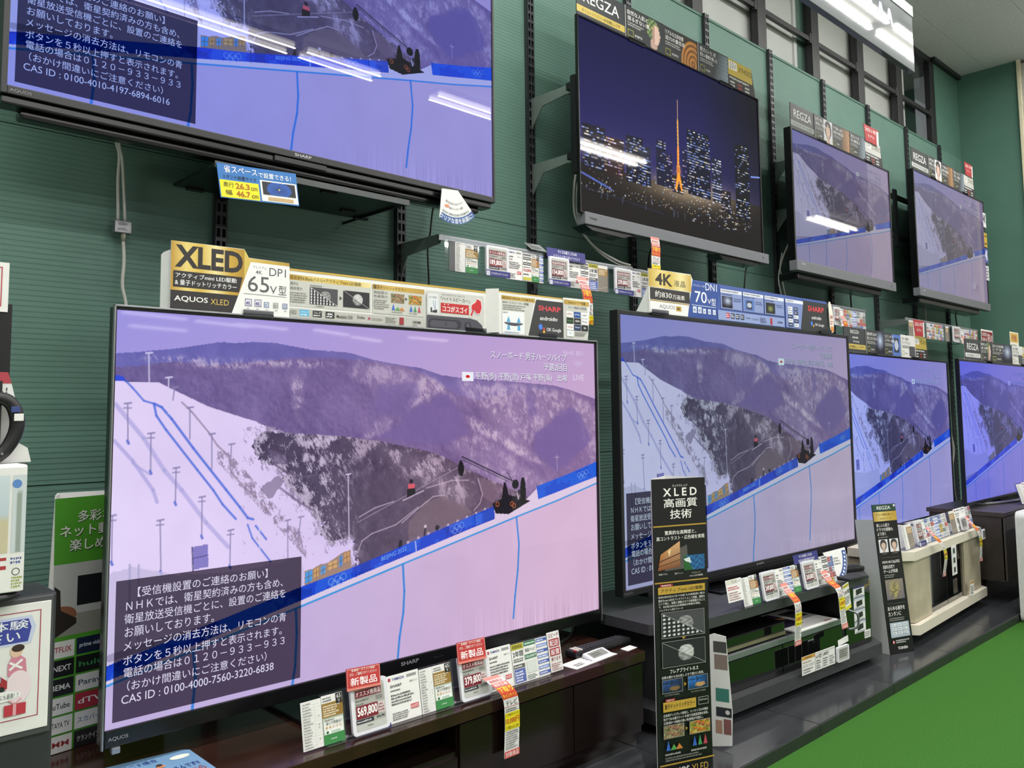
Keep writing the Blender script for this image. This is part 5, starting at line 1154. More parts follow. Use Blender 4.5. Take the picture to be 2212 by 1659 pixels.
# --- dark boards on the other sets
def regza_top(pose, v0, u0, splits, h, label, series, sub='#c9b25c', lead='REGZA', pics=(ph_face, ph_horn, ph_glass), red=None, heads=None, light_end=None, extra=None, d=0.008, led=0.0):
    tp = thing('tv_topper', frame_local(pose, u0, v0, d), pose[3], label=label, cat='advertising board', group='advertising boards on the TVs')
    n = len(splits) - 1; heads = heads or [('自然な人肌と', '揺るぎない黒'), ('リアルな立体音響', '迫力の重低音'), ('見たいとき', '見たい番組を楽しむ')]
    for i in range(n):
        a0, a1 = splits[i] - u0, splits[i + 1] - u0; w = a1 - a0; last = i == n - 1
        pts = [(a0, 0), (a1, 0), (a1, h), (a0, h)] if not last else [(a0, 0), (a1 + 0.02, 0), (a1 - 0.01, h), (a0, h)]
        ov = -0.0025 * (i % 2)
        p = slab(tp, 'lead_panel' if i == 0 else 'feature_panel' if not last else 'model_panel', pts, M_CARDD if not (light_end and i == n - 2) else M_CARD, -0.0015 + ov, 0.0015 + ov)
        k = Ink(a0, 0, 1, 1, -0.0018 + ov)
        if i == 0:
            k.rect(0, 0, w, h, '#3c4042' if sub else '#24352e'); k.rect(0, h * 0.13, w, h * 0.33, sub); k.text(series[0], w * 0.1, h * 0.17, w * 0.9, h * 0.28, '#3a3320' if sub != '#d8d8d8' else '#555555', 0.01)
            if extra: k.text('REGZA', w * 0.30, h * 0.76, w * 0.70, h * 0.90, '#e8e8e6', 0.004).text('androidtv', w * 0.38, h * 0.56, w * 0.66, h * 0.66, '#e8e8e6', 0.01).text('OK Google', w * 0.42, h * 0.39, w * 0.70, h * 0.48, '#e8e8e6', 0.01)
            else: k.text('REGZA', w * 0.13, h * 0.48, w * 0.88, h * 0.80, '#eceae6', 0.004)
        elif not last:
            hd = heads[(i - 1) % len(heads)]; lt = light_end and i == n - 2
            k.rect(0, 0, w, h, '#e6e6e2' if lt else '#3a3d3f'); fg = '#444444' if lt else '#ededeb'
            if not lt: k.img(w * 0.50, 0.003, w * 0.985, h * 0.96, 22, 22, pics[(i - 1) % len(pics)])
            else: k.rect(w * 0.55, h * 0.06, w * 0.97, h * 0.52, '#55575a')
            k.rect(0.0, 0.0, 0.003, h, '#c9c9c6'); k.text(hd[0], w * 0.06, h * 0.76, w * 0.58, h * 0.90, fg, 0.015).text(hd[1], w * 0.06, h * 0.58, w * 0.62, h * 0.72, fg, 0.015); k.small(w * 0.06, h * 0.40, w * 0.55, h * 0.54, 2, '#b9b9b6' if not lt else '#777777', seed=i); k.frame(w * 0.06, h * 0.10, w * 0.20, h * 0.30, w * 0.01, '#a8a850')
            k.small(w * 0.24, h * 0.12, w * 0.46, h * 0.24, 1, '#b9b9b6', seed=i + 5)
        else:
            gc = series[2] if len(series) > 2 else '#c9b14e'
            k.poly([(0, h * 0.45), (w - 0.004, h * 0.45), (w - 0.012, h), (0, h)], gc).rect(w * 0.05, h * 0.66, w * 0.36, h * 0.94, '#f0efe9').text(series[1].split()[0], w * 0.08, h * 0.70, w * 0.33, h * 0.90, '#4a4636').text(series[1].split()[1], w * 0.42, h * 0.68, w * 0.95, h * 0.88, '#5a5026')
            k.small(w * 0.06, h * 0.30, w * 0.9, h * 0.42, 1, '#e0e0dc'); 
            for q in range(6): k.rect(w * (0.08 + 0.29 * (q % 3)), h * (0.19 - 0.12 * (q // 3)), w * (0.26 + 0.29 * (q % 3)), h * (0.25 - 0.12 * (q // 3)), ('#c8c8c4', '#a84a40', '#c8c8c4')[q % 3])
        k.build('print', p)
    L_ = splits[-1] - u0
    for xx in (L_ * 0.24, L_ * 0.76): MB().box(xx, -0.012, -0.010, xx + 0.10, -0.0075, 0.006, 0.001).box(xx, -0.012, 0.0, xx + 0.10, 0.012, 0.002).build('clip', M_BLACK, tp)
    if red:
        r0, r1, z0, z1 = red; p = slab(tp, 'model_year_tag', [(r0 - u0 + 0.02, z0), (r1 - u0 - 0.02, z0), (r1 - u0, z1), (r0 - u0, z1)], mat('red_card', '#b23236', 0.5), -0.0085, -0.0065)
        k = Ink(r0 - u0, z0, 1, 1, -0.0088); w = r1 - r0; k.text('2021年', w * 0.10, (z1 - z0) * 0.62, w * 0.82, (z1 - z0) * 0.88, '#f6ece8', 0.02).text('モデル', w * 0.25, (z1 - z0) * 0.30, w * 0.70, (z1 - z0) * 0.48, '#f6ece8', 0.01); k.rect(w * 0.84, 0, w * 0.97, (z1 - z0) * 0.9, '#e6e6e2'); k.build('print', p)
    return tp
regza_top(POSE['U2'], 0.7065, 0.004, [0.004, 0.276, 0.521, 0.760, 0.992, 1.200], 0.128, 'dark grey topper with four picture panels on the night city TV', ('タイムシフトマシン4K有機ELレグザ', '55V X9400S'))
regza_top(POSE['U3'], 0.6385, 0.010, [0.010, 0.249, 0.446, 0.650, 0.835, 1.050], 0.125, 'dark grey topper with red year tag on the third upper TV', ('タイムシフトマシン4K液晶', '50V Z740XS', '#c9c9c4'), sub='#9fa6a2', red=(0.815, 1.010, 0.115, 0.205), pics=(ph_portrait, ph_spiral, ph_glass), heads=[('自然で美しい', '美肌と精細'), ('ライブ会場にいる迫力', '迫真の重低音'), ('見たいとき', '見たい番組を楽しむ')])
regza_top(POSE['U4'], 0.7105, 0.0, [0.0, 0.262, 0.480, 0.690, 0.890, 1.090], 0.135, 'dark grey topper with red year tag on the last upper TV before the corner', ('タイムシフトマシン4K液晶', '55V Z740XS', '#c9c9c4'), sub='#b9bcba', red=(0.90, 1.06, 0.135, 0.22), pics=(ph_portrait, ph_spiral, ph_glass), heads=[('自然で美しい', '美肌と精細'), ('ライブ会場にいる', '迫真の重低音'), ('見たいとき', '見たい番組')])
regza_top(POSE['C'], 0.8205, 0.100, [0.100, 0.338, 0.560, 0.775, 0.970, 1.150], 0.115, 'dark topper with red year tag on the TV over the cream cabinet', ('4K有機ELレグザ', '65V M540X', '#c2ae4e'), red=(0.95, 1.105, 0.118, 0.205), pics=(ph_glow, ph_chip, ph_small), light_end=True, extra=True, heads=[('画面の映り込みが', '気にならない'), ('リビングで', 'シアター体験'), ('見たい番組へ', 'すぐアクセス')])
regza_top(POSE['D'], 0.7125, 0.123, [0.123, 0.349, 0.528, 0.890, 1.08, 1.30], 0.108, 'dark green-black topper board on the deep blue tinted TV', ('4K液晶レグザ', '55V Z670K'), sub='#d8d8d8', pics=(ph_face, ph_glow, ph_glass), light_end=True, heads=[('映像の美しさを', '追求した高画質'), ('迫力の立体音響', 'シアター'), ('見たい番組へ', 'すぐアクセス')])
# ================================================================== price cards, price displays, strips
M_PAPER = mat('white_paper', '#ecebe8', 0.6, vary=0.02); M_EFRAME = mat('white_price_frame', '#e4e4ea', 0.35, vary=0.01)
def rot(v, yw, tl):
    x, y, z = v; y, z = y * math.cos(tl) - z * math.sin(tl), y * math.sin(tl) + z * math.cos(tl)
    return (x * math.cos(yw) - y * math.sin(yw), x * math.sin(yw) + y * math.cos(yw), z)
class Hold:
    def __init__(s, o, yw=0.0, tl=0.0): s.o, s.yw, s.tl = o, yw, tl
    def at(s, u, v=0.0, d=0.0):
        r = rot((u, -d, v), s.yw, s.tl); return (s.o[0] + r[0], s.o[1] + r[1], s.o[2] + r[2])
def paper(H, u, v, w, h, name, label, cat, m=None, d=0.0, group=None, t=0.0010, roll=0.0):
    o = MB().box(0, 0, 0, w, t, h).build(name, m or M_PAPER)
    o.location = H.at(u, v, d); o.rotation_euler = (H.tl, roll, H.yw)
    return tag(o, label, cat, group)

G_CARDS = 'price and feature cards standing before the TVs'
def table_card(H, u, w, h, label, d=0.0, v=0.0):
    o = paper(H, u, v, w, h, 'feature_table_card', label, 'card', d=d, group=G_CARDS); k = Top(w, h, 40)
    V = 40 * h / w; n = 16
    for i in range(n): k.rect(1.5, 2 + i * (V - 4) / n, 38.5, 2.25 + i * (V - 4) / n, '#b9b9b6'); k.small(3, 2.8 + i * (V - 4) / n, 22, 1.6 + (i + 1) * (V - 4) / n, 1, '#8a8a88', seed=i)
    for i in (5, 8, 9, 13): k.disc(33, 2.9 + (i + 0.2) * (V - 4) / n, 0.9, '#444444', 8)
    k.rect(25, 2, 25.3, V - 2, '#c0c0bc'); k.build('print', o); return o
def spec_card(H, u, w, h, label, size=None, d=0.0, v=0.0, brown='#9a7838'):
    o = paper(H, u, v, w, h, 'spec_card', label, 'card', d=d, group=G_CARDS); k = Top(w, h, 50); V = 50 * h / w
    k.rect(0, V * 0.16, 50, V * 0.46, brown); k.small(3, V * 0.03, 30, V * 0.14, 2, '#555555'); k.small(3, V * 0.20, 46, V * 0.44, 5, '#efe6cf', seed=4)
    if size: k.rect(34, 0.5, 49, V * 0.22, '#2d2a2a').text(size, 36.5, V * 0.025, 46.5, V * 0.11, '#f2f2f0', 0.01).text('V', 39, V * 0.13, 44, V * 0.195, '#f2f2f0')
    k.rect(0, V * 0.80, 50, V, '#3f8b4c').frame(0.4, V * 0.47, 49.6, V - 0.5, 0.8, '#3f8b4c'); k.text('省エネ性能は？', 7, V * 0.545, 45, V * 0.605, '#4a5a4a', 0.01); k.small(4, V * 0.49, 28, V * 0.535, 1, '#667066')
    for i in range(5): k.text('★' if i < 2 else '☆', 5 + i * 8, V * 0.62, 11.5 + i * 8, V * 0.69, '#c9a04a')
    k.rect(3, V * 0.72, 47, V * 0.795, '#eef4ee').disc(9, V * 0.757, 3, '#2f6a3a'); k.small(18, V * 0.735, 44, V * 0.785, 2, '#3f8b4c'); k.small(15, V * 0.88, 35, V * 0.92, 1, '#cfe6d2'); k.build('print', o); return o
def eink(H, u, w, h, price, label, head='オススメ推奨品', sub='', d=0.010, v=0.002, red='#7d2030', small_=False, band=False):
    e = thing('price_display', H.at(u, v, d), H.yw, H.tl, label=label, cat='price display', group='electronic price displays')
    MB().prism([(w * fx, h * fz) for fx, fz in ((0.0, 0.07), (0.02, 0.02), (0.07, 0.0), (0.93, 0.0), (0.98, 0.02), (1.0, 0.07), (1.0, 0.93), (0.98, 0.98), (0.93, 1.0), (0.07, 1.0), (0.02, 0.98), (0.0, 0.93))], 0, 0.007).build('frame', M_EFRAME, e)
    k = Top(w, h, 100, y=-0.0002); V = 100 * h / w
    k.poly([(9, V * 0.10), (12, V * 0.07), (88, V * 0.07), (91, V * 0.10), (91, V * 0.90), (88, V * 0.93), (12, V * 0.93), (9, V * 0.90)], '#c3c5c0'); k.rect(10, V * 0.14, 90, V * 0.80, '#aeada8')
    if not small_:
        k.rect(11, V * 0.16, 82, V * 0.30, red).text(head, 13, V * 0.18, 80, V * 0.28, '#f4eeec', 0.02); k.small(12, V * 0.33, 50, V * 0.38, 1, '#555450'); k.rect(66, V * 0.33, 84, V * 0.41, '#8a8984'); k.small(12, V * 0.40, 34, V * 0.44, 1, '#555450')
        k.rect(11, V * 0.45, 69, V * 0.70, red).text(price, 14, V * 0.475, 68, V * 0.675, '#f6f2f0', 0.03); k.rect(70, V * 0.46, 89, V * 0.68, '#d2c6c4'); k.small(72, V * 0.48, 87, V * 0.66, 3, '#8a3a44')
        k.rect(10, V * 0.71, 56, V * 0.79, '#33333a'); k.small(12, V * 0.725, 54, V * 0.775, 1, '#dddde2'); k.text(sub or '626,780', 64, V * 0.715, 86, V * 0.765, '#2b2b2b', 0.02); k.small(38, V * 0.835, 60, V * 0.868, 1, '#55554f')
    else:
        k.small(14, V * 0.18, 86, V * 0.72, 4, '#33333a')
    k.build('print', e)
    if band:
        b = MB().box(-0.004, -0.0015, -0.004, w + 0.004, -0.0005, h * 0.16).build('touch_band', mat('navy_card', '#33347c', 0.5, vary=0.02), e)
        k = Ink(-0.004, -0.004, 1, 1, -0.0018); k.rect(0.001, 0.001, 0.017, h * 0.15 + 0.002, '#c8cad8').text('スマホタッチ', 0.020, 0.005, 0.062, 0.013, '#f0f0f6', 0.02).text('ですぐわかる', 0.064, 0.006, w * 0.96, 0.012, '#f0f0f6'); k.build('print', b)
    return e
def shop_card(H, u, w, h, label, d=0.0, v=0.0, brand='SHARP', yam=True):
    o = paper(H, u, v, w, h, 'product_card', label, 'card', d=d, group=G_CARDS); k = Top(w, h, 80); V = 80 * h / w
    if yam: k.rect(4, V * 0.05, 10, V * 0.12, '#b0405a').text('YAMADA', 13, V * 0.055, 44, V * 0.115, '#3a3c8c', 0.015)
    k.rect(50, V * 0.05, 74, V * 0.11, '#9a9a9a'); k.text('液晶テレビ', 56, V * 0.19, 76, V * 0.235, '#555555').text(brand, 8, V * 0.20, 36, V * 0.26, '#333333', 0.015); k.small(8, V * 0.30, 34, V * 0.35, 1, '#444444'); k.small(8, V * 0.39, 72, V * 0.64, 4, '#555555', seed=int(u * 100))
    k.rect(54, V * 0.70, 74, V * 0.80, '#c8484e'); k.small(55, V * 0.715, 73, V * 0.785, 2, '#f6e6e4'); k.small(8, V * 0.78, 48, V * 0.95, 4, '#666666'); k.build('print', o); return o
def promo(H, u, w, h, label, style, d=0.0, v=0.0):
    o = paper(H, u, v, w, h, 'promotion_card', label, 'card', d=d, group=G_CARDS); k = Top(w, h, 45); V = 45 * h / w
    if style == 'years':
        k.rect(0, 0, 45, V * 0.15, '#b8b23a').text('長期保証', 4, V * 0.03, 41, V * 0.12, '#3a3a20', 0.02).text('2年間', 4, V * 0.18, 42, V * 0.33, '#2b2b2b', 0.02); k.small(4, V * 0.36, 41, V * 0.47, 2, '#555555'); k.rect(2, V * 0.52, 43, V * 0.62, '#5c5c5c'); k.rect(2, V * 0.64, 43, V * 0.97, '#5a6ab0'); k.small(5, V * 0.54, 40, V * 0.60, 1, '#f0f0f0'); k.small(5, V * 0.68, 40, V * 0.95, 4, '#eef0f8')
    elif style == 'green':
        k.rect(1, 0, 44, V * 0.12, '#3f7a5a'); k.small(4, V * 0.03, 41, V * 0.09, 1, '#f0f6f0'); k.text('液晶テレビ', 4, V * 0.18, 41, V * 0.27, '#2f5a44', 0.015).rect(1, V * 0.33, 44, V * 0.45, '#3f7a5a').text('120,000円', 3, V * 0.355, 42, V * 0.43, '#f6f8f4', 0.02); k.rect(5, V * 0.50, 40, V * 0.80, '#d8ddd8'); k.small(3, V * 0.84, 42, V * 0.97, 3, '#55705f')
    elif style == 'blue':
        for i in range(7): k.rect(1, V * (0.02 + i * 0.14), 44, V * (0.10 + i * 0.14), '#4a62b0' if i % 2 == 0 else '#7f94d0'); k.small(4, V * (0.035 + i * 0.14), 41, V * (0.09 + i * 0.14), 1, '#eef2fb', seed=i)
    elif style == 'delivery':
        k.text('スピード', 4, V * 0.03, 41, V * 0.14, '#8c2a34', 0.02).rect(4, V * 0.18, 41, V * 0.38, '#a83038').text('配送', 7, V * 0.205, 38, V * 0.355, '#f8f0f0', 0.03).rect(4, V * 0.41, 41, V * 0.60, '#a83038').text('設置', 7, V * 0.435, 38, V * 0.575, '#f8f0f0', 0.03).text('承ります', 5, V * 0.63, 40, V * 0.73, '#8c2a34', 0.02); k.small(4, V * 0.77, 41, V * 0.97, 4, '#b07a7a')
    elif style == 'points':
        k.rect(2, V * 0.03, 43, V * 0.10, '#777777'); k.rect(2, V * 0.14, 43, V * 0.24, '#2f2f2f'); k.text('+', 18, V * 0.26, 27, V * 0.31, '#555555').rect(2, V * 0.33, 43, V * 0.43, '#2f2f2f'); k.small(4, V * 0.16, 41, V * 0.22, 1, '#f0f0f0').small(4, V * 0.35, 41, V * 0.41, 1, '#f0f0f0'); k.small(4, V * 0.47, 40, V * 0.53, 1, '#555555'); k.text('10,000', 3, V * 0.56, 42, V * 0.67, '#c8484e', 0.02); k.small(3, V * 0.70, 42, V * 0.80, 1, '#444444'); k.rect(2, V * 0.86, 43, V * 0.97, '#c9c34a' if h > 0.08 else '#dddddd')
    elif style == 'brown':
        k.rect(0, 0, 45, V * 0.12, '#e4e2dc'); k.rect(0, V * 0.12, 45, V * 0.40, '#a5834a'); k.small(4, V * 0.16, 41, V * 0.37, 4, '#efe6cf'); k.rect(0, V * 0.40, 45, V, '#8b8378'); k.line([(2, V * 0.9), (43, V * 0.8)], 1.2, '#b9b2a4')
    elif style == 'wall':   # a board of many small notices
        cs = ('#e8e8e4', '#7f94cc', '#d8786a', '#e6e6ea', '#c9b44a', '#9aa6a0', '#e0e0da', '#b9707a', '#dfe4ec'); r = random.Random(int(u * 1000)); nx = max(2, int(w / 0.028)); ny = 5
        for i in range(nx):
            for j in range(ny):
                x0, x1 = 45 * i / nx + 0.4, 45 * (i + 1) / nx - 0.4; y0, y1 = V * j / ny + 0.4, V * (j + 1) / ny - 0.4; cc = r.choice(cs); k.rect(x0, y0, x1, y1, cc); k.small(x0 + 0.8, y0 + 0.6, x1 - 0.6, y1 - 0.6, 2, '#5a5a60', seed=i * 7 + j)
    k.build('print', o); return o
def new_tab(H, u, v, w, h, label, d, roll=0.0):
    o = paper(H, u, v, w, h, 'new_product_tab', label, 'tab', mat('red_card', '#b23236', 0.5), d=d, group='red new product tabs', roll=roll); k = Top(w, h, 90); V = 90 * h / w
    k.rect(0, 0, 90, V, '#c23a38').text('新機種・オススメ機能', 14, V * 0.05, 76, V * 0.17, '#fbeeea', 0.01).text('ぜひ、ご購買させてください!', 8, V * 0.22, 80, V * 0.35, '#fbeeea', 0.01).rect(4, V * 0.41, 86, V * 0.83, '#c23a38').text('新製品', 10, V * 0.44, 80, V * 0.80, '#ffffff', 0.03).rect(0, V * 0.86, 90, V, '#d8665a').frame(1.5, 2, 88.5, V - 2, 0.8, '#f0d6cf'); k.build('print', o); return o

class Path3:
    def __init__(s, pts, n=8):
        s.P = spline(pts, n); s.S = [0.0]
        for a, b in zip(s.P, s.P[1:]): s.S.append(s.S[-1] + (b - a).length)
    def at(s, d):
        d = min(max(d, 0), s.S[-1] - 1e-6); i = max(j for j in range(len(s.S) - 1) if s.S[j] <= d); t = (d - s.S[i]) / (s.S[i + 1] - s.S[i] or 1)
        return s.P[i].lerp(s.P[i + 1], t), (s.P[i + 1] - s.P[i]).normalized()
def strip(label, pts, w, yen='10,000円', yw=0.0, cut=1.0):
    """a long paper strip hanging from a price card; pts run down its middle"""
    path = Path3(pts); Ln = path.S[-1]; right = Vector((math.cos(yw), math.sin(yw), 0)); N = 14
    base = Vector(pts[0]); t = thing('campaign_strip', tuple(base), label=label, cat='paper strip', group='long trade-in campaign paper strips')
    def mp(x, s, off):
        p, dr = path.at(s); nrm = dr.cross(right).normalized()
        if nrm.y > 0: nrm = -nrm
        return tuple(p - base + right * x + nrm * off)
    b = MB(); vs = []
    for i in range(N + 1):
        for x, o in ((-w / 2, 0.0), (w / 2, 0.0), (w / 2, -0.0006), (-w / 2, -0.0006)): vs.append(mp(x, Ln * i / N, o))
    fs = [(0, 3, 2, 1), (4 * N, 4 * N + 1, 4 * N + 2, 4 * N + 3)]
    for i in range(N):
        for j in range(4): a0, a1 = 4 * i + j, 4 * i + (j + 1) % 4; fs.append((a0, a1, a1 + 4, a0 + 4))
    b.add(vs, fs).build('paper', M_PAPER, t)
    k = Ink(0, 0, 1, 1, 0.0); F = Ln / cut
    def band(s0, s1, c):
        n = max(2, int((s1 - s0) * 24) + 1); P = []; Fc = []
        for i in range(n + 1):
            q = -F * (s0 + (s1 - s0) * i / n); P += [(-w / 2, q), (w / 2, q)]
            if i: Fc.append((2 * i - 2, 2 * i - 1, 2 * i + 1, 2 * i))
        k.put(P, Fc, lin(c))
    def tx(s, s0, s1, c, bold=0.02, m=0.08): k.text(s, -w / 2 + w * m, -F * s1, w / 2 - w * m, -F * s0, c, bold)
    band(0, 0.05, '#e08a80'); tx('期間限定', 0.06, 0.105, '#c8504c'); band(0.115, 0.175, '#c9504a'); tx('特別企画', 0.122, 0.168, '#fff0ec'); band(0.18, 0.345, '#cf4a2c'); tx('下取り', 0.188, 0.262, '#ffe23c', 0.04, 0.04); tx('キャンペーン', 0.285, 0.335, '#ffd84a', 0.02, 0.06)
    if cut > 0.6:
        tx('テレビ', 0.362, 0.425, '#33302e', 0.02, 0.12); band(0.435, 0.44, '#c9504a'); k.small(-w * 0.42, -F * 0.50, w * 0.42, -F * 0.455, 2, '#555555'); band(0.505, 0.70, '#f2e02c'); tx('ご不要のテレビを', 0.515, 0.545, '#4a3a20', 0.01); tx(yen, 0.565, 0.635, '#c8302c', 0.03, 0.04); tx('で下取りいたします!', 0.655, 0.69, '#4a3a20', 0.01); k.small(-w * 0.42, -F * 0.91, w * 0.42, -F * 0.71, 8, '#8a8a88'); band(0.925, 1.0, '#d8645c'); tx('対象商品', 0.937, 0.99, '#fff0ec', 0.02, 0.06)
    k.v = [mp(p[0], -p[2], 0.0002 - p[1]) for p in k.v]
    o = k.build('print', t); return t
def holder(label, H, w, h, lip=0.012):
    t = thing('card_holder', H.o, H.yw, H.tl, label=label, cat='card holder', group='clear card holders')
    MB().box(0, 0.0015, 0.0, w, 0.003, h).build('clear_back', ACRY, t); MB().box(0, -0.020, 0.0, w, 0.003, 0.0015).build('clear_ledge', ACRY, t)
    return t

# --- row before the 65-inch set
HA = Hold((0.325, -0.594, 0.2515), 0.0, -0.17)
holder('long clear card holder on the brown stand before the 65-inch TV', Hold((0.372, -0.592, 0.2512), 0.0, -0.17), 0.665, 0.098)
table_card(HA, 0.0, 0.047, 0.092, 'white feature table card at the near end of the brown stand card row', 0.003, 0.002)
spec_card(HA, 0.048, 0.050, 0.094, 'brown and green spec card before the nearest price display of the brown stand', '65', 0.003, 0.002)
eink(HA, 0.113, 0.094, 0.104, '569,800', 'nearest white framed price display on the brown stand', 'オススメ推奨品', '626,780', 0.012, 0.002)
b_ = paper(HA, 0.135, 0.000, 0.075, 0.008, 'touch_label', 'navy touch label strip under the nearest price display', 'label', mat('navy_card', '#33347c', 0.5, vary=0.02), 0.0105, G_CARDS)
shop_card(HA, 0.212, 0.088, 0.098, 'first white product card on the brown stand, between its two price displays', 0.003, 0.002)
table_card(HA, 0.302, 0.038, 0.094, 'narrow white feature table card in the middle of the brown stand card row', 0.003, 0.002)
spec_card(HA, 0.341, 0.052, 0.094, 'brown and green spec card in the middle of the brown stand row', '65', 0.003, 0.002)
eink(HA, 0.412, 0.093, 0.100, '379,800', 'second white framed price display on the brown stand, beside the hanging strip', 'オススメ推奨品', '417,780', 0.012, 0.002)
shop_card(HA, 0.508, 0.082, 0.098, 'second white product card on the brown stand, before the guarantee card', 0.003, 0.002)
promo(HA, 0.592, 0.042, 0.094, 'grey and blue two-year guarantee card on the brown stand', 'years', 0.003, 0.002)
promo(HA, 0.635, 0.044, 0.094, 'green and white promotion card on the brown stand', 'green', 0.003, 0.002)
promo(HA, 0.680, 0.040, 0.094, 'blue banded promotion card on the brown stand', 'blue', 0.003, 0.002)
promo(HA, 0.722, 0.046, 0.098, 'white and red delivery service card at the end of the brown stand row', 'delivery', 0.004, 0.004)
new_tab(HA, 0.100, 0.095, 0.086, 0.044, 'red new product tab over the nearest price display', 0.020, 0.05)
new_tab(HA, 0.404, 0.088, 0.090, 0.048, 'red new product tab over the second price display of the brown stand', 0.020, 0.03)
strip('red and yellow trade-in strip with 10,000 yen before the brown stand', [(0.815, -0.615, 0.300), (0.826, -0.640, 0.285), (0.846, -0.652, 0.255), (0.853, -0.650, 0.20), (0.852, -0.648, 0.118)], 0.048, '10,000円')

# --- row before the 70-inch set
HB = Hold((1.835, -0.695, 0.3115), -0.03, -0.17)
holder('clear card holder on the charcoal rack before the 70-inch TV', Hold((1.80, -0.692, 0.3112), -0.03, -0.17), 0.59, 0.085)
o = paper(Hold((1.735, -0.690, 0.338), -0.03, -0.17), 0, 0, 0.085, 0.066, 'gift_note', 'small white note card with red print at the near end of the charcoal rack', 'card', d=0.006, group=G_CARDS)
k = Top(0.085, 0.066, 85); k.rect(2, 1, 60, 14, '#d8d6c8').text('プレゼント', 30, 3, 80, 12, '#445566', 0.01); k.small(6, 20, 78, 32, 2, '#c8606a'); k.small(6, 36, 78, 62, 4, '#b08a8a'); k.build('print', o)
table_card(HB, -0.012, 0.046, 0.086, 'white feature table card on the charcoal rack', 0.003, 0.002)
spec_card(HB, 0.036, 0.046, 0.088, 'brown and green spec card at the near end of the charcoal rack row', '70', 0.003, 0.002, '#a5713a')
eink(HB, 0.094, 0.088, 0.090, '249,800', 'first white framed price display on the charcoal rack', 'オススメ推奨品', '274,780', 0.012, 0.002, '#6d3038')
shop_card(HB, 0.184, 0.056, 0.088, 'white product card between the two price displays of the charcoal rack', 0.003, 0.002, yam=False)
promo(HB, 0.242, 0.046, 0.088, 'blue banded promotion card on the charcoal rack', 'blue', 0.003, 0.002)
spec_card(HB, 0.290, 0.046, 0.088, 'brown and green spec card in the middle of the charcoal rack row', '65', 0.003, 0.002, '#a5713a')
eink(HB, 0.352, 0.088, 0.092, '269,800', 'second white framed price display on the charcoal rack, under the navy note', 'オススメ推奨品', '296,780', 0.012, 0.002, '#6d3038')
shop_card(HB, 0.442, 0.058, 0.094, 'white product card above the second strip of the charcoal rack', 0.003, 0.002, yam=False)
promo(HB, 0.502, 0.040, 0.094, 'white card with black bars and red 10,000 on the charcoal rack', 'points', 0.003, 0.002)
promo(HB, 0.543, 0.040, 0.090, 'red, white and blue card at the far end of the charcoal rack row', 'wall', 0.003, 0.000)
o = paper(HB, 0.318, 0.090, 0.165, 0.030, 'size_note', 'navy note card standing over the charcoal rack row', 'card', mat('navy_card'), 0.0045, G_CARDS)
k = Top(0.165, 0.030, 165); k.text('サイズの違うこちらの', 38, 3, 125, 13, '#f0f0f8', 0.02).text('モデルもお取り寄せできます', 30, 17, 140, 27, '#f0f0f8', 0.02); k.build('print', o)
strip('trade-in strip with 5,000 yen nearest on the charcoal rack', [(2.030, -0.716, 0.36), (2.040, -0.728, 0.335), (2.052, -0.752, 0.30), (2.055, -0.752, 0.25), (2.052, -0.748, 0.165)], 0.042, '5,000円')
strip('trade-in strip with 5,000 yen second along the charcoal rack', [(2.300, -0.722, 0.365), (2.312, -0.740, 0.33), (2.330, -0.765, 0.30), (2.338, -0.768, 0.23), (2.342, -0.772, 0.172)], 0.044, '5,000円')
o = paper(Hold((2.362, -0.768, 0.225), -0.03, 0.0), 0, 0, 0.044, 0.090, 'guarantee_tag', 'white and yellow two-year tag hanging at the charcoal rack edge', 'tag', d=0.0, group=G_CARDS, roll=-0.18)
k = Top(0.044, 0.090, 44); k.rect(2, 2, 42, 12, '#d8cf3a'); k.small(4, 4, 40, 10, 1, '#3a3a20'); k.text('2年間', 3, 22, 41, 36, '#2b2b2b', 0.02); k.small(4, 42, 40, 70, 4, '#777777'); k.rect(1, 78, 43, 89, '#e6dc3c'); k.build('print', o)
# lower price cards on the rack's bottom board
HL = Hold((2.058, -0.735, 0.0685), -0.05, 0.0)
o = paper(HL, 0, 0.0, 0.082, 0.058, 'product_card', 'orange headed product card on the bottom board of the charcoal rack', 'card', d=0.022, group=G_CARDS)
k = Top(0.082, 0.058, 82); k.rect(0, 0, 82, 11, '#d09a4a'); k.small(20, 2, 70, 9, 1, '#5a4020'); k.small(6, 16, 76, 22, 1, '#b08a70'); k.rect(6, 26, 40, 34, '#c9c9c4'); k.rect(46, 26, 76, 34, '#c9c9c4'); k.small(8, 38, 70, 54, 2, '#777777'); k.build('print', o)
for i, (u, tx, lb) in enumerate(((0.085, '65型', 'narrow white 65-inch card on the bottom board of the charcoal rack'), (0.128, '1,000円', 'narrow white 1,000 yen card on the bottom board of the charcoal rack'), (0.171, '', 'narrow grey note card on the bottom board of the charcoal rack'))):
    o = paper(HL, u, 0.0, 0.041, 0.058, 'narrow_card', lb, 'card', d=0.022, group=G_CARDS); k = Top(0.041, 0.058, 41)
    if tx: k.text(tx, 3, 8, 38, 20, '#3a3a3a', 0.02)
    k.small(4, 3, 36, 6, 1, '#777777'); k.small(4, 24, 36, 54, 4, '#777777', seed=i); k.build('print', o)
eink(HL, 0.216, 0.078, 0.050, '', 'small price display on the bottom board of the charcoal rack', d=0.030, small_=True, v=0.001)
o = paper(HL, 0.245, 0.048, 0.070, 0.020, 'folded_note', 'folded white note behind the small price display on the charcoal rack', 'card', d=0.018, group=G_CARDS, roll=-0.1)

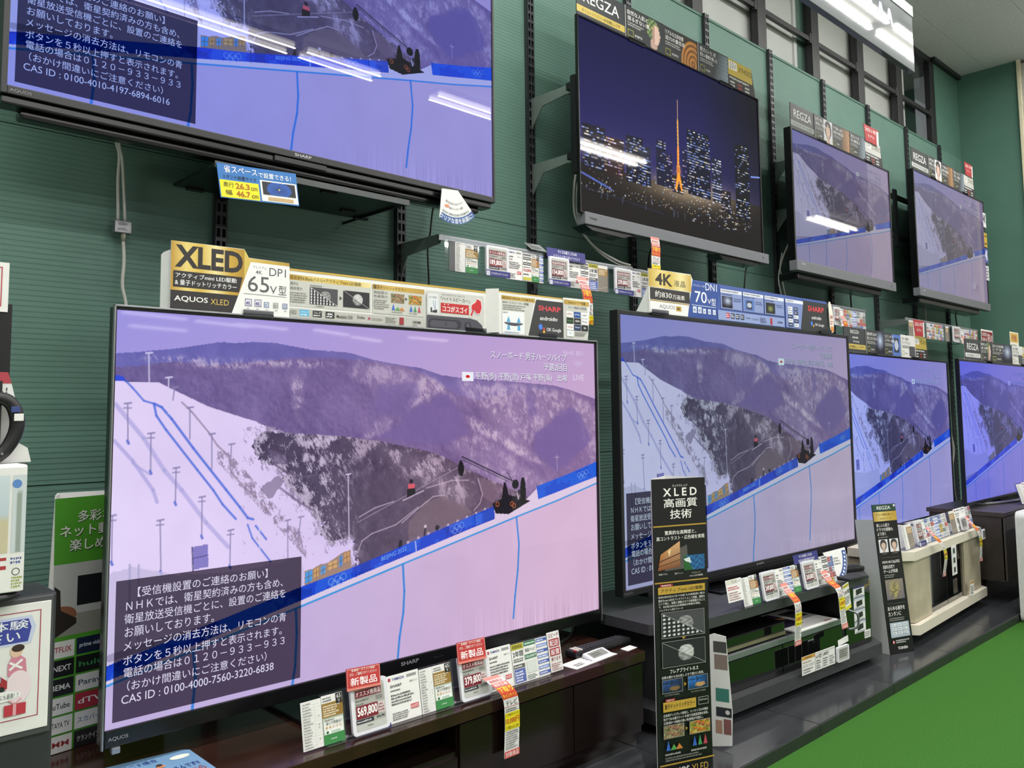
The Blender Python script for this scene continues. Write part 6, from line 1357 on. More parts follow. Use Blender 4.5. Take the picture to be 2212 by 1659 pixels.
# --- rail between the sets
HR = Hold((0.99, -0.2275, 1.346), 0.0, 0.0)
o = paper(HR, 0.030, 0.002, 0.024, 0.090, 'grey_end_card', 'plain dark grey end card on the long price rail', 'card', mat('grey_card', '#5e6062', 0.5), 0, G_CARDS)
table_card(HR, 0.054, 0.040, 0.090, 'white feature table card on the long price rail', 0.0, 0.002)
spec_card(HR, 0.095, 0.051, 0.088, 'wide brown and green spec card near the silver end of the price rail', '60', 0.0, 0.002)
eink(HR, 0.168, 0.096, 0.092, '189,800', 'first price display on the long price rail, nearest its silver end', 'オススメ推奨品', '208,780', 0.016, 0.003, band=True)
shop_card(HR, 0.266, 0.074, 0.096, 'first white product card on the long price rail, under the bent label', 0.0, 0.001)
promo(HR, 0.342, 0.040, 0.092, 'white card with black bars and red 10,000 on the long price rail', 'points', 0.0, 0.002)
spec_card(HR, 0.383, 0.034, 0.092, 'narrow brown and green spec card on the long price rail', '55', 0.0, 0.002, '#a5713a')
promo(HR, 0.419, 0.020, 0.092, 'very narrow blue card in the middle of the long price rail', 'blue', 0.0, 0.002)
eink(HR, 0.452, 0.098, 0.092, '154,800', 'middle price display on the long price rail, under the navy note', '商品特別価格', '170,280', 0.016, 0.003, '#74323c', band=True)
shop_card(HR, 0.552, 0.074, 0.094, 'second white product card on the long price rail, over the hanging strip', 0.0, 0.002)
promo(HR, 0.628, 0.040, 0.094, 'white points card before the yellow headed card on the long rail', 'points', 0.0, 0.002)
promo(HR, 0.669, 0.050, 0.094, 'yellow headed two-year guarantee card on the long price rail', 'years', 0.0, 0.002)
promo(HR, 0.721, 0.052, 0.094, 'plain brown card on the long price rail', 'brown', 0.0, 0.002)
eink(HR, 0.797, 0.100, 0.092, '259,800', 'last price display on the long price rail, below the night city TV', '商品特別価格', '285,780', 0.016, 0.003, '#74323c', band=True)
shop_card(HR, 0.899, 0.070, 0.096, 'last white product card on the long price rail', 0.0, 0.001)
promo(HR, 0.971, 0.050, 0.094, 'yellow headed two-year card at the far end of the long price rail', 'years', 0.0, 0.002)
o = paper(Hold((1.440, -0.236, 1.436), 0, -0.1), 0, 0, 0.195, 0.036, 'size_note', 'navy note card standing on the long price rail', 'card', mat('navy_card'), 0.0, G_CARDS)
k = Top(0.195, 0.036, 195); k.text('サイズの違うこちらの', 55, 3, 150, 15, '#f0f0f8', 0.02).text('モデルもお取り寄せできます', 30, 20, 165, 31, '#c9cae6', 0.02); k.build('print', o)
o = paper(Hold((1.365, -0.2365, 1.454), 0, -0.9), 0, 0, 0.075, 0.045, 'bent_label', 'grey bent label lying on the long price rail', 'label', mat('grey_paper', '#8f9492', 0.5), 0.0, G_CARDS)
k = Top(0.075, 0.045, 75); k.rect(4, 4, 30, 10, '#4a4d4c'); k.small(5, 14, 70, 40, 4, '#55585a'); k.build('print', o)
strip('short trade-in strip hanging from the long price rail behind the white topper', [(1.590, -0.250, 1.384), (1.598, -0.262, 1.35), (1.606, -0.268, 1.30), (1.606, -0.268, 1.22)], 0.048, '10,000円', cut=0.62)
strip('trade-in strip hanging from the bottom of the night city TV', [(1.971, -0.286, 1.568), (1.972, -0.290, 1.53), (1.970, -0.290, 1.48), (1.971, -0.288, 1.36)], 0.053, '10,000円')

# --- far rails: cards are only blocks of colour at this distance
HR2 = Hold((3.51, -0.2275, 1.342), 0.0, 0.0)
eink(HR2, 0.012, 0.070, 0.092, '99,800', 'price display on the short price rail under the third upper TV', d=0.012)
shop_card(HR2, 0.086, 0.056, 0.092, 'white product card on the short price rail', 0, 0, 'REGZA')
for i, (u, w, st, lb) in enumerate(((0.146, 0.09, 'wall', 'first patchwork notice card on the short price rail'), (0.238, 0.06, 'blue', 'blue card on the short price rail'), (0.300, 0.10, 'wall', 'last patchwork notice card on the short price rail'))): promo(HR2, u, w, 0.090, lb, st)
strip('small trade-in strip under the short price rail', [(3.59, -0.250, 1.39), (3.592, -0.262, 1.36), (3.596, -0.265, 1.30), (3.596, -0.262, 1.22)], 0.046, '5,000円')
HR3 = Hold((4.48, -0.2275, 1.340), 0.0, 0.0)
for u, w, st, lb in ((0.02, 0.06, 'brown', 'brown card at the near end of the rail under the last upper TV'), (0.085, 0.14, 'points', 'white points card on the rail under the last upper TV'), (0.29, 0.26, 'wall', 'wide patchwork notice card on the rail under the last upper TV'), (0.60, 0.05, 'brown', 'second brown card on the rail under the last upper TV'), (0.93, 0.24, 'wall', 'far patchwork notice card on the rail under the last upper TV')): promo(HR3, u, w, 0.096, lb, st)
eink(HR3, 0.70, 0.13, 0.10, '128,000', 'price display on the rail under the last upper TV', d=0.012)
shop_card(HR3, 0.84, 0.085, 0.096, 'white product card on the rail under the last upper TV', 0, 0, 'REGZA')
strip('small trade-in strip under the rail of the last upper TV', [(5.31, -0.250, 1.38), (5.318, -0.262, 1.34), (5.322, -0.262, 1.28), (5.322, -0.258, 1.14)], 0.062, '5,000円')
o = paper(Hold((5.72, -0.235, 1.352), 0, 0), 0, 0, 0.24, 0.105, 'clearance_sign', 'white and dark red clearance sign near the wall corner', 'sign', d=0, group=None)
k = Top(0.24, 0.105, 240); k.rect(8, 12, 232, 98, '#8c2a34').text('安い!', 130, 22, 222, 88, '#f4e8e6', 0.04).text('日替', 20, 56, 66, 90, '#f4e8e6', 0.03).text('台数限定', 20, 20, 118, 46, '#f4e8e6', 0.02).text('只今', 74, 56, 118, 90, '#f4e8e6', 0.03); k.build('print', o)
MB().tube([(0.12, 0.004, 0.02), (0.12, 0.228, 0.02)], 0.003).build('wall_pin', M_SILV, o)

# --- row before the cream cabinet set
HC = Hold((2.945, -0.752, 0.3635), 0.045, -0.17)
holder('long clear card holder on the cream cabinet', Hold((2.93, -0.749, 0.3632), 0.045, -0.17), 0.93, 0.095)
table_card(HC, 0.0, 0.045, 0.094, 'white feature card at the near end of the cream cabinet row', 0.003, 0.002)
promo(HC, 0.047, 0.060, 0.094, 'brown card on the cream cabinet', 'brown', 0.003, 0.002)
eink(HC, 0.125, 0.080, 0.100, '198,000', 'large price display at the near end of the cream cabinet row', d=0.014, band=True)
shop_card(HC, 0.208, 0.055, 0.096, 'white product card after the near price display on the cream cabinet', 0.003, 0.002, 'REGZA')
for u, w, st, lb in ((0.266, 0.11, 'wall', 'near patchwork notice card on the cream cabinet'), (0.378, 0.06, 'blue', 'blue card on the cream cabinet'), (0.440, 0.11, 'wall', 'middle patchwork notice card on the cream cabinet'), (0.600, 0.07, 'brown', 'second brown card on the cream cabinet'), (0.84, 0.075, 'wall', 'far patchwork notice card on the cream cabinet')): promo(HC, u, w, 0.096, lb, st, 0.003, 0.002)
shop_card(HC, 0.672, 0.165, 0.100, 'wide white product card on the cream cabinet', 0.003, 0.002, 'REGZA')
eink(HC, 0.71, 0.085, 0.060, '', 'small square price display on the cream cabinet', d=0.014, small_=True, v=0.002)
strip('trade-in strip nearest on the cream cabinet front', [(3.11, -0.775, 0.44), (3.13, -0.800, 0.40), (3.165, -0.815, 0.365), (3.19, -0.815, 0.31), (3.20, -0.80, 0.235)], 0.030, '5,000円')
strip('trade-in strip second along the cream cabinet front', [(3.66, -0.745, 0.43), (3.68, -0.775, 0.385), (3.705, -0.785, 0.355), (3.73, -0.78, 0.30), (3.745, -0.772, 0.225)], 0.032, '5,000円')
o = paper(Hold((3.395, -0.7635, 0.206), 0.053, 0), 0, 0, 0.068, 0.125, 'door_label', 'white label with three small pictures on the dark glass door of the cream cabinet', 'label', d=0.004, group=None)
k = Top(0.068, 0.125, 68); [k.rect(8, 8 + i * 40, 60, 40 + i * 40, '#d8dcd8').rect(20, 12 + i * 40, 46, 34 + i * 40, '#2f3a36') for i in range(3)]; k.build('print', o)
o = paper(Hold((3.60, -0.764, 0.090), 0.053, 0), 0, 0, 0.055, 0.062, 'price_tag', 'small white price tag low on the pale wood door', 'tag', d=0.004, group=None)
k = Top(0.055, 0.062, 55); k.rect(0, 0, 55, 12, '#c09a5a'); k.small(5, 18, 50, 56, 4, '#666666'); k.build('print', o)
hp = Hold((3.78, -0.752, 0.300), 0.053, 0); tt = thing('tag_pouch', hp.o, 0.053, label='clear pouch with a small price display on the corner of the cream cabinet', cat='price display')
MB().box(0, -0.004, 0, 0.10, -0.002, 0.07).build('clear_pouch', ACRY, tt); MB().box(0.04, -0.012, 0.012, 0.085, -0.005, 0.058, 0.003).build('display_frame', M_EFRAME, tt)
k = Ink(0, 0, 1, 1, -0.0123); k.rect(0.046, 0.020, 0.079, 0.052, '#8a8a84'); k.small(0.048, 0.024, 0.077, 0.049, 3, '#3a3a3a'); k.build('print', tt)
# --- a leaning card holder before the last set
HD = Hold((4.42, -0.765, 0.4262), 0.0, -0.25)
holder('clear card holder on the dark walnut cabinet', HD, 0.30, 0.11); table_card(HD, 0.01, 0.09, 0.10, 'white feature card on the dark walnut cabinet', 0.003, 0.002); shop_card(HD, 0.105, 0.13, 0.105, 'white product card on the dark walnut cabinet', 0.003, 0.002, 'REGZA')
o = paper(Hold(frame_local(POSE['D'], 0.92, 0.7125 + 0.0, 0.02), 0, 0), 0, 0.055, 0.16, 0.135, 'price_sign', 'pale yellow and red price sign behind the topper of the last TV', 'sign', mat('cream_card'), 0, None)
k = Top(0.16, 0.135, 160); k.rect(6, 6, 150, 60, '#d8b85a').text('特価', 30, 14, 120, 54, '#a83a30', 0.03); k.small(10, 70, 140, 120, 4, '#7a9a78'); k.build('print', o)
MB().box(0.07, 0.001, -0.05, 0.09, 0.003, 0.03).build('stem', M_SILV, o)
# ================================================================== standing signs, remotes, leaflets, the near display
M_BCARD = mat('black_card', '#121214', 0.4, vary=0.03)
# --- tall black folded sign before the 65-inch stand
ux, uy = 0.948, -0.318   # direction of its front panel
tw, th_ = 0.170, 0.748
yawt = math.atan2(uy, ux)
ts = thing('standing_sign', (1.228, -0.792, 0.0), yawt, label='tall black folded sign with gold bands standing between the stand and the rack', cat='sign', group='standing cardboard signs')
MB().box(0, -0.0015, 0, tw, 0.0015, th_).build('front_panel', M_BCARD, ts)
MB().prism_z([(0.0, 0.0016), (tw * 0.62, 0.085), (tw * 0.62, 0.088), (0.0, 0.0046)], 0, th_).prism_z([(tw, 0.0016), (tw * 0.62, 0.085), (tw * 0.62, 0.088), (tw, 0.0046)], 0, th_).build('folded_back', M_CARD, ts)
k = Top(tw, th_, 182, 643, y=-0.0017)
k.text('エックスレッド', 68, 13, 120, 18.5, '#f0ede6', 0.01).text('X L E D', 36, 21, 152, 39, '#f6f4ef', 0.022).text('高画質', 38, 44, 152, 64, '#f6f4ef', 0.03).text('技術', 58, 69, 132, 89, '#f6f4ef', 0.03)
k.rect(0, 103, 182, 106, '#b8963c'); k.text('驚異的な高輝度と、', 38, 115, 146, 124, '#f6f4ef', 0.03).text('高コントラスト・広色域を実現', 10, 127, 174, 136, '#f6f4ef', 0.03)
k.poly([(84, 156), (112, 148), (116, 200), (34, 203)], '#5a5654'); k.put([(22, 166), (88, 139), (88, 196), (12, 201)], [(0, 1, 2, 3)], [lin('#b87840'), lin('#e0b080'), lin('#7a4a30'), lin('#8a5030')]).line([(18, 182), (88, 166)], 3, '#5a3524').line([(14, 193), (88, 180)], 2, '#5a3524').poly([(46, 160), (58, 154), (52, 172)], '#f0d8a0')
k.img(100, 172, 172, 205, 24, 14, ph_wave); k.poly([(100, 180), (120, 176), (126, 190), (106, 185)], '#dfe8ec')
k.text('液晶パネル', 14, 207, 44, 211, '#e6e4df').text('量子ドット', 68, 208, 96, 212, '#e6e4df').text('アクティブ', 126, 210, 156, 214, '#e6e4df').text('mini LED駆動', 118, 216, 164, 220, '#e6e4df'); k.rect(0, 226, 182, 229, '#b8963c')
k.rect(16, 231, 60, 237, '#a02a30').text('明暗表現', 22, 232, 54, 236, '#f6e6e2', 0.01).rect(10, 237, 170, 253, '#c4a040').text('アクティブmini LED駆動', 20, 241, 162, 249, '#2a2418', 0.03)
for i, t_ in enumerate(('従来(当社比)に比べ72倍 もの高密度に敷き', '詰めたmini LEDをバックライトとして搭載。複雑な', 'エリア毎に、映像と連動させて分割駆動すること', 'で、約3倍(当社比)の高精度な映像を再現。')): k.text(t_, 10, 256 + i * 7, 168 if i < 3 else 152, 261.5 + i * 7, '#e9e7e2', 0.012)
k.text('バックライト点灯イメージ', 12, 284, 92, 289, '#e9e7e2', 0.01)
k.img(20, 294, 162, 346, 60, 36, lambda u, v: ph_moon(u, v, True)).frame(18, 292, 164, 348, 1.2, '#a8a8a6').line([(20, 294), (162, 346)], 0.8, '#c8c8c6').poly([(84, 349), (98, 349), (91, 354)], '#b8963c')
k.img(20, 357, 162, 409, 50, 30, lambda u, v: ph_moon(u, v, False)).frame(18, 355, 164, 411, 1.2, '#a8a8a6').line([(20, 357), (162, 409)], 0.8, '#c8c8c6')
k.text('フレアブライトネス', 42, 415, 138, 424, '#f0eee9', 0.03).text('漆黒の闇から光の眩しさまで豊かに再現。', 14, 428, 156, 434, '#e9e7e2', 0.01)
k.img(16, 437, 82, 464, 18, 12, lambda u, v: ph_fish(u, v, 0.8)).img(102, 437, 168, 464, 18, 12, lambda u, v: ph_fish(u, v, 1.8)).frame(15, 436, 83, 465, 0.9, '#b8b8b6').frame(101, 436, 169, 465, 0.9, '#b8b8b6').poly([(88, 446), (88, 455), (96, 450.5)], '#b8963c').text('フレアブライトネスなし', 22, 467, 72, 471, '#c9c7c2').text('フレアブライトネスあり', 110, 468, 160, 472, '#c9c7c2')
k.rect(24, 477, 56, 483, '#a02a30').text('色鮮やか', 28, 478, 52, 482, '#f6e6e2', 0.01).rect(16, 483, 126, 504, '#c4a040').text('量子ドットリッチカラー', 21, 488, 121, 498, '#2a2418', 0.03).frame(134, 484, 168, 500, 0.8, '#d8d6d0').text('RichColor', 138, 488, 165, 492, '#d8d6d0')
for i, t_ in enumerate(('広色域ディスプレイ技術に、ナノサイズの半導体', '粒子である量子ドットを使う光波長変換を採用。', '広色域かつ純度の高い色再現が可能に。')): k.text(t_, 16, 508 + i * 8, 166 if i < 2 else 148, 514 + i * 8, '#e9e7e2', 0.012)
k.img(16, 533, 82, 559, 22, 14, lambda u, v: ph_veg(u, v, True)).img(102, 533, 170, 559, 22, 14, ph_veg).frame(15, 532, 83, 560, 0.8, '#b8b8b6').frame(101, 532, 171, 560, 0.8, '#b8b8b6').poly([(88, 541), (88, 549), (95, 545)], '#b8963c')
for x0_, cs in ((22, ('#3a6ac8', '#5aa050', '#d08040')), (110, ('#3a6ac8', '#4a9a60', '#c04a5a'))):
    for i, cc in enumerate(cs): k.poly([(x0_ + i * 18 - (4 if i and x0_ < 50 else 0), 585), (x0_ + 7 + i * 18, 564 if (i == 0 or x0_ > 50) else 573), (x0_ + 14 + i * 18 + (5 if i and x0_ < 50 else 0), 585)], cc)
k.small(18, 590, 84, 596, 1, '#b8b6b0').small(104, 591, 170, 597, 1, '#b8b6b0').small(18, 598, 160, 608, 2, '#8a8882'); k.rect(0, 613, 182, 616, '#b8963c').text('AQUOS', 16, 624, 96, 639, '#f6f4ef', 0.012).text('XLED', 104, 624, 160, 639, '#c9a64c', 0.0)
k.build('print', ts)
# --- white brochure board leaning on the rack
bk = thing('brochure_board', (1.503, -0.772, 0.0), -1.22, -0.03, label='white picture brochure board half hidden behind the tall black sign', cat='sign', group='standing cardboard signs')
MB().prism([(0, 0.002), (0.055, 0.012), (0.058, 0.10), (0.045, 0.30), (0.012, 0.305), (0, 0.30)], -0.0015, 0.0015).build('board', M_CARD, bk)
k = Ink(0, 0, 1, 1, -0.0018); k.rect(0.010, 0.255, 0.046, 0.285, '#4a4a48').rect(0.012, 0.21, 0.048, 0.25, '#8a7a72').rect(0.014, 0.125, 0.050, 0.160, '#3f7f74').rect(0.014, 0.085, 0.056, 0.110, '#2a2f34').disc(0.045, 0.098, 0.006, '#d8d8d6').rect(0.012, 0.04, 0.030, 0.075, '#b08a76').rect(0.034, 0.04, 0.054, 0.080, '#8a5a5a'); k.build('print', bk)

# --- slanted black sign before the cream cabinet
sg = thing('standing_sign', (2.742, -0.757, 0.0), math.atan2(-0.31, 0.95), -0.105, label='narrow black sign with green head leaning beside the cream cabinet', cat='sign', group='standing cardboard signs')
sg.rotation_euler[0] = -0.10
MB().box(0, -0.0015, 0, 0.127, 0.0015, 0.556).build('front_panel', M_BCARD, sg)
MB().prism_z([(0.0, 0.0016), (-0.015, 0.075), (-0.012, 0.075), (0.003, 0.0016)], 0.0, 0.50).build('side_flap', M_CARDG, sg)
k = Top(0.127, 0.556, 127, y=-0.0018)
k.rect(0, 0, 127, 26, '#24443a').text('REGZA', 24, 7, 98, 20, '#f0eee8', 0.01).poly([(114, 3), (124, 3), (124, 13), (120, 9), (116, 13)], '#e6e6e2').grad(0, 28, 127, 64, ['#b08e3c', '#e0c878', '#c7a64a', '#b8963c']).text('テレビも動画も楽しく！', 16, 34, 110, 44, '#3a3018', 0.01).text('Z670Kシリーズ', 34, 50, 96, 58, '#3a3018')
for i, (t_, x1) in enumerate((('美しい人肌で', 80), ('ドラマの感動も', 96), ('より深く', 56))): k.text(t_, 10, 73 + i * 16, x1, 86 + i * 16, '#f2f0ec', 0.015)
k.small(12, 122, 70, 128, 1, '#9a9a98'); k.img(10, 133, 58, 182, 18, 20, lambda u, v: ph_portrait(u, v, 0.9)).img(68, 133, 116, 182, 18, 20, ph_portrait); k.small(22, 185, 46, 189, 1, '#9a9a98').small(76, 185, 108, 189, 1, '#9a9a98'); k.rect(14, 201, 112, 202, '#6a6a68')
for i, (t_, x0, x1) in enumerate((('HDMI 4K/120p対応', 16, 110), ('高速な反射で', 16, 78), ('ゲームが快適', 16, 92))): k.text(t_, x0, 212 + i * 17, x1, 226 + i * 17, '#f2f0ec', 0.015)
k.small(18, 264, 86, 278, 2, '#9a9a98'); k.img(16, 284, 112, 358, 26, 22, ph_armor); k.rect(14, 372, 112, 373, '#6a6a68').text('あらゆる操作を', 12, 382, 104, 398, '#f2f0ec', 0.015).text('カンタンに', 12, 402, 80, 418, '#f2f0ec', 0.015); k.small(14, 423, 100, 437, 2, '#9a9a98'); k.rect(12, 442, 114, 496, '#aebac6')
for i in range(9): k.rect(20 + (i % 3) * 30, 447 + (i // 3) * 15, 44 + (i % 3) * 30, 456 + (i // 3) * 15, '#e6eaee'); k.small(22 + (i % 3) * 30, 449 + (i // 3) * 15, 42 + (i % 3) * 30, 454 + (i // 3) * 15, 1, '#55606a', seed=i)
k.disc(20, 512, 6, '#c8484a').rect(18, 507, 22, 516, '#f0f0ee'); k.small(32, 504, 104, 518, 2, '#c9c9c6'); k.text('TOSHIBA', 38, 530, 92, 540, '#f2f0ec', 0.015); k.build('print', sg)

# --- on the brown stand: leaflet, remote, paper with a small price display
lf = thing('leaflet', (0.168, -0.62, 0.2505), 0, label='blue leaflet lying on the brown stand at the bottom edge', cat='leaflet')
MB().prism_z([(0.0, 0.0), (0.0, 0.20), (-0.012, 0.212), (-0.20, 0.232), (-0.20, -0.005)], 0.0, 0.0016).build('sheet', mat('blue_leaflet', '#7fa6cf', 0.25, coat=0.3), lf)
k = Ink(0, 0, 1, 1, 0)
k.text('ご自宅で過ごす機会', -0.19, 0.185, -0.07, 0.203, '#3a4f8a', 0.02).text('テレビがあるんです!!', -0.115, 0.120, -0.012, 0.140, '#2f3f80', 0.03).text('テレビなら', -0.09, 0.09, -0.012, 0.112, '#a0484e', 0.03); k.disc(-0.03, 0.178, 0.020, '#eef2e6', ry=0.010).disc(-0.125, 0.155, 0.022, '#eef2e6', ry=0.010).disc(-0.075, 0.158, 0.008, '#c88a6a').disc(-0.076, 0.164, 0.006, '#4a3430')
k.v = [(p[0], p[2], 0.0018 - p[1]) for p in k.v]
o = k.build('print', lf)
for p_ in o.data.polygons: pass
M_REM = mat('remote_black', '#17171a', 0.4)
def remote(label, loc, yw, L_, w):
    r = thing('remote_control', loc, yw, label=label, cat='remote control', group='remote controls')
    MB().box(0, -w / 2, 0, L_, w / 2, 0.018, 0.006).build('body', M_REM, r)
    b = MB(); c_ = MB()
    for i in range(int(L_ / 0.014) - 1):
        for j in range(4):
            x = 0.012 + i * 0.0135; y = -w / 2 + 0.006 + j * (w - 0.012) / 4
            (c_ if i < 2 else b).box(x, y, 0.0182, x + 0.009, y + (w - 0.012) / 4 - 0.002, 0.0205)
    b.build('key_pad', mat('dark_keys', '#3c3c40', 0.5), r); c_.build('number_keys', mat('pale_keys', '#d8d4ce', 0.5), r); MB().box(0.003, -w / 2 + 0.004, 0.0182, 0.009, -w / 2 + 0.014, 0.0205).build('power_key', mat('red_key', '#b0302a', 0.4), r)
    return r
remote('long black remote control lying on the brown stand', (1.195, -0.530, 0.251), -0.03, 0.235, 0.044)
pp = Hold((1.13, -0.605, 0.251), 0.0, 0.0)
o = MB().box(0, 0, 0, 0.19, 0.055, 0.001).build('note_paper', M_PAPER); o.location = (1.128, -0.612, 0.2505); o.rotation_euler = (0, 0, 0.08); tag(o, 'white note paper lying at the edge of the brown stand', 'paper')
k = Ink(0, 0, 1, 1, 0); k.small(0.02, 0.01, 0.07, 0.03, 2, '#555555'); k.small(0.085, 0.01, 0.125, 0.035, 2, '#6a6a80'); k.v = [(p[0], p[2], 0.0012 - p[1]) for p in k.v]; k.build('print', o)
e = thing('price_display', (1.215, -0.598, 0.2525), 0.10, -1.25, label='small white price display lying on the note paper', cat='price display', group='electronic price displays')
MB().box(0, 0, 0, 0.095, 0.010, 0.040, 0.003).build('frame', M_EFRAME, e); k = Ink(0, 0, 1, 1, -0.0003); k.rect(0.012, 0.008, 0.083, 0.033, '#8f938c'); k.small(0.02, 0.012, 0.07, 0.028, 2, '#4a4a48'); k.build('print', e)
o = paper(Hold((1.36, -0.600, 0.2508), 0.1, -1.5), 0, 0, 0.05, 0.025, 'paper_slip', 'small white paper slip beside the tall black sign', 'paper')

# --- on the charcoal rack
remote('black remote control lying at the far end of the charcoal rack', (2.56, -0.625, 0.311), -0.35, 0.15, 0.045)
kb = thing('keypad_mat', (2.46, -0.715, 0.3105), -0.15, label='small black striped keypad lying on the charcoal rack', cat='keypad')
MB().box(0, -0.03, 0, 0.12, 0.03, 0.005, 0.002).build('body', M_REM, kb)
for i in range(7): MB().box(0.006 + i * 0.016, -0.027, 0.005, 0.016 + i * 0.016, 0.027, 0.008, 0.001).build('key_row', mat('dark_keys'), kb)
fan = [(0.0, 0.0)] + [(0.13 * math.cos(math.radians(a_)), 0.13 * math.sin(math.radians(a_))) for a_ in range(-62, 6, 6)]
fc = thing('fan_card', (2.44, -0.655, 0.402), -0.2, -0.25, label='white fan-shaped card behind the cards on the charcoal rack', cat='card')
MB().prism([(p[0], p[1]) for p in fan], -0.001, 0.001).build('card', M_CARD, fc)
k = Ink(0, 0, 1, 1, -0.0013); ar = [(0.128 * math.cos(math.radians(a_)), 0.128 * math.sin(math.radians(a_))) for a_ in range(-60, 6, 6)]; ai = [(0.106 * math.cos(math.radians(a_)), 0.106 * math.sin(math.radians(a_))) for a_ in range(-60, 6, 6)]
k.put(ar + ai, [(i, i + 1, len(ar) + i + 1, len(ar) + i) for i in range(len(ar) - 1)], lin('#3f5a98')); k.small(0.05, -0.05, 0.085, -0.02, 3, '#888888')
for a_ in range(-54, 0, 7): k.disc(0.117 * math.cos(math.radians(a_)), 0.117 * math.sin(math.radians(a_)), 0.005, '#e6ecf6', 6)
k.build('print', fc); MB().box(0.03, 0.0015, -0.088, 0.035, 0.004, -0.02).build('stem', ACRY, fc)
dk = thing('video_deck', (1.675, -0.672, 0.183), -0.05, label='black video deck with champagne strip on the rack shelf', cat='video deck')
MB().box(0, 0, 0, 0.40, 0.28, 0.045, 0.003).build('body', M_BEZ, dk); MB().box(0, -0.004, 0.004, 0.40, 0.0, 0.015, 0.001).build('front_strip', mat('champagne_metal', '#a89c84', 0.35, 0.7), dk); MB().box(0.005, -0.003, 0.018, 0.395, 0.0, 0.042, 0.001).build('flap', M_GDOOR, dk)
k = Ink(0, 0, 1, 1, -0.0035); k.text('SONY', 0.008, 0.020, 0.030, 0.025, '#6a6a68', 0.01); k.build('print', dk)
mg = thing('catalogue', (2.12, -0.712, 0.1825), -0.05, label='white catalogue with purple cover photo lying on the rack shelf', cat='catalogue')
MB().box(0, 0, 0, 0.27, 0.20, 0.006, 0.0015).build('pages', M_PAPER, mg)
k = Ink(0, 0, 1, 1, 0); k.rect(0.01, 0.05, 0.13, 0.19, '#2c2038').line([(0.015, 0.09), (0.06, 0.15), (0.125, 0.12)], 0.02, '#a8743a').line([(0.02, 0.12), (0.09, 0.17), (0.125, 0.15)], 0.012, '#6a4aa0').rect(0.16, 0.10, 0.25, 0.17, '#4a4a4e').rect(0.20, 0.01, 0.25, 0.016, '#a0404a'); k.v = [(p[0], p[2], 0.0062 - p[1]) for p in k.v]; k.build('print', mg)
# stickers on the rack's side door
for i in range(4):
    z_ = 0.254 - i * 0.042
    o = MB().box(0, 0, 0, 0.082, 0.0008, 0.039).build('door_sticker', M_PAPER); loc = (1.62 + 0.885 * math.cos(-0.05) - 0.003 * math.sin(-0.05) * 0, -0.69 + 0.885 * math.sin(-0.05) + 0.0008, z_ - 0.012); o.location = loc; o.rotation_euler = (0, 0, -0.05)
    tag(o, ('topmost', 'second', 'third', 'lowest')[i] + ' white picture sticker on the rack side door', 'sticker', 'white stickers on the rack door')
    k = Top(0.082, 0.039, 82, y=-0.0003); k.rect(0, 0, 82, 7, '#33347c' if i == 0 else '#c9d0e4').poly([(18, 12), (62, 9), (64, 27), (20, 32)], '#2a2f2e').rect(8, 34, 74, 37, '#8a90b0'); k.build('print', o)
o = MB().box(0, 0, 0, 0.045, 0.0008, 0.028).build('door_sticker', M_PAPER); o.location = (1.62 + 0.955, -0.69 - 0.0469, 0.088); o.rotation_euler = (0, 0, -0.05); tag(o, 'small plain sticker low in the corner of the rack side door', 'sticker', 'white stickers on the rack door')
k = Top(0.045, 0.028, 45, y=-0.0003); k.small(4, 4, 40, 24, 3, '#777777'); k.build('print', o)
o = MB().box(0, 0, 0, 0.075, 0.0008, 0.015).build('door_sticker', mat('gold_sticker', '#8f7a4a', 0.4, 0.4)); o.location = (1.62 + 0.94, -0.69 - 0.0462, 0.258); o.rotation_euler = (0, -0.25, -0.05); tag(o, 'small gold sticker at the top corner of the rack side door', 'sticker', 'white stickers on the rack door')

# --- blue placard and fan tag below the cut-off TV
pl = thing('placard', (0.251, -0.306, 1.426), 0.0, 0.0, label='blue and yellow placard hanging from the small black shelf', cat='placard')
MB().prism([(0.012, 0.0), (0.217, 0.012), (0.206, 0.092), (0.0, 0.080)], -0.001, 0.001).build('card', mat('blue_card2', '#2f74bc', 0.4, vary=0.02), pl)
sk = lambda x, y: (x + 0.012 * (1 - y / 0.080), y + 0.012 * x / 0.205)
k = Ink(0, 0, 1, 1, -0.0013)
k.put([sk(0.002, 0.002), sk(0.100, 0.002), sk(0.100, 0.042), sk(0.002, 0.042)], [(0, 1, 2, 3)], lin('#f2e51c')); k.put([sk(0.105, 0.003), sk(0.203, 0.003), sk(0.203, 0.053), sk(0.105, 0.053)], [(0, 1, 2, 3)], lin('#eef0ea'))
def st(t_, x0, y0, x1, y1, c_, b_=0.02):
    co, fs, _ = glyphs(t_, b_); k.put([sk(x0 + p[0] * (x1 - x0), y0 + p[1] * (y1 - y0)) for p in co.tolist()], fs, lin(c_))
st('省スペース', 0.016, 0.060, 0.100, 0.077, '#f8f2f4', 0.04); st('で設置できる！', 0.103, 0.058, 0.190, 0.071, '#f4f8fc'); st('スタンド設置サイズ', 0.010, 0.046, 0.096, 0.055, '#10242e', 0.02); st('奥行', 0.010, 0.026, 0.036, 0.038, '#4a4416'); st('26.3', 0.040, 0.024, 0.076, 0.038, '#b06a14', 0.03); st('cm', 0.079, 0.024, 0.096, 0.032, '#8a7a16'); st('幅', 0.014, 0.008, 0.030, 0.020, '#4a4416'); st('46.7', 0.040, 0.006, 0.076, 0.020, '#b06a14', 0.03); st('cm', 0.079, 0.006, 0.096, 0.014, '#8a7a16')
P_ = []; C_ = []; F_ = []
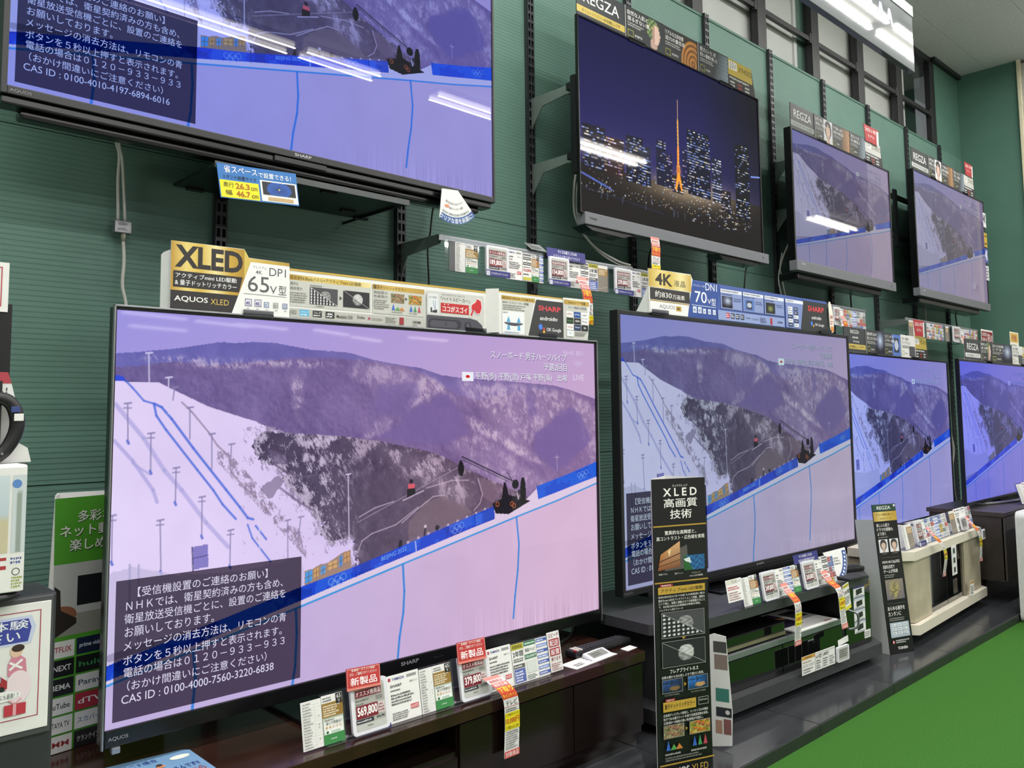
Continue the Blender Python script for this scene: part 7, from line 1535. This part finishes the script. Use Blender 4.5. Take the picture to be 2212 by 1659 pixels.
for j in range(19):
    for i in range(27):
        P_.append(sk(0.110 + 0.088 * i / 26, 0.019 + 0.031 * j / 18)); C_.append(ph_flower(i / 26, j / 18))
        if i and j: q = (j - 1) * 27 + i - 1; F_.append((q, q + 1, q + 28, q + 27))
k.put(P_, F_, C_); k.put([sk(0.122, 0.006), sk(0.190, 0.006), sk(0.190, 0.014), sk(0.122, 0.014)], [(0, 1, 2, 3)], lin('#c9a878')); k.build('print', pl)
ft = thing('fan_tag', (0.965, -0.302, 1.566), 0, label='white fan-shaped paper tag hanging below the cut-off TV', cat='tag')
fp = [(-0.034, 0.0), (0.026, 0.004)] + [(0.008 + 0.118 * math.cos(math.radians(a_)), 0.02 + 0.118 * math.sin(math.radians(a_))) for a_ in range(-44, -122, -6)]
MB().prism(fp, -0.001, 0.001).build('card', M_CARD, ft)
k = Ink(0, 0, 1, 1, -0.0013); n_ = list(range(-44, -122, -6))
ou = [(0.008 + 0.118 * math.cos(math.radians(a_)), 0.02 + 0.118 * math.sin(math.radians(a_))) for a_ in n_]; in_ = [(0.008 + 0.098 * math.cos(math.radians(a_)), 0.02 + 0.098 * math.sin(math.radians(a_))) for a_ in n_]
k.put(ou + in_, [(i, i + 1, len(ou) + i + 1, len(ou) + i) for i in range(len(ou) - 1)], lin('#3f5f96'))
def arc_text(t_, r_in, r_out, a0, a1, c_, b_=0.02):
    co, fs, _ = glyphs(t_, b_); pts_ = []
    for p in co.tolist():
        a_ = math.radians(a0 + (a1 - a0) * p[0]); r_ = r_out - (r_out - r_in) * p[1]; pts_.append((0.008 + r_ * math.cos(a_), 0.02 + r_ * math.sin(a_)))
    k.put(pts_, fs, lin(c_))
arc_text('クリアな音を前面に!', 0.101, 0.116, -117, -48, '#f4f8fc', 0.03); arc_text('FRONT OPEN SOUND SYSTEM PLUS', 0.088, 0.095, -116, -50, '#5a6a78', 0.01); arc_text('音声クイックモード搭載', 0.070, 0.078, -102, -60, '#6a6a68', 0.01); arc_text('最大出力30W 2.1chスピーカー', 0.055, 0.063, -118, -54, '#6a6a68', 0.01); k.rect(-0.024, -0.052, -0.008, -0.044, '#e0906a'); k.build('print', ft)

# --- green streaming poster behind the near end of the brown stand
gp = thing('folded_poster', (-0.053, -0.25, 0.2505), 0.12, label='green folded poster with streaming service tiles behind the 65-inch TV', cat='poster')
MB().prism([(-0.018, 0.0), (0.25, 0.0), (0.25, 0.508), (0.0, 0.506)], -0.001, 0.001).build('front_panel', M_CARD, gp)
MB().prism_z([(0.0, 0.0012), (0.03, 0.060), (0.032, 0.060), (0.25, 0.004), (0.25, 0.0012), (0.032, 0.056), (0.004, 0.0012)], 0.0, 0.512).build('folded_back', M_CARD, gp)
k = Ink(0, 0, 1, 1, -0.0013)
k.poly([(0.0, 0.506), (0.25, 0.508), (0.25, 0.372), (0.002, 0.372)], '#4f9a2e')
for dx, cc in ((0.0012, '#2a4a1e'), (0, '#e6e8e2')):
    k.text('多彩な', 0.047 + dx, 0.455 - dx, 0.120 + dx, 0.478 - dx, cc, 0.03).text('ネット動画を', 0.012 + dx, 0.426 - dx, 0.165 + dx, 0.449 - dx, cc, 0.03).text('楽しめる', 0.032 + dx, 0.397 - dx, 0.130 + dx, 0.420 - dx, cc, 0.03)
k.rect(0.002, 0.225, 0.25, 0.372, '#b6b8b6').rect(0.05, 0.285, 0.25, 0.345, '#16181c').put([(0.002, 0.225), (0.25, 0.225), (0.25, 0.27), (0.002, 0.27)], [(0, 1, 2, 3)], lin('#8f9088')).rect(0.11, 0.272, 0.19, 0.282, '#26282a').disc(0.02, 0.27, 0.03, '#8a5a40', ry=0.018).poly([(0.004, 0.225), (0.004, 0.33), (0.016, 0.32), (0.018, 0.28), (0.05, 0.26), (0.05, 0.25)], '#2b2522'); k.poly([(-0.017, 0.001), (0.25, 0.001), (0.25, 0.228), (-0.008, 0.228)], '#4f9a2e')
T_ = [[('NETFLIX', '#dfe0de', '#a8323a'), ('prime video', '#16233e', '#d8e4f0')], [('U-NEXT', '#111418', '#e6e6e6'), ('hulu', '#141a16', '#3f8f58')], [('ABEMA', '#14161a', '#e6e6e6'), ('Paravi', '#dfe0de', '#3a4660')], [('YouTube', '#dfe0de', '#222222'), ('dTV', '#a8283a', '#f0eeee')], [('TSUTAYA TV', '#dfe0de', '#222222'), ('スカパー!', '#dfe0de', '#2f5f9a')], [('DMM', '#dfe0de', '#9a3a3a'), ('クランクイン!!', '#14161a', '#e6e6e6')]]
for r_, row in enumerate(T_):
    for c_, (tx, bg, fg) in enumerate(row):
        x0 = -0.014 + c_ * 0.066; z0 = 0.186 - r_ * 0.037; k.rect(x0, z0, x0 + 0.062, z0 + 0.033, bg).text(tx, x0 + 0.006, z0 + 0.011, x0 + 0.056, z0 + 0.022, fg, 0.012)
k.build('print', gp)

# --- near display at the picture's edge
bx = thing('display_plinth', (-0.60, -0.865, 0.0), 0, label='dark grey plinth with a framed notice at the picture edge', cat='plinth')
MB().box(0, 0.065, 0, 0.40, 0.165, 0.676, 0.004).build('body', mat('charcoal_plinth', '#303236', 0.5), bx)
MB().box(0.02, 0.060, 0.485, 0.395, 0.0645, 0.674, 0.002).build('poster_frame', mat('grey_frame', '#4c4d50', 0.35), bx)
o = MB().box(0.0, 0.0578, 0.494, 0.391, 0.0598, 0.6665, 0.001).build('poster_sheet', M_PAPER, bx)
k = Ink(0, 0, 1, 1, 0.0575)
k.frame(0.10, 0.512, 0.378, 0.656, 0.0012, '#a8324a').poly([(0.20, 0.612), (0.366, 0.612), (0.372, 0.634), (0.366, 0.650), (0.20, 0.650)], '#cdd4ee').poly([(0.20, 0.615), (0.362, 0.615), (0.366, 0.634), (0.362, 0.646), (0.20, 0.646)], '#3f49a0').text('ご体験', 0.292, 0.633, 0.362, 0.645, '#f4f6fb', 0.03).text('下さい', 0.292, 0.617, 0.352, 0.631, '#f4f6fb', 0.03)
k.text('ます。', 0.30, 0.588, 0.322, 0.594, '#333333', 0.01).poly([(0.338, 0.572), (0.362, 0.572), (0.360, 0.592), (0.352, 0.599), (0.343, 0.598), (0.338, 0.588)], '#d88aa0').disc(0.348, 0.604, 0.008, '#e6c4a8').disc(0.350, 0.608, 0.008, '#3a2a28', ry=0.005).line([(0.340, 0.590), (0.356, 0.580)], 0.003, '#f6f6f6').line([(0.340, 0.580), (0.356, 0.592)], 0.003, '#f6f6f6')
k.disc(0.352, 0.556, 0.016, '#f4e0e8', ry=0.022).poly([(0.300, 0.556), (0.338, 0.556), (0.338, 0.566), (0.328, 0.575), (0.308, 0.575), (0.300, 0.566)], '#a83038').rect(0.309, 0.566, 0.318, 0.573, '#9ab8e0').rect(0.321, 0.566, 0.330, 0.573, '#9ab8e0').disc(0.308, 0.556, 0.004, '#26262a').disc(0.331, 0.556, 0.004, '#26262a').line([(0.306, 0.573), (0.324, 0.557)], 0.003, '#f6f6f6').line([(0.306, 0.557), (0.324, 0.573)], 0.003, '#f6f6f6')
k.disc(0.330, 0.546, 0.026, '#f4f4f2', ry=0.007).text('プレゼントにも最適！？', 0.309, 0.542, 0.352, 0.549, '#555560', 0.005).rect(0.335, 0.519, 0.362, 0.534, '#c03848').rect(0.346, 0.519, 0.350, 0.534, '#e6a8b0').line([(0.341, 0.540), (0.348, 0.534), (0.356, 0.540)], 0.002, '#e6a8b0').poly([(0.304, 0.520), (0.316, 0.524), (0.326, 0.518), (0.324, 0.530), (0.330, 0.537), (0.318, 0.536), (0.312, 0.543), (0.309, 0.534), (0.300, 0.529), (0.308, 0.528)], '#c84a3a')
k.build('print', bx)
# black sign board with a white note behind
bb2 = thing('sign_board', (-0.60, -0.705, 0.676), 0, label='black sign board standing on the grey plinth at the picture edge', cat='sign')
MB().box(0, 0.0, 0.0, 0.350, 0.004, 0.420, 0.001).build('board', M_BCARD, bb2); k = Ink(0, 0, 1, 1, -0.0003); k.text('!', 0.317, 0.330, 0.324, 0.364, '#f0f0f0', 0.03).text('大迫力', 0.20, 0.330, 0.305, 0.364, '#f0f0f0', 0.02); k.build('print', bb2)
o = MB().box(0, -0.001, 0, 0.235, 0.0, 0.075).build('price_note', M_PAPER); o.location = (-0.492, -0.7065, 1.083); tag(o, 'white note with red frame on the black sign board', 'note')
k = Ink(0, 0, 1, 1, -0.0013); k.frame(0.02, 0.008, 0.226, 0.068, 0.0016, '#b8484e').frame(0.12, 0.045, 0.222, 0.064, 0.001, '#c86a70').text('AQUOS', 0.150, 0.052, 0.218, 0.060, '#55555c').rect(0.12, 0.010, 0.220, 0.040, '#cfd4e6'); k.small(0.125, 0.013, 0.216, 0.038, 4, '#7a82a8'); k.build('print', o)
# neck speaker on its white card
nd = thing('speaker_card', (-0.60, -0.78, 0.676), 0, label='white cut-out card that carries the neck speaker', cat='display card')
zz = 0.676
MB().prism([(0.10, 0.183), (0.364, 0.185), (0.359, 0.205), (0.348, 0.212), (0.347, 0.220), (0.353, 0.227), (0.350, 0.238), (0.335, 0.297), (0.330, 0.313), (0.10, 0.313)], -0.001, 0.001).build('card', M_CARD, nd)
k = Ink(0, 0, 1, 1, -0.0013); k.poly([(0.10, 0.297), (0.335, 0.297), (0.330, 0.313), (0.10, 0.313)], '#b0404a').text('化！', 0.310, 0.283, 0.330, 0.292, '#555555', 0.01); k.build('print', nd)
nk = thing('neck_speaker', (-0.60, -0.80, 0.676), 0, label='black curved neck speaker mounted on the white card', cat='speaker')
pth = spline([(0.300, 0.0, 0.279), (0.327, 0.0, 0.272), (0.3385, 0.0, 0.251), (0.338, 0.0, 0.228), (0.327, 0.0, 0.205), (0.312, 0.0, 0.190)], 8)
MB().tube(pth, [0.008 + 0.002 * math.sin(math.pi * i / (len(pth) - 1)) for i in range(len(pth))], 14).build('band', mat('soft_black', '#18181b', 0.45), nk, True)
MB().box(0.329, -0.0115, 0.256, 0.340, -0.0090, 0.264, 0.0005).build('blue_label', mat('blue_label', '#3a4a86', 0.4), nk); MB().box(0.333, -0.0115, 0.244, 0.345, -0.0092, 0.254, 0.0005).build('white_label', M_PAPER, nk)
MB().tube([(0.320, -0.010, 0.199), (0.320, -0.008, 0.199)], 0.0018, 8).build('screw', M_SILV, nk)
MB().box(0.20, 0.003, 0.19, 0.32, 0.018, 0.30).build('mounting_block', mat('soft_black'), nk)
pk = thing('product_package', (-0.60, -0.81, 0.6765), 0, label='printed package with photographs under the neck speaker card', cat='package')
MB().box(0.10, -0.022, 0.012, 0.348, 0.026, 0.184, 0.004).build('carton', M_CARD, pk)
MB().box(0.350, 0.010, 0.014, 0.355, 0.028, 0.184, 0.001).build('stand_edge', mat('soft_black'), pk)
k = Ink(0, 0, 1, 1, -0.0223)
def ph_room(u, v): return (0.42 + 0.2 * v, 0.52 + 0.18 * v, 0.58 + 0.16 * v) if v > 0.45 else (0.30 + 0.3 * u, 0.34 + 0.2 * u, 0.36)
k.img(0.102, 0.066, 0.326, 0.170, 12, 10, ph_room).img(0.330, 0.066, 0.347, 0.170, 8, 16, lambda u, v: (0.30, 0.36, 0.32) if abs(u - 0.5) < 0.25 and v < 0.8 else (0.60, 0.66, 0.68)).disc(0.335, 0.158, 0.006, '#5f8ac8').rect(0.102, 0.014, 0.347, 0.064, '#e9e9e4').rect(0.315, 0.044, 0.325, 0.049, '#b03a40').rect(0.315, 0.056, 0.325, 0.060, '#b03a40').ring(0.337, 0.040, 0.005, 0.001, '#333333'); k.small(0.330, 0.050, 0.346, 0.060, 2, '#4a5aa0'); k.small(0.332, 0.018, 0.346, 0.034, 4, '#9aa84a'); k.build('print', pk)
MB().lathe([(0.055, 0.0), (0.060, 0.004), (0.058, 0.010), (0.02, 0.0118)], 0.290, 0.0, 24, 0.5).build('round_base', mat('soft_black'), pk, True)
